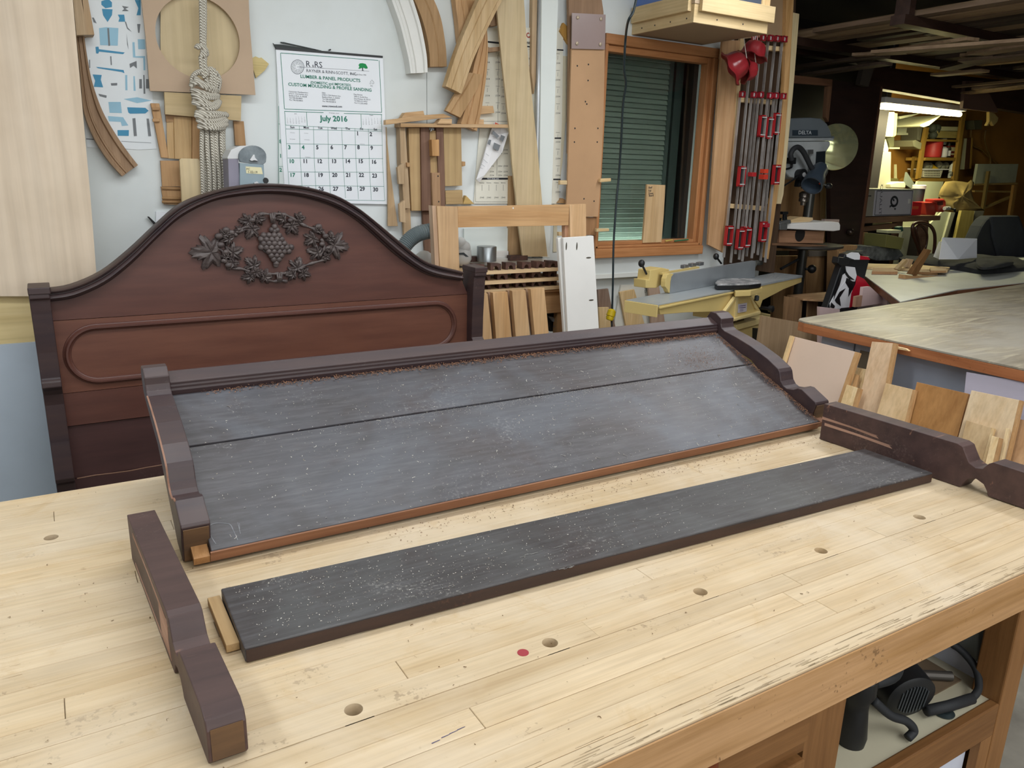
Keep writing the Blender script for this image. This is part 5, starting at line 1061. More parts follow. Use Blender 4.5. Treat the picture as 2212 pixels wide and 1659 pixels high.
mk('stile_edge', ext(cF(1660, 425, 1699, 422, 1704, 520, 1662, 520), 3.38, .03), wood('#cfa284', '#bb8c6c', 'Z', .6, .6), fr)
mk('plug', lathe(on(*cF(1218, 275)[0], 1, 3.362), (0, -1, 0), [(.004, 0), (.004, .001)], 10), WHITEP, fr)
rk = thing('drying_stand', 'low stand carrying three pale shelves of small arch blocks', 'stand', tuple(on(1120, 720, 1, 3.5)))
def zpx(x, y, yy): return on(x, y, 1, yy).z
tblz = zpx(*cF(1560, 985)[0], 3.46)
mk('apron', bx(on(1010, 640, 1, 3.46).x, on(1212, 640, 1, 3.46).x+.05, 3.46, 3.49, tblz-.12, tblz), OAKX, rk, bev=.002)
xL = on(1012, 640, 1, 3.43).x-.1; xR = on(1212, 640, 1, 3.43).x+.06
mk('table_top', bx(xL-.2, xR, 3.44, 3.68, tblz+.001, tblz+.02), OAKX, rk, bev=.002)
for xx in (xL-.18, xR-.05): mk('leg', bx(xx, xx+.04, 3.47, 3.51, 0, tblz), OAK, rk); mk('leg', bx(xx, xx+.04, 3.63, 3.67, 0, tblz), OAK, rk)
ARC = plain('#5c3f35', .6, 0, .15, 0, 60, '#3f2b26', 30)
def archblock(x, y, z, w_=.058, h=.036, d=.05):
    n = 8; o = [(x-w_/2, z), (x-w_*.27, z)]+[(x-w_*.27*math.cos(PI*k/n), z+h*.62*math.sin(PI*k/n)) for k in range(1, n)]+[(x+w_*.27, z), (x+w_/2, z), (x+w_/2, z+h*.9), (x-w_/2, z+h)]
    return prism([V((a, y, b)) for a, b in o], (0, d, 0))
PLYX = wood('#e0c39a', '#c9a77a', 'X', .6)
rows_ = [(820, 'top', (930, 1075, 1200, 1330, 1450, 1560)), (905, 'middle', (870, 990, 1140, 1290, 1420, 1560)), (980, 'bottom', (870, 990, 1150, 1295, 1425, 1560))]
ab0 = None
for j, (yy, nm, xs_) in enumerate(rows_):
    za_ = zpx(*cF(1230, yy-17)[0], 3.43); 
    mk('shelf_board', bx(xL, xR, 3.43, 3.62, za_-.017, za_), PLYX, rk, bev=.001)
    for k, xx in enumerate(xs_):
        wx_ = on(*cF(xx, yy-30)[0], 1, 3.45).x
        lab = '%s dark arch block from the left on the %s shelf board' % (('first', 'second', 'third', 'fourth', 'fifth', 'sixth')[k], nm)
        if ab0 is None:
            ab0 = single('arch_block', archblock(0, 0, 0), ARC, lab, 'block', group='arch blocks on the %s shelf board' % nm); base = ab0.location.copy()
            ab0.location = base+V((wx_, 3.45, za_+.0005))
        else:
            o = ab0.copy(); C.objects.link(o); o['label'] = lab; o['group'] = 'arch blocks on the %s shelf board' % nm; o.location = base+V((wx_, 3.45+.01*(j and 1), za_+.0005)); o.rotation_euler = (0, 0, .12*math.sin(k*5+j))
zt1 = zpx(*cF(1230, 803)[0], 3.43)
for k, (x0, x1, yy) in enumerate(((845, 995, 715), (1180, 1328, 707))):
    a = on(*cF(x0, yy)[0], 1, 3.62); b = on(*cF(x1, yy)[0], 1, 3.62)
    single('dark_bar', bx(a.x, b.x, 3.60, 3.64, a.z-.01, a.z+.018), ARC, ('left' if k == 0 else 'right')+' dark bar lying behind the top row of arch blocks', 'bar', bev=.001)
mc = thing('planer_machine', 'white topped bench machine behind the frame, hose at its left', 'machine', tuple(on(1060, 600, 1, 3.6)))
mk('bed', slab(cF(380, 690, 480, 695, 1510, 705, 1515, 760, 1350, 760, 480, 780, 380, 760), 3.63, .06), plain('#d7d8d4', .5, 0, .08), mc, bev=.004)
mk('fence_plate', slab(cF(800, 450, 1185, 445, 1180, 690, 850, 690, 800, 560), 3.685, .012), plain('#dfe6e2', .5, 0, .03), mc)
mk('housing', slab(cF(1010, 640, 1180, 640, 1180, 705, 1010, 705), 3.66, .03), WHITEP, mc, bev=.003)
mk('knob_casting', J(*[ball(on(*cF(a, b)[0], 1, 3.61), r_, 12) for a, b, r_ in ((770, 570, .03), (800, 610, .035), (815, 650, .03), (785, 690, .05), (460, 720, .05))]), plain('#d5d5d2', .4, 0, .15), mc, smooth=True)
mk('dark_clip', slab(cF(760, 660, 800, 655, 840, 690, 815, 690, 795, 672, 762, 672), 3.56, .01), DGREY, mc)
tin = on(*cF(945, 700)[0], 1, 3.63); single('tin_can', lathe(tin-V((0, .06, .01)), (0, 0, 1), [(.052, 0), (.052, .075), (.05, .078)], 26), plain('#a4a9ab', .3, .8), 'shiny metal can standing behind the rack of arch blocks', 'can', smooth=40)
hs_ = thing('dust_hose', 'grey ribbed dust hose bending behind the headboard\'s right shoulder', 'hose', tuple(on(890, 540, 1, 3.5)))
hp_ = sm([tuple(on(a, b, 1, 3.46)) for a, b in cF(200, 780, 260, 650, 330, 550, 420, 490, 545, 465)], 16); hp_ += [tuple(V(hp_[-1])+V((.05, .02, 0)))]
mk('hose', tube(hp_, [.034+(.004 if i % 2 else 0) for i in range(len(hp_))], 20), plain('#6c7678', .45, 0, .15), hs_, smooth=False)
# four new boards leaning in front of the stand
nb = [(885, 1010, 1000, 1005, 1040, 1385, 895, 1392), (1045, 997, 1170, 990, 1205, 1365, 1072, 1378), (1210, 982, 1325, 975, 1362, 1350, 1240, 1362), (1367, 967, 1485, 955, 1522, 1335, 1402, 1345)]
for i, a in enumerate(nb):
    n_ = ('first', 'second', 'third', 'fourth')[i]
    t = thing('new_board', '%s new fir board from the left leaning below the arch racks' % n_, 'board', tuple(on(*cF(a[6], a[7])[0], 1, 3.30)*1.0), 'fir boards leaning below the racks')
    mk('board', ext(cF(*a), 3.30, .03), wood('#dcb68a', '#c79a68', 'Z', .6, .5), t, bev=.001)
    mk('back_board', ext(cF(a[0]-38, a[1]-2, a[0]+30, a[1]-4, a[6]+30, a[7], a[6]-18, a[7]), 3.345, .02), wood('#c9a88c', '#b28d70', 'Z', .6, .5), t)  # duller strip paints the shaded left side of the board
wp = thing('white_board', 'white painted board with four short slots leaning right of the racks', 'board', tuple(on(1260, 700, 1, 3.22)))
mk('board', ext(cF(1645, 528, 1905, 512, 1950, 1295, 1685, 1322), 3.22, .02), WHITEP, wp, bev=.002)
for a, b, vv_ in ((1672, 600, 1), (1762, 600, 1), (1862, 698, 0), (1885, 1060, 0)):
    c = on(*cF(a, b)[0], 1, 3.22); mk('slot', prism([c+V(((.004 if vv_ else .016)*math.cos(t_), -.0006, (.020 if vv_ else .004)*math.sin(t_))) for t_ in [2*PI*k/14 for k in range(14)]], (0, .001, 0)), plain('#4a4438', .8), wp)
single('white_board', ext(cF(1600, 531, 1644, 527, 1684, 1322, 1655, 1322), 3.245, .02), WHITEP, 'second white board mostly hidden behind the slotted one', 'board', bev=.002)
bag = thing('tool_case', 'black tool case under the stand between fir boards and white board', 'case', tuple(on(1200, 690, 1, 3.5)))
mk('body', slab(cF(1500, 1085, 1660, 1080, 1660, 1330, 1530, 1330), 3.52, .12), BLACK, bag, bev=.008); mk('strap', tube(sm([tuple(on(a, b, 1, 3.50)) for a, b in cF(1525, 1095, 1580, 1150, 1600, 1210, 1570, 1290)], 5), .006, 8), plain('#7d8288', .4, .3), bag, smooth=True)
mk('buckle', slab(cF(1525, 1200, 1560, 1205, 1590, 1240, 1560, 1245), 3.50, .015), plain('#8b8f93', .5), bag)
# things leaning low on the wall between the white board and the jointer
def lowb(a, y, m, lab, t=.015, zb__=0): return single('leaning_board', ext(cG(*a), y, t, zb__), m, lab, 'board', bev=.001)
lowb((362, 972, 450, 962, 480, 1120, 372, 1125), 3.73, wood('#9b8474', '#82695a', 'Z', .6), 'grey brown board behind the hanging plug, upper piece')
lowb((372, 1122, 455, 1120, 480, 1290, 378, 1290), 3.71, PINE, 'short pale board just left of the yellow plug')
lowb((560, 930, 775, 925, 815, 1260, 500, 1275), 3.734, plain('#dcdad0', .7), 'white board with scribbles leaning on the wall left of the jointer')
lowb((548, 992, 672, 968, 735, 1180, 600, 1265), 3.715, PINE, 'pale board with two screw holes leaning over the white board')
lowb((785, 812, 862, 810, 895, 1010, 800, 1020), 3.70, wood('#cbb09c', '#b99a84', 'Z', .6), 'pinkish board behind the jointer infeed end')
single('scribble', J(*[txt(s, *cG(a, b)[0], 4, (3, 10), 3.734, 'LEFT', .8, .001) for s, a, b in (('T.F', 755, 975), ('jack', 765, 955))]), INK, 'handwritten scribble on the white board', 'writing')
# ================================================================ JOINTER
JP = V((2.648, 2.953, 0)); JD = V((1.763, .546, 0)).normalized(); JN = V((-JD.y, JD.x, 0)); jt = thing('jointer', 'mustard yellow jointer with long steel table and tall fence', 'jointer', (3.5, 3.3, 0))
def jq(u, v, z): return JP+JD*u+JN*v+V((0, 0, z))
def jbox(u0, u1, v0, v1, z0_, z1_): return obx(jq(u0, v0, z0_), JD*(u1-u0), JN*(v1-v0), V((0, 0, z1_-z0_)))
def jpts(*a, v=0): return [onp(x, y, JP+JN*v, JN) for x, y in z4(*a)]
def jpr(t, *a, v=0): return prism(jpts(*a, v=v), JN*t)
TBL = plain('#a9afb2', .35, .15, .15, 0, 60, '#939a9d', 3)
mk('infeed_table', jbox(0, 1.02, 0, .195, .846, .860), TBL, jt, bev=.001); mk('outfeed_table', jbox(1.05, 1.86, 0, .195, .845, .859), TBL, jt, bev=.001)
mk('infeed_ledge', jbox(.005, 1.0, -.012, .0, .838, .848), YEL, jt, bev=.002)
mk('infeed_casting', jpr(.195, 105+350, 660, 1365, 478, 1365, 560, 1240, 745, 1090, 738, 800, 745, 480, 772, v=.0), YEL, jt, bev=.002)
mk('end_plate', jbox(-.012, 0, -.002, .197, .795, .857), YEL, jt, bev=.002)
mk('outfeed_casting', jpr(.19, 1690, 420, 2170, 305, 2165, 385, 2140, 395, 1950, 470, 1780, 560, 1700, 600, 1670, 690, 1600, 600, v=.004), YEL, jt, bev=.002)
mk('base_casting', jpr(.2, 1380, 560, 1560, 545, 1680, 735, 1675, 760, 1400, 830, 1230, 845, 1235, 760, v=-.02), YEL, jt, bev=.003)
mk('rib', jpr(.02, 1235, 755, 1378, 560, 1395, 565, 1250, 770, v=-.03), plain('#dcc78c', .45), jt, bev=.002); mk('rib', jpr(.02, 1385, 560, 1412, 560, 1395, 850, 1368, 850, v=-.03), plain('#dcc78c', .45), jt, bev=.002)
mk('rib', jpr(.02, 1555, 560, 1575, 560, 1640, 700, 1615, 700, v=-.03), plain('#dcc78c', .45), jt, bev=.002); mk('rib', jpr(.035, 1320, 830, 1675, 735, 1678, 765, 1320, 862, v=-.04), plain('#dcc78c', .45), jt, bev=.002)
npl = mk('name_plate', jpr(.004, 1408, 648, 1515, 630, 1508, 735, 1405, 752, v=-.026), plain('#cfc9ce', .5), jt)
mk('print', J(*[jpr(.001, 1420, y_, 1498, y_-12, 1498, y_-4, 1420, y_+6, v=-.028) for y_ in (668, 690)]+[jpr(.001, 1425, y_, 1470, y_-7, 1470, y_-3, 1425, y_+3, v=-.028) for y_ in (712, 728)]), plain('#6a5a8c', .6), jt)
st_c = jpts(1500, 850, v=.10)[0]; uc = (st_c-JP).dot(JD)
mk('stand', prism([jq(uc-.33, .01, 0), jq(uc+.10, .0, 0), jq(uc+.17, .03, 0), jq(uc+.20, .10, 0), jq(uc+.17, .19, 0), jq(uc-.33, .2, 0)], (0, 0, .60)), YEL, jt, bev=.004)
mk('stand_top', prism([jq(uc-.34, .0, .60), jq(uc+.11, -.01, .60), jq(uc+.185, .02, .60), jq(uc+.215, .10, .60), jq(uc+.18, .20, .60), jq(uc-.34, .21, .60)], (0, 0, .035)), plain('#dcc78c', .45), jt, bev=.003)
mk('motor', jbox(uc-.42, uc-.15, .04, .18, .56, .70), plain('#5e543c', .7, 0, .2), jt, bev=.01)
fs_ = on(*z4(593, 520)[0], 2, .861); fe_ = on(*z4(1605, 330)[0], 2, .861); fd = (fe_-fs_); FL = fd.length; fd.normalize(); fn = V((-fd.y, fd.x, 0))
def fpt(*a): return [onp(x, y, fs_, fn) for x, y in z4(*a)]
mk('fence', prism(fpt(593, 520, 605, 370, 615, 315, 635, 292, 670, 280, 1595, 128, 1618, 132, 1606, 330), fn*.018), plain('#8f9498', .35, .2, .12, 0, 60, '#7f8488', 3), jt, bev=.001)
mk('fence_end', prism(fpt(540, 380, 545, 345, 560, 300, 590, 282, 640, 285, 612, 320, 600, 380, 590, 518, 575, 500, 565, 470, 538, 440), fn*.03), YEL, jt, bev=.002)
mk('fence_back', prism([p+fn*.03 for p in fpt(560, 280, 1000, 205, 1000, 225, 560, 300)], fn*.02), YEL, jt)
mk('fence_bracket', prism([p+fn*.06 for p in fpt(475, 255, 610, 225, 700, 245, 640, 400, 545, 470, 420, 470, 420, 370, 460, 372)], fn*.08), YEL, jt, bev=.003)
def jk(a, b, c, d, r, rb):
    p, q_ = [x+fn*.08 for x in fpt(a, b, c, d)]
    k = mk('lever', cyl(q_, p, .006), BLACK, jt); mk('knob', ball(p, r, 16, (1, 1, 1.15)), BLACK, k, smooth=True)
jk(405, 178, 462, 305, .018, 0); jk(1285, 92, 1345, 175, .018, 0)
mk('carriage', J(*[obx(x+fn*.05, fd*.05, fn*.03, V((0, 0, .02))) for x in fpt(860, 235, 950, 215, 1040, 200)]), CAST, jt, bev=.003)
gp2 = [on(x, y, 2, .895) for x, y in z4(1132, 392, 1160, 360, 1220, 343, 1320, 334, 1560, 338, 1660, 360, 1685, 385, 1540, 402, 1340, 408, 1160, 410)]
gd_ = mk('cutter_guard', prism(gp2, (0, 0, -.008)), plain('#7d8082', .4, .2, .3, 0, 60, '#c9c9c9', 25), jt, bev=.001)
mk('guard_rim', prism([p+V((0, 0, -.0085)) for p in gp2], (0, 0, -.022)), BLACK, jt, bev=.002)
mk('guard_bracket', prism([on(x, y, 2, .858) for x, y in z4(1362, 480, 1480, 462, 1690, 436, 1695, 450, 1560, 485, 1375, 495)], (0, 0, -.032)), YEL, jt, bev=.003)
def hw(c, r): return lathe(c, -JN, [(.012, -.06), (.012, 0), (r, .004), (r, .03), (r*.5, .036)], 20)
mk('hand_wheel', hw(jpts(1770, 700, v=.0)[0], .022), BLACK, jt, smooth=40); mk('adjust_knob', lathe(jpts(1630, 570, v=-.02)[0], (0, 0, 1), [(.008, -.02), (.014, -.015), (.014, .01), (.008, .015)], 14), DGREY, jt, smooth=40)
mk('switch_box', prism(jpts(1640, 940, 1690, 940, 1700, 1130, 1635, 1130, v=-.03), JN*.04), BLACK, jt); mk('switch_button', prism(jpts(1655, 1060, 1690, 1058, 1690, 1125, 1652, 1125, v=-.035), JN*.01), plain('#b5354a', .5), jt)
mk('pipe_stub', J(tube([p+fn*.05 for p in fpt(1650, 290, 1660, 220, 1700, 160, 1760, 160)], .018, 10)), plain('#4f4f4a', .6), jt, smooth=True)
bits('wood_dust', 260, lambda r: (jq(r.uniform(1.45, 1.84), r.uniform(.02, .18), .8605), JD, JN, V((0, 0, 1))), CHIP, None, 'pale shavings on the outfeed end of the jointer table', 'shavings', L=(.002, .008), seed=21)
# ================================================================ DRILL PRESS
dY = 3.86
dpz = thing('drill_press', 'grey floor drill press with work lamp beyond the clamp rack', 'drill press', tuple(on(*z8(345, 1300)[0], 1, 3.95)[:2])+(0,))
DG = plain('#687076', .4, 0, .08); DL = plain('#b0b5b6', .4, 0, .1, 0, 60, '#989d9f', 5)
mk('belt_cover', prism(P(z8(60, 240, 60, 100, 225, 90, 400, 84, 475, 92, 520, 130, 548, 185, 560, 240), dY), (0, .26, 0)), DG, dpz, bev=.012)
mk('cover_band', prism(P(z8(60, 243, 572, 240, 565, 262, 60, 268), dY-.006), (0, .27, 0)), DL, dpz, bev=.004)
mk('hinge_tab', slab(z8(550, 240, 570, 226, 574, 245), dY-.01, .02), DG, dpz)
mk('head_casting', prism(P(z8(100, 268, 545, 264, 545, 300, 512, 350, 508, 490, 440, 540, 330, 560, 240, 540, 200, 500, 100, 490), dY), (0, .22, 0)), DL, dpz, bev=.012)
mk('switch_plate', slab(z8(438, 345, 508, 340, 502, 482, 428, 482), dY-.004, .006), plain('#20262b', .35), dpz, bev=.003)
mk('name_badge', slab(z8(255, 180, 448, 180, 448, 222, 255, 222), dY-.003, .004), plain('#2f3a44', .4), dpz)
mk('name_lettering', txt('DELTA', *z8(347, 212)[0], 7.6, (10, .1), dY-.003, 'CENTER', 1.35, .0012, .02), plain('#c9d0d4', .4, .2), dpz)
mk('lock_bracket', slab(z8(370, 330, 415, 328, 415, 362, 368, 365), dY-.02, .03), STEEL, dpz, bev=.003); mk('depth_rod', cyl(on(*z8(388, 362)[0], 1, dY-.012), on(*z8(375, 520)[0], 1, dY-.012), .005, 8), STEEL, dpz)
hubc = on(*z8(320, 520)[0], 1, dY-.03); mk('feed_hub', lathe(hubc, (0, -1, 0), [(.035, -.04), (.04, 0), (.04, .02), (.012, .024)], 24), BLACK, dpz, smooth=40)
mk('hub_ring', lathe(hubc+V((0, -.024, 0)), (0, -1, 0), [(.016, 0), (.016, .004), (.010, .004)], 20), plain('#d8d8d8', .4, .4), dpz)
ch = on(*z8(350, 615)[0], 1, dY+.06); cb_ = on(*z8(345, 742)[0], 1, dY+.06); L = ch.z-cb_.z
mk('quill', cyl(ch+V((0, 0, .12)), ch+V((0, 0, -.01)), .028, 16), BLACK, dpz, smooth=40)
mk('chuck', lathe(ch-V((0, 0, .03)), (0, 0, -1), [(.018, 0), (.032, .01), (.036, .015), (.036, L*.35), (.030, L*.38), (.034, L*.42), (.034, L*.6), (.02, L*.66), (.018, L*.85)], 22), plain('#8a8178', .3, .8), dpz, smooth=40)
mk('depth_stop', slab(z8(315, 560, 365, 555, 360, 610, 305, 615), dY-.02, .05), BLACK, dpz, bev=.006)
mk('lever', cyl(hubc, on(*z8(510, 600)[0], 1, dY-.05), .006), STEEL, dpz); mk('lever', cyl(hubc, on(*z8(190, 605)[0], 1, dY-.05), .006), BLACK, dpz)
mk('lever_knob', ball(on(*z8(528, 607)[0], 1, dY-.05), .028, 14, (1.1, .9, .8)), BLACK, dpz, smooth=True)
mk('lamp_arm', tube(sm([tuple(on(a, b, 1, dY-.09)) for a, b in z8(248, 410, 240, 365, 265, 322, 300, 312, 335, 345, 370, 410, 395, 460, 430, 510)], 6), .018, 12), RUB, dpz, smooth=True)
lp0 = on(*z8(455, 500)[0], 1, dY-.10); lp1 = on(*z8(400, 605)[0], 1, dY-.14)
lamp = mk('lamp_head', lathe(lp0, lp1-lp0, [(.01, -.06), (.045, -.055), (.058, -.02), (.058, .04), (.07, .07), (.075, (lp1-lp0).length), (.066, (lp1-lp0).length), (.05, .08)], 26), plain('#39434e', .35), dpz, smooth=40)
mk('warning_label', slab(z8(455, 590, 480, 555, 488, 565, 465, 597), dY-.19, .002), plain('#c24a30', .6), lamp)
mk('lamp_clamp', slab(z8(212, 390, 285, 390, 282, 440, 215, 435), dY-.05, .05), BLACK, dpz, bev=.004); mk('wire', tube(sm([tuple(on(a, b, 1, dY-.02)) for a, b in z8(250, 440, 245, 465, 205, 478, 160, 480)], 5), .007, 8), BLACK, dpz, smooth=True)
col_ = on(*z8(348, 1000)[0], 1, dY+.2); mk('column', cyl(V((col_.x, dY+.2, 0)), V((col_.x, dY+.2, on(300, 300, 1, dY).z)), .036, 20), plain('#5a5a56', .35, .5), dpz, smooth=40)
mk('base', bx(col_.x-.22, col_.x+.22, dY-.15, dY+.30, 0, .05), DG, dpz, bev=.01)
mk('round_table', lathe(V((on(*z8(310, 1070)[0], 1, dY).x, dY, on(*z8(310, 1085)[0], 1, dY-.1).z)), (0, 0, 1), [(.26, 0), (.30, .01), (.30, .025)], 40), plain('#3b3733', .5, .3), dpz, smooth=40)
mk('table_crank', cyl(on(*z8(165, 1240)[0], 1, dY-.1), on(*z8(300, 1165)[0], 1, dY-.1), .010, 10), BLACK, dpz); mk('lock_stem', cyl(on(*z8(350, 1240)[0], 1, dY-.05), on(*z8(390, 1240)[0], 1, dY-.07), .010, 8), BLACK, dpz)
mk('lock_knob', ball(on(*z8(402, 1240)[0], 1, dY-.08), .032, 14), BLACK, dpz, smooth=True)
wt = thing('white_work_table', 'white topped wooden jig table clamped on the drill press', 'table', tuple(on(*z8(330, 1045)[0], 1, dY-.14)))
mk('top', slab(z8(20, 895, 260, 893, 560, 878, 612, 885, 620, 905, 618, 945, 570, 952, 20, 925), dY-.18, .34), WHITEP, wt, bev=.006)
mk('box', slab(z8(155, 945, 500, 952, 490, 1045, 152, 1040), dY-.14, .26), wood('#a98164', '#8c684e', 'X', .6), wt, bev=.002)
mk('back_rail', slab(z8(500, 860, 612, 862, 610, 885, 500, 880), dY+.1, .03), plain('#b9a49a', .6), wt)
c = on(*z8(312, 975)[0], 1, dY-.141); mk('round_hole', lathe(c, (0, 1, 0), [(.052, 0), (.052, .001)], 28), plain('#171210', .9), wt)
mk('base_board', slab(z8(100, 1042, 520, 1060, 530, 1078, 100, 1060), dY-.2, .34), wood('#8c6a50', '#70523c', 'X', .7), wt, bev=.002)
single('wooden_block', slab(z8(245, 865, 320, 842, 410, 848, 412, 868, 360, 893, 250, 890), dY-.12, .10), PINEX, 'pale wooden block lying on the white drill press table', 'block', bev=.003)
single('metal_clamp', J(slab(z8(165, 880, 240, 865, 244, 895, 170, 890), dY-.2, .03), slab(z8(160, 896, 218, 896, 214, 942, 160, 942), dY-.2, .02)), STEEL, 'small steel clamp gripping the left of the white table', 'clamp', bev=.003)
single('hold_down', J(slab(z8(183, 803, 225, 803, 222, 825, 185, 825), dY-.16, .03), slab(z8(195, 825, 213, 825, 215, 870, 190, 870), dY-.16, .02), slab(z8(90, 862, 175, 850, 170, 872, 90, 880), dY-.1, .03)), BLACK, 'black plastic hold-down knob on the drill press table', 'knob', bev=.003)
single('magnifier_disc', lathe(on(*z8(580, 310)[0], 1, 4.0), (-.55, -.83, 0), [(.165, 0), (.170, .004), (.165, .008)], 48), plain('#a9ad7c', .12, .75, .3, 0, 60, '#d9dcb0', 3), 'large round shiny yellowish disc behind the drill press', 'disc', smooth=40)
# cabinets behind the drill press
cw = wood('#c39c70', '#aa8258', 'Z', .6, .6)
kb = thing('wall_cabinet', 'pale brown wooden cabinet side behind the drill press', 'cabinet', tuple(on(*z8(330, 1000)[0], 1, 4.35)))
mk('panel', slab(z8(60, 500, 340, 520, 335, 1100, 60, 1100), 4.35, .03), cw, kb); mk('panel', slab(z8(343, 520, 470, 540, 465, 1100, 338, 1100), 4.345, .03), cw, kb); mk('edge', slab(z8(470, 540, 512, 545, 500, 1100, 466, 1100), 4.34, .04), PINE, kb)
kc = thing('base_cabinet', 'wooden base cabinet with two doors below the drill press table', 'cabinet', tuple(on(*z8(330, 1300)[0], 1, 4.2)[:2])+(0,))
mk('door', ext(z8(120, 1140, 355, 1140, 345, 1420, 110, 1420), 4.2, .03), cw, kc, bev=.002); mk('door', ext(z8(365, 1110, 500, 1110, 490, 1410, 355, 1410), 4.2, .03), cw, kc, bev=.002)
mk('body', ext(z8(380, 1050, 600, 1055, 575, 1400, 370, 1410), 4.232, .2), wood('#6b4f38', '#543c2a', 'Z', .7), kc); mk('rail', slab(z8(380, 1100, 565, 1100, 560, 1140, 380, 1145), 4.18, .02), plain('#7b7266', .6), kc)
kd = thing('low_cabinet', 'light wooden cabinet between drill press and patterned bag', 'cabinet', tuple(on(*z8(670, 1200)[0], 1, 4.05)[:2])+(0,))
mk('front', ext(z8(600, 1060, 750, 1058, 748, 1400, 590, 1400), 3.97, .1), cw, kd, bev=.003); mk('door', ext(z8(612, 1105, 740, 1103, 738, 1400, 602, 1400), 3.955, .014), cw, kd, bev=.003)
# open boxes right of jointer
ob = thing('dovetail_box', 'plain open wooden box with dovetailed edge behind the jointer end', 'box', tuple(on(*z8(380, 1560)[0], 1, 3.5)[:2])+(0,))
mk('top', prism([on(*p, 2, on(*z8(215, 1440)[0], 1, 3.55).z) for p in z8(215, 1438, 545, 1412, 535, 1478, 335, 1468)], (0, 0, -.012)), wood('#b38f6a', '#987553', 'X', .6), ob)
mk('side', ext(z8(200, 1448, 332, 1470, 322, 1600, 190, 1600), 3.42, .012), wood('#a3805c', '#87674a', 'Z', .6), ob); mk('side', ext(z8(375, 1476, 450, 1484, 442, 1600, 368, 1600), 3.42, .012), wood('#a3805c', '#87674a', 'Z', .6), ob)
mk('inner', ext(z8(333, 1472, 374, 1476, 367, 1600, 322, 1600), 3.50, .01), BLACK, ob); mk('inner', ext(z8(452, 1484, 540, 1478, 530, 1600, 443, 1600), 3.50, .01), plain('#2a1f19', .8), ob)
single('plywood_sheet', ext(full(1646, 682, 1775, 705, 1775, 860, 1620, 860), 3.02, .015), wood('#b39878', '#9d8263', 'Z', .7, .5, .02), 'upright plywood panel behind the footboard right of the jointer stand', 'panel')
# ================================================================ REAR ROOM
dk = thing('dark_door', 'tall dark brown door standing open between drill press and lit room', 'door', tuple(on(1850, 600, 1, 4.08)[:2])+(0,))
mk('leaf', ext(cE(548, 680, 1000, 742, 870, 1659, 560, 1659), 4.08, .04), aged('#2a1a16', '#1c110f', '#3a2a24', .2, .45), dk)
mk('edge', ext(cE(1000, 740, 1008, 742, 885, 1659, 868, 1659), 4.07, .05), wood('#6b4a38', '#553828', 'Z', .6), dk)
kn = on(*cH(730, 480)[0], 1, 4.05); mk('handle', ball(kn, .03, 14), plain('#3a3029', .3, .6), dk, smooth=True)
fr2 = thing('door_frame', 'brown wooden frame piece behind the drill press', 'frame', tuple(on(1795, 230, 1, 4.05)))
mk('head', slab(cE(240, 640, 578, 678, 575, 735, 240, 708), 4.04, .03), wood('#6d4d38', '#573a28', 'X', .6), fr2); mk('stile', slab(cE(538, 735, 575, 735, 545, 1040, 520, 1000), 4.04, .03), wood('#7a5a43', '#624531', 'Z', .6), fr2)
# fluorescent fixture
fx = thing('fluorescent_light', 'bright fluorescent batten light under the dark beam', 'light', tuple(on(1990, 240, 1, 4.4)))
t0 = on(1906, 230, 1, 4.4); t1 = on(2073, 251, 1, 4.4); t1.z = t0.z
mk('tube', cyl(t0, t1, .021, 14), emis('#fff4b8', 14), fx, smooth=40); mk('tube', cyl(t0+V((0, .09, .01)), t1+V((0, .09, .01)), .021, 14), emis('#fff4b8', 14), fx, smooth=40)
mk('housing', bx(t0.x-.03, t1.x+.03, 4.36, 4.53, t0.z+.028, t0.z+.075), WHITEP, fx, bev=.004)
for x_ in (t0.x+.1, t1.x-.1): mk('hanger', bx(x_, x_+.01, 4.44, 4.45, t0.z+.0755, 2.74), STEEL, fx)
hv = thing('hung_cabinet', 'cream metal unit hanging at the left end of the fluorescent light', 'cabinet', tuple(on(*z1(620, 615)[0], 1, 4.75)))
mk('body', slab(z1(545, 330, 715, 330, 700, 610, 690, 622, 540, 612), 4.75, .25), plain('#d8d3a8', .5, 0, .03), hv, bev=.006); mk('side', slab(z1(712, 345, 745, 350, 730, 600, 702, 620), 4.78, .2), plain('#a8a36a', .5), hv)
mk('part', slab(z1(520, 380, 545, 380, 540, 540, 510, 535), 4.8, .1), plain('#e6e2b8', .5), hv)
rm = lambda n, a, y, t, m, l, c, **k: single(n, slab(z1(*a), y, t), m, l, c, **k)
rf = lambda n, a, y, t, m, l, c, **k: single(n, ext(z1(*a), y, t), m, l, c, **k)
GRB = plain('#97967a', .6, 0, .12); CRM = plain('#cfcb9a', .6, 0, .05); OCH = wood('#b08a3c', '#94702c', 'Z', .6, .6); OCHX = wood('#b08a3c', '#94702c', 'X', .6, .6)
rm('metal_bracket', (760, 385, 1040, 340, 900, 385, 770, 415), 4.9, .35, GRB, 'grey angled brace below the fluorescent light, left one', 'brace')
rm('metal_bracket', (1010, 480, 1250, 370, 1240, 385, 1110, 490, 1050, 510, 1012, 500), 4.6, .65, GRB, 'grey channel bracket pointing down left before the shelf unit', 'brace', bev=.003)
rm('power_tool', (770, 425, 875, 425, 850, 600, 745, 590), 5.0, .25, GRB, 'grey plate shaped machine on the rear wall left of the shelf unit', 'machine', bev=.01)
rm('small_shelf', (740, 575, 868, 575, 868, 598, 740, 600), 4.98, .27, GRB, 'narrow grey shelf under the plate shaped machine', 'shelf')
rm('small_shelf', (655, 742, 772, 742, 770, 762, 652, 760), 4.95, .30, CRM, 'narrow cream shelf left of the rear wall', 'shelf')
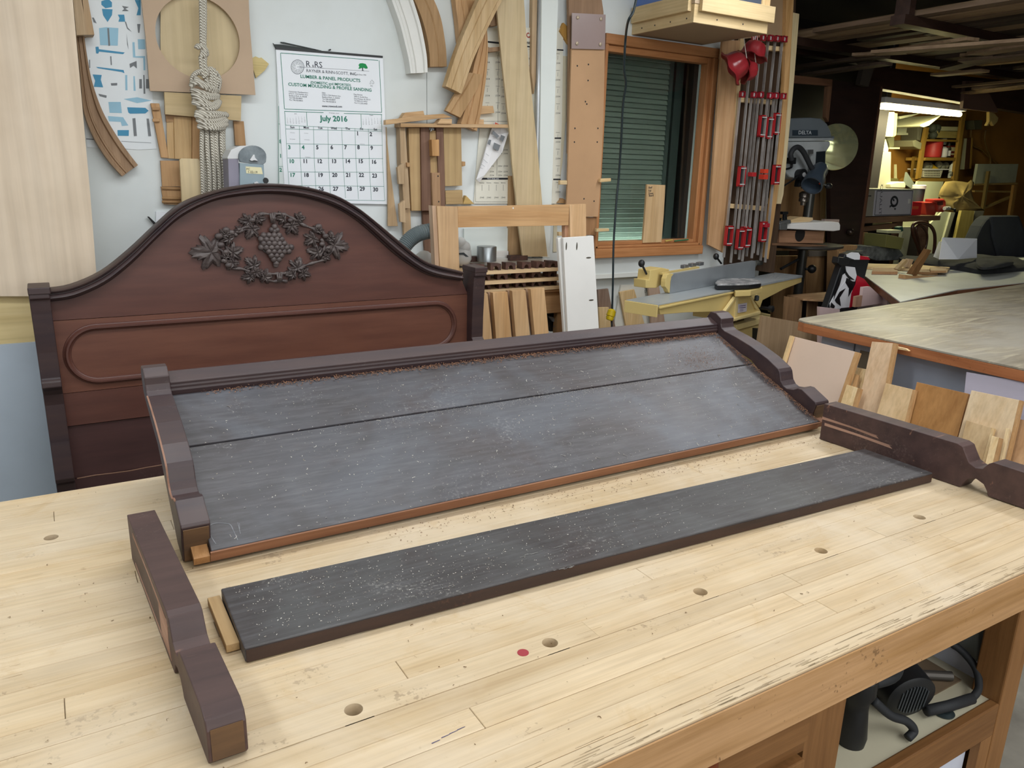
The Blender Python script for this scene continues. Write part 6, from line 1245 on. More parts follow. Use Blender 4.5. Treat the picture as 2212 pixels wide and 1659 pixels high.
rm('paper_roll', (560, 680, 610, 645, 640, 760, 635, 795, 575, 790, 590, 740), 4.9, .06, plain('#e0ddb8', .7), 'crumpled white paper on top of the beige cabinet', 'paper')
rm('machine_arm', (620, 640, 712, 620, 705, 735, 655, 745, 645, 700), 4.97, .28, plain('#6d6c4c', .5, 0, .3), 'small metal fitting below the cream hanging unit', 'fitting', bev=.006)
rm('duct_pipe', (985, 460, 1055, 450, 1035, 680, 985, 660), 5.05, .20, plain('#77735c', .6), 'vertical grey duct left of the shelf unit', 'duct', bev=.01)
rm('duct_elbow', (925, 665, 960, 655, 1030, 690, 1020, 765, 1000, 765, 940, 735), 4.98, .27, plain('#9e9a78', .6), 'cream duct elbow under the vertical duct', 'duct', bev=.008)
rf('beige_cabinet', (480, 795, 672, 795, 665, 1215, 400, 1215), 4.75, .3, plain('#a8a38c', .5, 0, .05), 'beige upright cabinet behind the silver box', 'cabinet', bev=.004)
rm('wall_panel', (470, 640, 530, 650, 600, 780, 480, 780), 5.2, .03, OCHX, 'brown boards on the rear wall beside the dark door', 'board')
rf('wooden_stick', (725, 940, 735, 940, 738, 1105, 722, 1105), 5.1, .02, CRM, 'thin upright stick right of the beige cabinet', 'stick')
rf('olive_box', (668, 1100, 755, 1105, 755, 1150, 665, 1150), 4.98, .15, plain('#6b6433', .7), 'olive box behind the white cloth', 'box')
rm('white_cloth', (665, 1165, 740, 1140, 830, 1140, 845, 1180, 835, 1220, 665, 1215), 4.7, .08, plain('#d9d7b4', .8, 0, .15, .4, 20), 'crumpled white cloth on top of the silver box', 'cloth', bev=.01)
rm('grey_triangle', (855, 1030, 960, 1195, 950, 1250, 830, 1170), 4.86, .02, plain('#8c9282', .6), 'grey triangular board standing behind the silver box', 'board')
rm('tall_board', (945, 850, 1010, 840, 960, 1140, 915, 1120), 5.12, .03, wood('#8a6b2a', '#705420', 'Z', .6), 'brown board leaning left of the shelf unit', 'board')
sh = thing('shelf_unit', 'ochre wooden shelf unit with jars and a basket on the rear wall', 'shelf', tuple(on(*z1(1200, 1140)[0], 1, 5.0)))
def sl_(n, a, y=5.0, t=.03, m=OCH): return mk(n, slab(z1(*a), y, t), m, sh, bev=.002)
sl_('side', (1075, 510, 1115, 510, 1085, 660, 1070, 720, 1020, 1100, 975, 1110, 1040, 700)); sl_('side', (1500, 350, 1545, 340, 1500, 640, 1440, 1135, 1390, 1130, 1460, 640))
for a in ((1080, 645, 1465, 655, 1462, 680, 1080, 672), (1070, 860, 1440, 862, 1436, 898, 1062, 896), (1020, 1098, 1400, 1105, 1395, 1140, 975, 1138), (1200, 395, 1500, 405, 1498, 432, 1200, 420)):
    mk('shelf_board', slab(z1(*a), 5.005, .22), OCHX, sh, bev=.002)
mk('back', slab(z1(1075, 430, 1500, 400, 1390, 1135, 1000, 1135), 5.23, .015), wood('#5c421c', '#473216', 'Z', .7), sh)
single('stacked_board', slab(z1(1235, 500, 1485, 505, 1480, 555, 1232, 550), 5.05, .12), CRM, 'upper pale board lying on the top shelf of the rear unit', 'board', bev=.003)
single('stacked_board', slab(z1(1212, 552, 1475, 560, 1465, 640, 1205, 632), 5.04, .14), wood('#b5a25c', '#9c8a48', 'X', .6), 'lower pale board lying on the top shelf of the rear unit', 'board', bev=.003)
single('cord_bundle', J(*[ball(on(*z1(a, b)[0], 1, 5.08), .045, 10) for a, b in ((1150, 520), (1185, 560), (1160, 600), (1200, 520))]), plain('#4b4f40', .6, 0, .3), 'grey bundle of cords at the left of the top shelf', 'cords', smooth=True)
single('red_tub', lathe(on(*z1(1145, 858)[0], 1, 5.1), (0, 0, 1), [(.085, 0), (.09, .02), (.088, .17), (.08, .18)], 20), plain('#b5322c', .5), 'red plastic tub on the middle shelf', 'tub', smooth=40)
jr = thing('glass_jar', 'round jar half filled with white powder on the middle shelf', 'jar', tuple(on(*z1(1245, 858)[0], 1, 5.1)))
b0 = on(*z1(1245, 858)[0], 1, 5.1); mk('powder', lathe(b0, (0, 0, 1), [(.055, 0), (.066, .02), (.060, .09), (.035, .11)], 18), WHITEP, jr, smooth=40); mk('lid', lathe(b0+V((0, 0, .13)), (0, 0, 1), [(.03, 0), (.034, .01), (.034, .06), (.03, .07)], 16), plain('#9a9a88', .3, .3), jr, smooth=40)
b0 = on(*z1(1318, 858)[0], 1, 5.1); jr2 = thing('small_bottle', 'small dark bottle with white label on the middle shelf', 'bottle', tuple(b0))
mk('body', lathe(b0, (0, 0, 1), [(.03, 0), (.032, .01), (.030, .09), (.018, .12), (.018, .15)], 16), plain('#3c3a30', .3), jr2, smooth=40); mk('label', lathe(b0+V((0, 0, .015)), (0, 0, 1), [(.0325, 0), (.0325, .055)], 16), WHITEP, jr2)
cn = thing('red_can', 'dark red can with cream label on the middle shelf', 'can', tuple(on(*z1(1390, 858)[0], 1, 5.08)))
mk('body', slab(z1(1345, 725, 1440, 720, 1430, 855, 1340, 855), 5.08, .08), plain('#6e2018', .4), cn, bev=.006); mk('label', slab(z1(1362, 740, 1425, 742, 1420, 790, 1360, 785), 5.078, .002), plain('#d9cfa0', .6), cn); mk('label', slab(z1(1362, 812, 1405, 812, 1403, 830, 1362, 830), 5.078, .002), plain('#d9cfa0', .6), cn)
bk = thing('white_basket', 'white perforated plastic basket of bottles on the bottom shelf', 'basket', tuple(on(*z1(1150, 1095)[0], 1, 5.03)))
mk('front', slab(z1(1040, 1000, 1275, 1000, 1245, 1095, 1055, 1090), 5.03, .15), plain('#cfcbb0', .6), bk, bev=.003); mk('rim', slab(z1(1035, 990, 1345, 992, 1343, 1004, 1036, 1002), 5.02, .17), WHITEP, bk)
mk('slots', J(*[flat(z1(1060+i*18, 1012+j*26, 1070+i*18, 1012+j*26, 1069+i*18, 1026+j*26, 1060+i*18, 1026+j*26), 5.029) for i in range(10) for j in range(3)]), plain('#4c4630', .8), bk)
single('yellow_bottle', slab(z1(1150, 930, 1225, 990, 1215, 1000, 1150, 990, 1135, 965), 5.1, .04), plain('#d0a514', .5), 'yellow bottle lying in the white basket', 'bottle', bev=.004)
single('clear_bottle', J(*[ball(on(*z1(a, b)[0], 1, 5.12), .04, 10) for a, b in ((1080, 955), (1110, 960), (1220, 945), (1260, 965), (1300, 955))]), plain('#8c8a70', .4, 0, .3), 'cloudy bottles and bags filling the white basket', 'bottles', smooth=True, kind='stuff')
wb2 = thing('glue_bottle', 'white squeeze bottle right of the basket', 'bottle', tuple(on(*z1(1365, 1098)[0], 1, 5.05)))
b0 = on(*z1(1365, 1098)[0], 1, 5.05); mk('body', lathe(b0, (0, 0, 1), [(.034, 0), (.036, .01), (.034, .13), (.015, .16), (.008, .21)], 18), plain('#d5d6c8', .5), wb2, smooth=40); mk('print', J(*[slab(z1(1350, y_, 1390, y_, 1388, y_+10, 1350, y_+10), 5.008, .001) for y_ in (1025, 1045, 1062)]), plain('#4a5a50', .7), wb2)
for i, (a, m, l) in enumerate((((1455, 640, 1518, 640, 1450, 1130, 1395, 1135), OCH, 'ochre strip leaning at the right side of the shelf unit'), ((1520, 640, 1550, 638, 1520, 998, 1492, 998), CRM, 'cream strip hanging right of the shelf unit'), ((1552, 636, 1605, 630, 1580, 992, 1522, 998), wood('#5a3a22', '#442a18', 'Z', .6), 'dark brown board beside the cream strip'), ((1604, 632, 1622, 632, 1600, 990, 1580, 990), OCH, 'thin ochre edge of the dark hanging board'))):
    single('hanging_strip', slab(z1(*a), 5.12-i*.002, .03), m, l, 'strip')
rm('junction_box', (1630, 430, 1735, 425, 1720, 535, 1640, 535), 5.05, .1, plain('#55533c', .5), 'grey electrical box on the rear wall under the beam', 'box', bev=.004)
single('wall_cable', tube(sm([tuple(on(a, b, 1, 5.18)) for a, b in z1(1610, 480, 1595, 600, 1620, 720, 1720, 770, 1810, 860, 1900, 930)], 6), .010, 8), plain('#7a5a20', .6), 'brown cord hanging in a slant on the rear wall', 'cord', smooth=True)
single('wall_cable', tube(sm([tuple(on(a, b, 1, 5.16)) for a, b in z1(1770, 540, 1755, 640, 1780, 760, 1820, 860, 1815, 960, 1760, 1015, 1680, 985)], 6), .010, 8), plain('#6e5220', .6), 'brown cord looping down over the grey stone slab', 'cord', smooth=True)
hg = thing('hanging_glove', 'tan leather glove hanging from the beam', 'glove', tuple(on(*z1(1850, 400)[0], 1, 4.35)))
mk('glove_body', slab(z1(1810, 330, 1870, 345, 1920, 400, 1905, 450, 1860, 495, 1830, 440, 1800, 495, 1780, 490, 1810, 440), 4.35, .03), plain('#b8a060', .8, 0, .25), hg, bev=.006)
_p = on(*z1(1840, 345)[0], 1, 4.365); mk('string', bx(_p.x-.002, _p.x+.002, 4.363, 4.367, _p.z, 2.74), DGREY, hg)
rm('grey_slab', (1680, 935, 2148, 935, 2110, 1170, 1640, 1165), 4.95, .03, plain('#a3a68c', .7, 0, .2, .2, 30), 'grey speckled slab leaning against the rear wall', 'slab')
ea = thing('wooden_easel', 'wooden trestle stand holding the grey slab', 'stand', tuple(on(*z1(1850, 1500)[0], 1, 4.9)[:2])+(0,))
for n_, a in (('shelf', (1640, 1165, 2140, 1150, 2145, 1172, 1640, 1182)), ('rail', (1640, 1240, 2100, 1248, 2100, 1268, 1640, 1262)), ('brace', (1770, 1430, 2080, 1300, 2082, 1322, 1770, 1455))): mk(n_, slab(z1(*a), 4.9, .03), wood('#a08650', '#86703c', 'X', .6), ea)
mk('leg', ext(z1(1805, 1020, 1825, 1018, 1760, 1450, 1738, 1450), 4.87, .03), wood('#7d6a3c', '#66552c', 'Z', .6), ea); mk('leg', ext(z1(2100, 1180, 2138, 1185, 2080, 1540, 2045, 1540), 4.87, .03), wood('#a07a40', '#86602c', 'Z', .6), ea)
# machine bench with silver box, vise
QY = 4.30
qb = thing('side_bench', 'brown wooden bench with a shelf rail carrying the silver box and red vise', 'bench', tuple(on(1940, 560, 1, QY)[:2])+(0,))
BRN = wood('#80634c', '#654a37', 'X', .6)
mk('top', slab(z1(355, 1552, 1150, 1530, 1248, 1535, 1240, 1588, 360, 1625), QY-.03, .45), BRN, qb, bev=.003)
mk('rail', slab(cH(840, 435, 1130, 402, 1130, 430, 1040, 455, 838, 475), QY, .03), BRN, qb); mk('leg', ext(cH(1130, 395, 1180, 390, 1165, 520, 1120, 520), QY+.01, .05), BRN, qb); mk('leg', ext(cH(1350, 385, 1400, 380, 1390, 520, 1345, 520), QY+.02, .05), BRN, qb)
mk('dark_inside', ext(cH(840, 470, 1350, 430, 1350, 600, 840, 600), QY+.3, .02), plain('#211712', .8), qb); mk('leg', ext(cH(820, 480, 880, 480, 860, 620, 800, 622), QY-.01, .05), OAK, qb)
sb = thing('silver_box', 'silver cardboard box with a large round black emblem on the side bench', 'box', tuple(on(*z1(680, 1540)[0], 1, QY-.02)))
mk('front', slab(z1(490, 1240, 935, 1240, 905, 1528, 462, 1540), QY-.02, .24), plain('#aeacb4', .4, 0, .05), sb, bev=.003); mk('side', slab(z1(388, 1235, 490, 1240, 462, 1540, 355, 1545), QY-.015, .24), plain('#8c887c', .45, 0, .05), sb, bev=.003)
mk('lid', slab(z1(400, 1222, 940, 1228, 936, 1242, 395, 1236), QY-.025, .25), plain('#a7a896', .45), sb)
mk('border', J(*[stroke(z1(*a), QY-.0205, .006) for a in ((508, 1248, 920, 1245), (920, 1245, 895, 1520), (895, 1520, 480, 1528), (480, 1528, 508, 1248))]), plain('#3b3a40', .6), sb)
def zring(c, rx, ry, w_, rot, y):
    o = []; i = []
    for k in range(28):
        a = 2*PI*k/28; co, si = math.cos(a), math.sin(a)
        for L_, f in ((o, 1), (i, w_)):
            x, z = rx*f*co, ry*f*si; L_.append((c[0]+x*math.cos(rot)-z*math.sin(rot), c[1]+x*math.sin(rot)+z*math.cos(rot)))
    po_ = P(z1(*[c for p in o for c in p]), y); pi_ = P(z1(*[c for p in i for c in p]), y); n = 28
    return po_+pi_, [(j, (j+1) % n, n+(j+1) % n, n+j) for j in range(n)]
qk = [zring((708, 1370), 46, 66, .58, .12, QY-.0215), flat(z1(652, 1420, 680, 1405, 712, 1425, 700, 1440, 672, 1428, 655, 1445), QY-.021), flat(z1(688, 1335, 712, 1350, 705, 1370, 690, 1362), QY-.021), zring((716, 1456), 11, 12, .3, 0, QY-.0215)]
ltr = txt('QUALITY', *z1(535, 1385)[0], 5.2, (-.6, 10), QY-.02, 'CENTER', 1.55, .0015)
mk('q_emblem', J(*qk), INK, sb); mk('side_lettering', ltr, plain('#5c5a60', .6), sb)
mk('clasp', slab(z1(890, 1345, 908, 1345, 905, 1395, 888, 1395), QY-.035, .02), plain('#d0d0c8', .3, .4), sb); mk('side_mark', slab(z1(402, 1300, 442, 1300, 440, 1312, 402, 1312), QY-.016, .001), INK, sb)
ct = thing('striped_tub', 'round white tub with dark label behind the red box', 'tub', tuple(on(*z1(965, 1400)[0], 1, QY+.15))); b0 = on(*z1(965, 1400)[0], 1, QY+.15)
mk('body', lathe(b0, (0, 0, 1), [(.05, 0), (.052, .01), (.055, .14)], 18), DGREY, ct, smooth=40); mk('lid', lathe(b0+V((0, 0, .141)), (0, 0, 1), [(.06, 0), (.06, .03), (.05, .035)], 18), WHITEP, ct, smooth=40)
rb = thing('red_box', 'bright red carton right of the silver box', 'box', tuple(on(*z1(965, 1530)[0], 1, QY-.02)))
mk('carton', slab(z1(925, 1372, 1030, 1378, 1012, 1530, 905, 1530), QY-.02, .1), plain('#c81f26', .45, 0, .05), rb, bev=.002); mk('label', slab(z1(918, 1425, 995, 1425, 985, 1460, 915, 1460), QY-.021, .001), plain('#d9603a', .5), rb)
vs_ = thing('bench_vise', 'red bench vise with steel handle at the end of the side bench', 'vise', tuple(on(*z1(1180, 1530)[0], 1, QY)))
RV = plain('#a8372a', .4, 0, .12)
mk('body', slab(z1(1060, 1380, 1195, 1375, 1185, 1530, 1080, 1528, 1070, 1440), QY, .12), RV, vs_, bev=.008); mk('jaw', slab(z1(1175, 1345, 1290, 1340, 1312, 1370, 1310, 1455, 1290, 1495, 1215, 1495, 1210, 1400, 1180, 1390), QY-.02, .1), RV, vs_, bev=.012)
mk('throat', slab(z1(1205, 1375, 1270, 1365, 1275, 1410, 1215, 1415), QY-.022, .004), plain('#4f1612', .6), vs_); mk('screw', cyl(on(*z1(1290, 1450)[0], 1, QY-.05), on(*z1(1345, 1450)[0], 1, QY-.05), .018, 14), plain('#d8d8d4', .3, .6), vs_, smooth=40)
mk('handle', tube([on(a, b, 1, QY-.06) for a, b in z1(1325, 1440, 1415, 1470)], .007, 8), BLACK, vs_); mk('handle', cyl(on(*z1(1405, 1455)[0], 1, QY-.06), on(*z1(1412, 1485)[0], 1, QY-.06), .010, 8), BLACK, vs_)
# boards leaning, canvas cloth
rf('green_board', (980, 1135, 1280, 1140, 1190, 1420, 880, 1420), 4.85, .02, plain('#d2d4b0', .6, 0, .04), 'pale green board leaning behind the vise', 'board')
rf('green_board', (1215, 1495, 1365, 1495, 1320, 1660, 1140, 1660), 4.8, .02, plain('#d2d4b0', .6, 0, .04), 'lower pale green board below the vise', 'board')
S2 = lambda a, y, t, m, l: single('leaning_board', ext(cH(*a), y, t) if len(a) == 8 else slab(cH(*a), y, t), m, l, 'board', bev=.001)
S2((1185, 435, 1255, 435, 1215, 650, 1140, 650), 4.15, .03, plain('#c9cba4', .6), 'narrow pale board seen left of the bentwood chair')
S2((1400, 420, 1520, 300, 1590, 310, 1440, 680, 1350, 690), 4.6, .02, plain('#cfd2ae', .6, 0, .04), 'pale board behind the bentwood chair back')
S2((1590, 312, 1625, 312, 1560, 520, 1530, 520), 4.58, .03, plain('#b4b498', .6), 'thin board edge beside the black gap')
S2((1680, 295, 1790, 298, 1760, 530, 1628, 528), 4.6, .03, wood('#c2b066', '#a8964e', 'Z', .6), 'yellowish panel leaning below the canvas cloth')
S2((1795, 300, 1870, 300, 1830, 440, 1765, 530), 4.62, .03, plain('#8f8c78', .6, 0, .3), 'grey edged boards right of the yellowish panel')
S2((1630, 310, 1680, 300, 1625, 525, 1570, 520), 4.75, .02, plain('#1b1713', .8), 'black sheet filling the dark gap between the pale boards')  # sheet coloured black for the shade in the gap
# draped canvas
cz_ = z1(1300, 1140, 1400, 1130, 1490, 1138, 1560, 1150, 1600, 1120, 1635, 1150, 1620, 1200, 1600, 1250, 1640, 1370, 1700, 1430, 1755, 1475, 1640, 1478, 1560, 1470, 1470, 1495, 1380, 1485, 1320, 1450, 1290, 1400, 1220, 1300, 1250, 1220)
vsd = []; nC = len(cz_); cen = (sum(p[0] for p in cz_)/nC, sum(p[1] for p in cz_)/nC); fsd = []
for k, f in enumerate((1, .82, .6, .38, .18)):
    for i, p in enumerate(cz_): vsd.append(on(cen[0]+(p[0]-cen[0])*f, cen[1]+(p[1]-cen[1])*f, 1, 4.66-.05*(1-f)-(.022*math.sin(i*2.1+k*.6) if 0 < k < 4 else .01*math.sin(i*2.1))))
vsd.append(on(*cen, 1, 4.60))
for k in range(4):
    for i in range(nC): fsd.append((k*nC+i, k*nC+(i+1) % nC, (k+1)*nC+(i+1) % nC, (k+1)*nC+i))
for i in range(nC): fsd.append((4*nC+i, 4*nC+(i+1) % nC, 5*nC))
ob_ = single('canvas_cloth', (vsd, fsd), plain('#b0975a', .85, 0, .12, .3, 40), 'ochre canvas cloth draped over leaning boards', 'cloth', smooth=True)
so = ob_.modifiers.new('s', 'SOLIDIFY'); so.thickness = .004
# ================================================================ WHITE TABLE with items
TW = .85
wtb = thing('assembly_table', 'white topped table with brown edge behind the worn bench', 'table', (5.6, 3.2, 0))
tp_ = [on(1840, 575, 2, TW), on(1945, 652, 2, TW), V((4.9, 2.70, TW)), V((8.6, 2.78, TW)), V((8.6, 3.72, TW))]
ta = prism(tp_, (0, 0, -.006)); mk('top', ta, plain('#c9ccc4', .5, 0, .06, 0, 60, '#b8bab0', 2), wtb)
mk('edge', prism([p+V((0, 0, -.0065)) for p in tp_], (0, 0, -.04)), wood('#8a5f45', '#6e4832', 'X', .6), wtb)
for x_, y_ in ((4.9, 3.0), (5.5, 3.6), (8.4, 2.9), (8.4, 3.6)): mk('leg', bx(x_, x_+.06, y_, y_+.06, 0, TW-.047), OAK, wtb)
mk('side_panel', prism([V((5.35, 3.72, 0)), V((4.45, 2.87, 0)), V((4.46, 2.86, 0)), V((5.36, 3.71, 0))], (0, 0, TW-.05)), plain('#b9a3a4', .6, 0, .05), wtb)
def onT(a, zt, h): return prism([on(x, y_, 2, TW+zt+h) for x, y_ in cH(*a)], (0, 0, -h))
single('wooden_strip', onT((735, 738, 930, 748, 1590, 765, 1560, 805, 1220, 790, 935, 780, 735, 765), .001, .018), PINEX, 'long pale strip lying across the white table', 'strip')
single('wooden_strip', onT((925, 785, 1130, 790, 1135, 818, 915, 815), .001, .02), wood('#c99a70', '#b28058', 'X', .6), 'short tan strip lying left of the angled tool', 'strip')
single('wooden_strip', onT((1410, 780, 1550, 782, 1548, 808, 1415, 808), .02, .016), OAKX, 'short tan block right of the angled tool', 'strip')
zv = on(*cH(1200, 880)[0], 2, TW)
sc_t = thing('angle_jig', 'wooden angled hand jig with a raised arm on the white table', 'jig', tuple(zv))
mk('base', slab(cH(1200, 845, 1330, 860, 1330, 895, 1195, 885), zv.y, .05), OAKX, sc_t, bev=.002); mk('base', slab(cH(1290, 850, 1560, 858, 1560, 885, 1330, 885), zv.y-.0+.005, .03), OAKX, sc_t, bev=.002)
mk('base', slab(cH(1300, 818, 1475, 822, 1478, 848, 1300, 842), zv.y+.06, .05), OAKX, sc_t, bev=.002); mk('arm', slab(cH(1395, 625, 1425, 635, 1300, 850, 1245, 840), zv.y+.03, .035), wood('#8f6840', '#74512f', 'Z', .6), sc_t, bev=.003)
zs = on(*cH(1150, 800)[0], 2, TW+.02)
single('small_stick', slab(cH(1210, 712, 1225, 725, 1150, 805, 1132, 795), zs.y, .03), PINE, 'small pale stick propped upright left of the angle jig', 'stick'); single('small_stick', slab(cH(1235, 708, 1272, 712, 1240, 785, 1210, 780), zs.y+.05, .03), CEDARL, 'second propped stick next to the angle jig arm', 'stick')
# black cloth on the table
def blob(name, pts_, zt, h, m, lab, cat, seed=0):
    r = random.Random(seed); base = [on(x, y_, 2, zt) for x, y_ in pts_]; c = sum(base, V((0, 0, 0)))/len(base); base = [V(p) for p in sm([tuple(p) for p in base+[base[0]]], 5)[:-1]]; n = len(base)
    vs = []; fs = []
    for k, (f, hh) in enumerate(((1, 0), (1.0, .55), (.9, .9), (.65, 1.0), (.3, 1.05))):
        for i, p in enumerate(base): vs.append(c+(p-c)*f+V((0, 0, h*hh*(1+.18*math.sin(i*.8+k)))))
    vs.append(c+V((0, 0, h)))
    for k in range(4):
        for i in range(n): fs.append((k*n+i, k*n+(i+1) % n, (k+1)*n+(i+1) % n, (k+1)*n+i))
    for i in range(n): fs.append((4*n+i, 4*n+(i+1) % n, 5*n))
    fs.append(tuple(range(n))[::-1]); return single(name, (vs, fs), m, lab, cat, smooth=50)
BLK = plain('#1d1e21', .95, 0, .3, .4, 60, '#2d2e30', 8)
blob('black_cloth', cH(1140, 735, 1300, 715, 1500, 720, 1800, 720, 2080, 730, 2212, 760, 2350, 790, 2212, 810, 1960, 835, 1820, 835, 1600, 800, 1350, 780), TW+.001, .055, BLK, 'folded black quilted cloth on the white table', 'cloth', 1)
blob('black_cloth', cH(1800, 730, 2000, 730, 2120, 745, 2060, 775, 1880, 800, 1810, 780), TW+.062, .03, BLK, 'small fold of black cloth lying on the larger one', 'cloth', 2)
pc = on(*cH(1650, 718)[0], 2, TW+.06)
single('paper_sheet', prism([on(a, b, 1, pc.y+o_) for (a, b), o_ in zip(cH(1518, 525, 1812, 535, 1810, 698, 1650, 712, 1488, 712), (0, 0, -.02, -.06, -.02))], (0, .003, 0)), PAPER, 'white sheet of paper propped up on the black cloth', 'paper')
single('paper_sheet', prism([on(a, b, 1, pc.y+.05) for a, b in cH(1488, 560, 1512, 560, 1490, 712, 1440, 690)], (0, .002, 0)), PAPER, 'folded paper corner behind the propped sheet', 'paper')
# bentwood chair
bc = thing('bentwood_chair', 'dark bentwood chair with looped back behind the white table', 'chair', tuple(on(1990, 560, 1, 3.95)[:2])+(0,))
CW = plain('#3e2418', .35, 0, .2); CWy = 3.95
def cht(*a, r=.014): return tube(sm([tuple(on(x, y_, 1, CWy)) for x, y_ in cH(*a)], 8), r, 10)
hoop = mk('back_hoop', cht(1335, 690, 1300, 590, 1265, 490, 1262, 430, 1290, 402, 1350, 400, 1410, 425, 1445, 480, 1452, 560, 1440, 680), CW, bc, smooth=True)
mk('inner_loop', cht(1330, 690, 1312, 560, 1290, 470, 1300, 430, 1330, 425, 1365, 455, 1385, 510, 1375, 600, 1340, 660, r=.010), CW, bc, smooth=True)
cs = on(*cH(1390, 690)[0], 1, CWy-.2); mk('seat', lathe(V((cs.x, CWy-.2, .45)), (0, 0, 1), [(.19, 0), (.20, .01), (.20, .025), (.18, .03)], 30), CW, bc, smooth=40)
zr = [on(*cH(1335, 690)[0], 1, CWy), on(*cH(1440, 680)[0], 1, CWy)]
for p in zr: mk('leg', tube([p, V((p.x, CWy-.02, .45)), V((p.x, CWy+.05, 0))], .014, 8), CW, bc, smooth=True)
for s in (-1, 1): mk('leg', tube([V((cs.x+s*.13, CWy-.34, .45)), V((cs.x+s*.16, CWy-.4, 0))], .014, 8), CW, bc, smooth=True)
# coat covered chair
cc_ = thing('covered_chair', 'chair back draped with a dark jacket at the right edge', 'chair', tuple(on(2150, 560, 1, 3.95)[:2])+(0,))
mk('jacket', prism(P(cH(1900, 375, 1940, 345, 2180, 340, 2230, 480, 2260, 720, 1790, 700, 1810, 540, 1860, 430), 3.9), (0, .12, 0)), plain('#23262c', .95, 0, .25, .4, 50), cc_, bev=.02)
mk('side_fold', prism(P(cH(1940, 345, 2165, 345, 2212, 470, 2212, 720, 2000, 700, 1950, 520), 3.87), (0, .03, 0)), plain('#2c3038', .95, 0, .25, .4, 50), cc_, bev=.012)
px4 = on(2150, 560, 1, 3.95).x
for x_ in (px4-.2, px4+.2): mk('leg', bx(x_, x_+.03, 3.97, 4.0, 0, .9), CW, cc_)
# dark bag heap and green box under
rm2 = lambda n, a, y, t, m, l, c, **k: single(n, slab(cH(*a), y, t), m, l, c, **k)
rm2('khaki_box', (1040, 500, 1190, 530, 1165, 630, 1030, 610), 3.85, .2, plain('#6c6a3a', .6), 'khaki box under the side bench', 'box', bev=.003)
rm2('folded_paper', (1045, 465, 1165, 462, 1160, 490, 1045, 490), 3.95, .1, plain('#bcbc9a', .7), 'pale folded stack above the khaki box', 'stack', bev=.003)
# patterned bag
pbg = thing('printed_bag', 'black, white and red printed bag leaning on the white table', 'bag', tuple(on(1850, 660, 1, 3.12)[:2])+(.0,))
BY = 3.12
def bgp(a, y, t): return prism(P(cH(*a), y), (0, t, 0))
mk('body', ext(cH(690, 665, 900, 690, 800, 1100, 530, 1140), BY, .05, .25), plain('#17191d', .4, 0, .1), pbg, bev=.006)
mk('white_panel', J(bgp((700, 670, 740, 652, 800, 655, 815, 680, 810, 715, 765, 715, 700, 690), BY-.004, .003), bgp((690, 770, 770, 780, 785, 850, 770, 900, 740, 900, 700, 830), BY-.004, .003), bgp((660, 850, 690, 830, 740, 920, 690, 1010, 700, 1100, 640, 1135, 560, 1130, 555, 1090, 600, 1010), BY-.004, .003), bgp((600, 1010, 700, 880, 750, 960, 730, 1120, 620, 1130), BY-.005, .003)), plain('#dfe0e4', .4, 0, .03), pbg)
mk('red_panel', J(bgp((815, 680, 880, 690, 900, 715, 815, 715), BY-.006, .003), bgp((790, 850, 850, 880, 900, 945, 840, 960, 830, 1030, 780, 1060, 750, 1115, 722, 1125, 740, 1000, 775, 930), BY-.006, .003)), plain('#b3162c', .4, 0, .1), pbg)
mk('black_figure', J(bgp((700, 870, 750, 900, 755, 960, 715, 1030, 720, 960, 690, 910), BY-.008, .002), bgp((600, 1060, 640, 990, 690, 960, 640, 1040, 650, 1110, 610, 1080), BY-.008, .002), bgp((680, 790, 720, 850, 770, 890, 720, 880, 690, 840), BY-.008, .002), bgp((640, 860, 665, 840, 640, 930, 610, 1000, 590, 1050, 600, 980), BY-.008, .002), bgp((570, 1080, 600, 1110, 590, 1135, 560, 1120), BY-.008, .002)), plain('#101216', .4), pbg)
mk('buckle', bgp((635, 692, 770, 712, 730, 720, 715, 755, 650, 768, 625, 745), BY-.02, .05), BLACK, pbg, bev=.006)
rm2('crumpled_jacket', (700, 665, 760, 645, 840, 640, 870, 600, 960, 600, 1050, 615, 1150, 625, 1190, 680, 1140, 720, 960, 725, 880, 700, 800, 655), 3.9, .15, plain('#3c3f3e', .9, 0, .5, .5, 30, '#6b6e6c', 12), 'crumpled grey and black jacket lying behind the white table', 'jacket', bev=.015)
rm2('pink_board', (840, 950, 900, 945, 1045, 1080, 820, 1115), 2.98, .02, plain('#c9b0ae', .6, 0, .04), 'pinkish white board leaning under the white table corner', 'board')
rm2('pink_board', (780, 1030, 835, 1020, 822, 1115, 770, 1120), 2.94, .02, wood('#a8846e', '#8c6a55', 'Z', .6), 'small brown board end beside the pinkish board', 'board')
single('pink_board', ext(cH(470, 1118, 640, 1138, 640, 1165, 470, 1165), 2.9, .02), plain('#c9b0ae', .6), 'pale sliver of board at the worn bench corner', 'board')
rm2('green_cushion', (1145, 440, 1180, 430, 1185, 470, 1160, 480), 4.0, .05, plain('#1f4a3c', .7), 'dark green bit of fabric under the side bench', 'fabric', bev=.005)
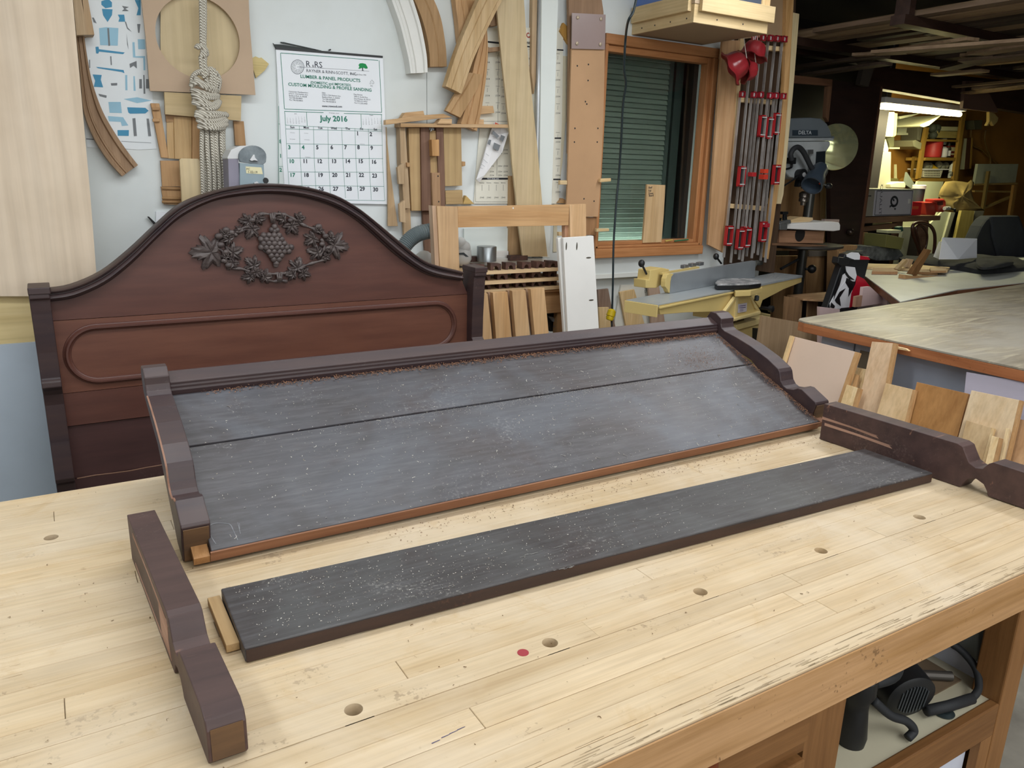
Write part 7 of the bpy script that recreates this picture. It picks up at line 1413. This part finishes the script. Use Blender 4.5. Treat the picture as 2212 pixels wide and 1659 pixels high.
# ================================================================ WORN BENCH at the right
rbn = thing('worn_bench', 'large worn bench top with orange brown edge at the right', 'workbench', (4.3, 1.8, 0))
RZ = .856
A_ = on(1722, 692, 2, RZ); poly = [V((2.985, .55, RZ)), V((2.998, 2.33, RZ)), V((3.012, 2.375, RZ)), V((3.05, 2.40, RZ)), V((5.7, 2.665, RZ)), V((5.7, .55, RZ))]
WORN, nt, b = newmat('worn_bench_top')
v, raw, oi = coords(nt, (2.2, 14, 14)); g1 = noi(nt, v, 1.4, 6, .65, 1.2); tc = N(nt, 'ShaderNodeTexCoord'); sp = noi(nt, raw, 2.2, 4)
cwn = ramp(nt, g1, [(.32, lin('#7d7566')), (.5, lin('#968c7b')), (.66, lin('#b5ac94'))]); cwn = mix(nt, ramp(nt, sp, [(.42, (0, 0, 0, 1)), (.62, (.85, .85, .85, 1))]), cwn, lin('#a29c90'))
nt.links.new(cwn, b.inputs['Base Color']); b.inputs['Roughness'].default_value = .45; bump(nt, b, g1, .3, .002)
mk('top', prism(poly, (0, 0, -.008)), WORN, rbn, bev=.001)
mk('edge_trim', prism([p+V((0, 0, -.0085)) for p in poly], (0, 0, -.042)), wood('#bf7d52', '#9d5f3a', 'Y', .55, .6, .03, .5), rbn, bev=.003)
mk('apron_panel', bx(3.10, 3.12, .6, 2.30, .04, .80), plain('#bcc3d3', .5, 0, .05, 0, 60, '#a9b0c0', 1.5), rbn); mk('apron_panel', bx(3.121, 5.6, 2.28, 2.30, .04, .80), plain('#bcc3d3', .5, 0, .05), rbn)
mk('apron_joint', bx(3.097, 3.0995, 2.12, 2.125, .04, .80), plain('#5c626e', .6), rbn)
mk('dark_gap', bx(3.095, 3.0995, 1.93, 2.09, .04, .76), plain('#7d705c', .8), rbn)
mk('plinth', bx(3.12, 5.55, .62, 2.27, 0, .04), plain('#4c4a46', .8), rbn)
single('wood_splinter', prism([on(a, b_, 0, 2.97) for a, b_ in r1(1405, 285, 1470, 300, 1490, 315, 1405, 300)], (.012, 0, 0)), PINEX, 'pale splinter on the bench edge beside the tall board', 'splinter')
# boards leaning against the worn bench
NB = V((1, 0, -.36)).normalized()
def leanb(a, off, t, m, lab, edge=None, em=None, marks=None):
    P0 = V((2.985-off, 0, .86)); pts_ = [onp(x, y_, P0, NB) for x, y_ in r1(*a)]
    TL, TR, BR, BL = pts_
    d1 = (BL-TL).normalized(); d2 = (BR-TR).normalized(); BL2 = TL+d1*((TL.z-.02)/-d1.z); BR2 = TR+d2*((TR.z-.02)/-d2.z)
    t_ = thing('leaning_board', lab, 'board', tuple((BL2+BR2)/2))
    mk('face', prism([TL, TR, BR2, BL2], NB*t), m, t_, bev=.001)
    if em:
        w3 = TR-TL; w3 = w3.normalized()
        mk('edge', prism([TR+w3*.0005, TR+w3*edge, BR2+w3*edge, BR2+w3*.0005], NB*t*.9), em, t_)
    return t_, P0
TANE = wood('#c49b6c', '#ac8254', 'Z', .6)
leanb((1850, 445, 2260, 515, 2240, 720, 1830, 640), -.035, .012, plain('#a8a2b0', .6, 0, .05), 'mauve grey board leaning at the back under the bench')
leanb((1140, 412, 1222, 428, 1190, 600, 1100, 590), -.012, .012, PINE, 'small pale board behind the tall ash board, left side')
leanb((1118, 450, 1150, 458, 1120, 600, 1090, 590), .02, .012, PINE, 'narrow pale board stub right of the big tan board', .02, TANE)
leanb((765, 222, 1152, 318, 1052, 612, 690, 560), .05, .018, plain('#cfb6a3', .7, 0, .04), 'big square tan board leaning nearest the footboard', .022, TANE)
leanb((742, 216, 762, 220, 706, 392, 692, 388), .075, .018, PINE, 'thin pale strip at the left of the big tan board')
leanb((1100, 524, 1170, 545, 1142, 640, 1070, 618), .08, .018, PINE, 'short pale block in front of the narrow boards', .015, TANE)
leanb((1258, 255, 1390, 265, 1318, 660, 1176, 640), .025, .018, wood('#e0c3a2', '#c5a07a', 'Z', .6, .5), 'tall narrow ash board leaning up to the bench edge', .016, TANE)
leanb((1345, 515, 1515, 555, 1470, 735, 1290, 700), .05, .018, wood('#dfc096', '#cba878', 'Z', .6, .5), 'pale board between the tall ash board and the oak board', .012, TANE)
leanb((1540, 508, 1865, 582, 1800, 830, 1480, 760), .025, .016, wood('#b98750', '#9a6a38', 'Z', .6, .5), 'golden oak board with visible grain leaning below the bench')
leanb((1882, 560, 2182, 622, 2112, 920, 1800, 850), .05, .016, wood('#e2cbaa', '#cdb088', 'Z', .6, .5), 'wide pale board right of the golden oak board', .012, TANE)
leanb((1850, 748, 2008, 795, 1965, 950, 1815, 900), .075, .016, wood('#d8bb92', '#c2a174', 'Z', .6, .5), 'short pale board in front of the wide pale one', .01, PINE)
leanb((2010, 845, 2055, 858, 2030, 960, 1985, 950), .10, .014, PINE, 'smallest pale block right of the short board', .01, TANE)
leanb((2098, 796, 2118, 802, 2085, 960, 2065, 955), .075, .014, PINE, 'thin strip standing by the wide pale board')
leanb((2160, 735, 2290, 765, 2240, 960, 2110, 940), .025, .014, wood('#cfa67c', '#b5895f', 'Z', .6, .5), 'tan board at the right picture edge below the bench')
bpy.data.objects.remove(_to); bpy.data.curves.remove(_tc)
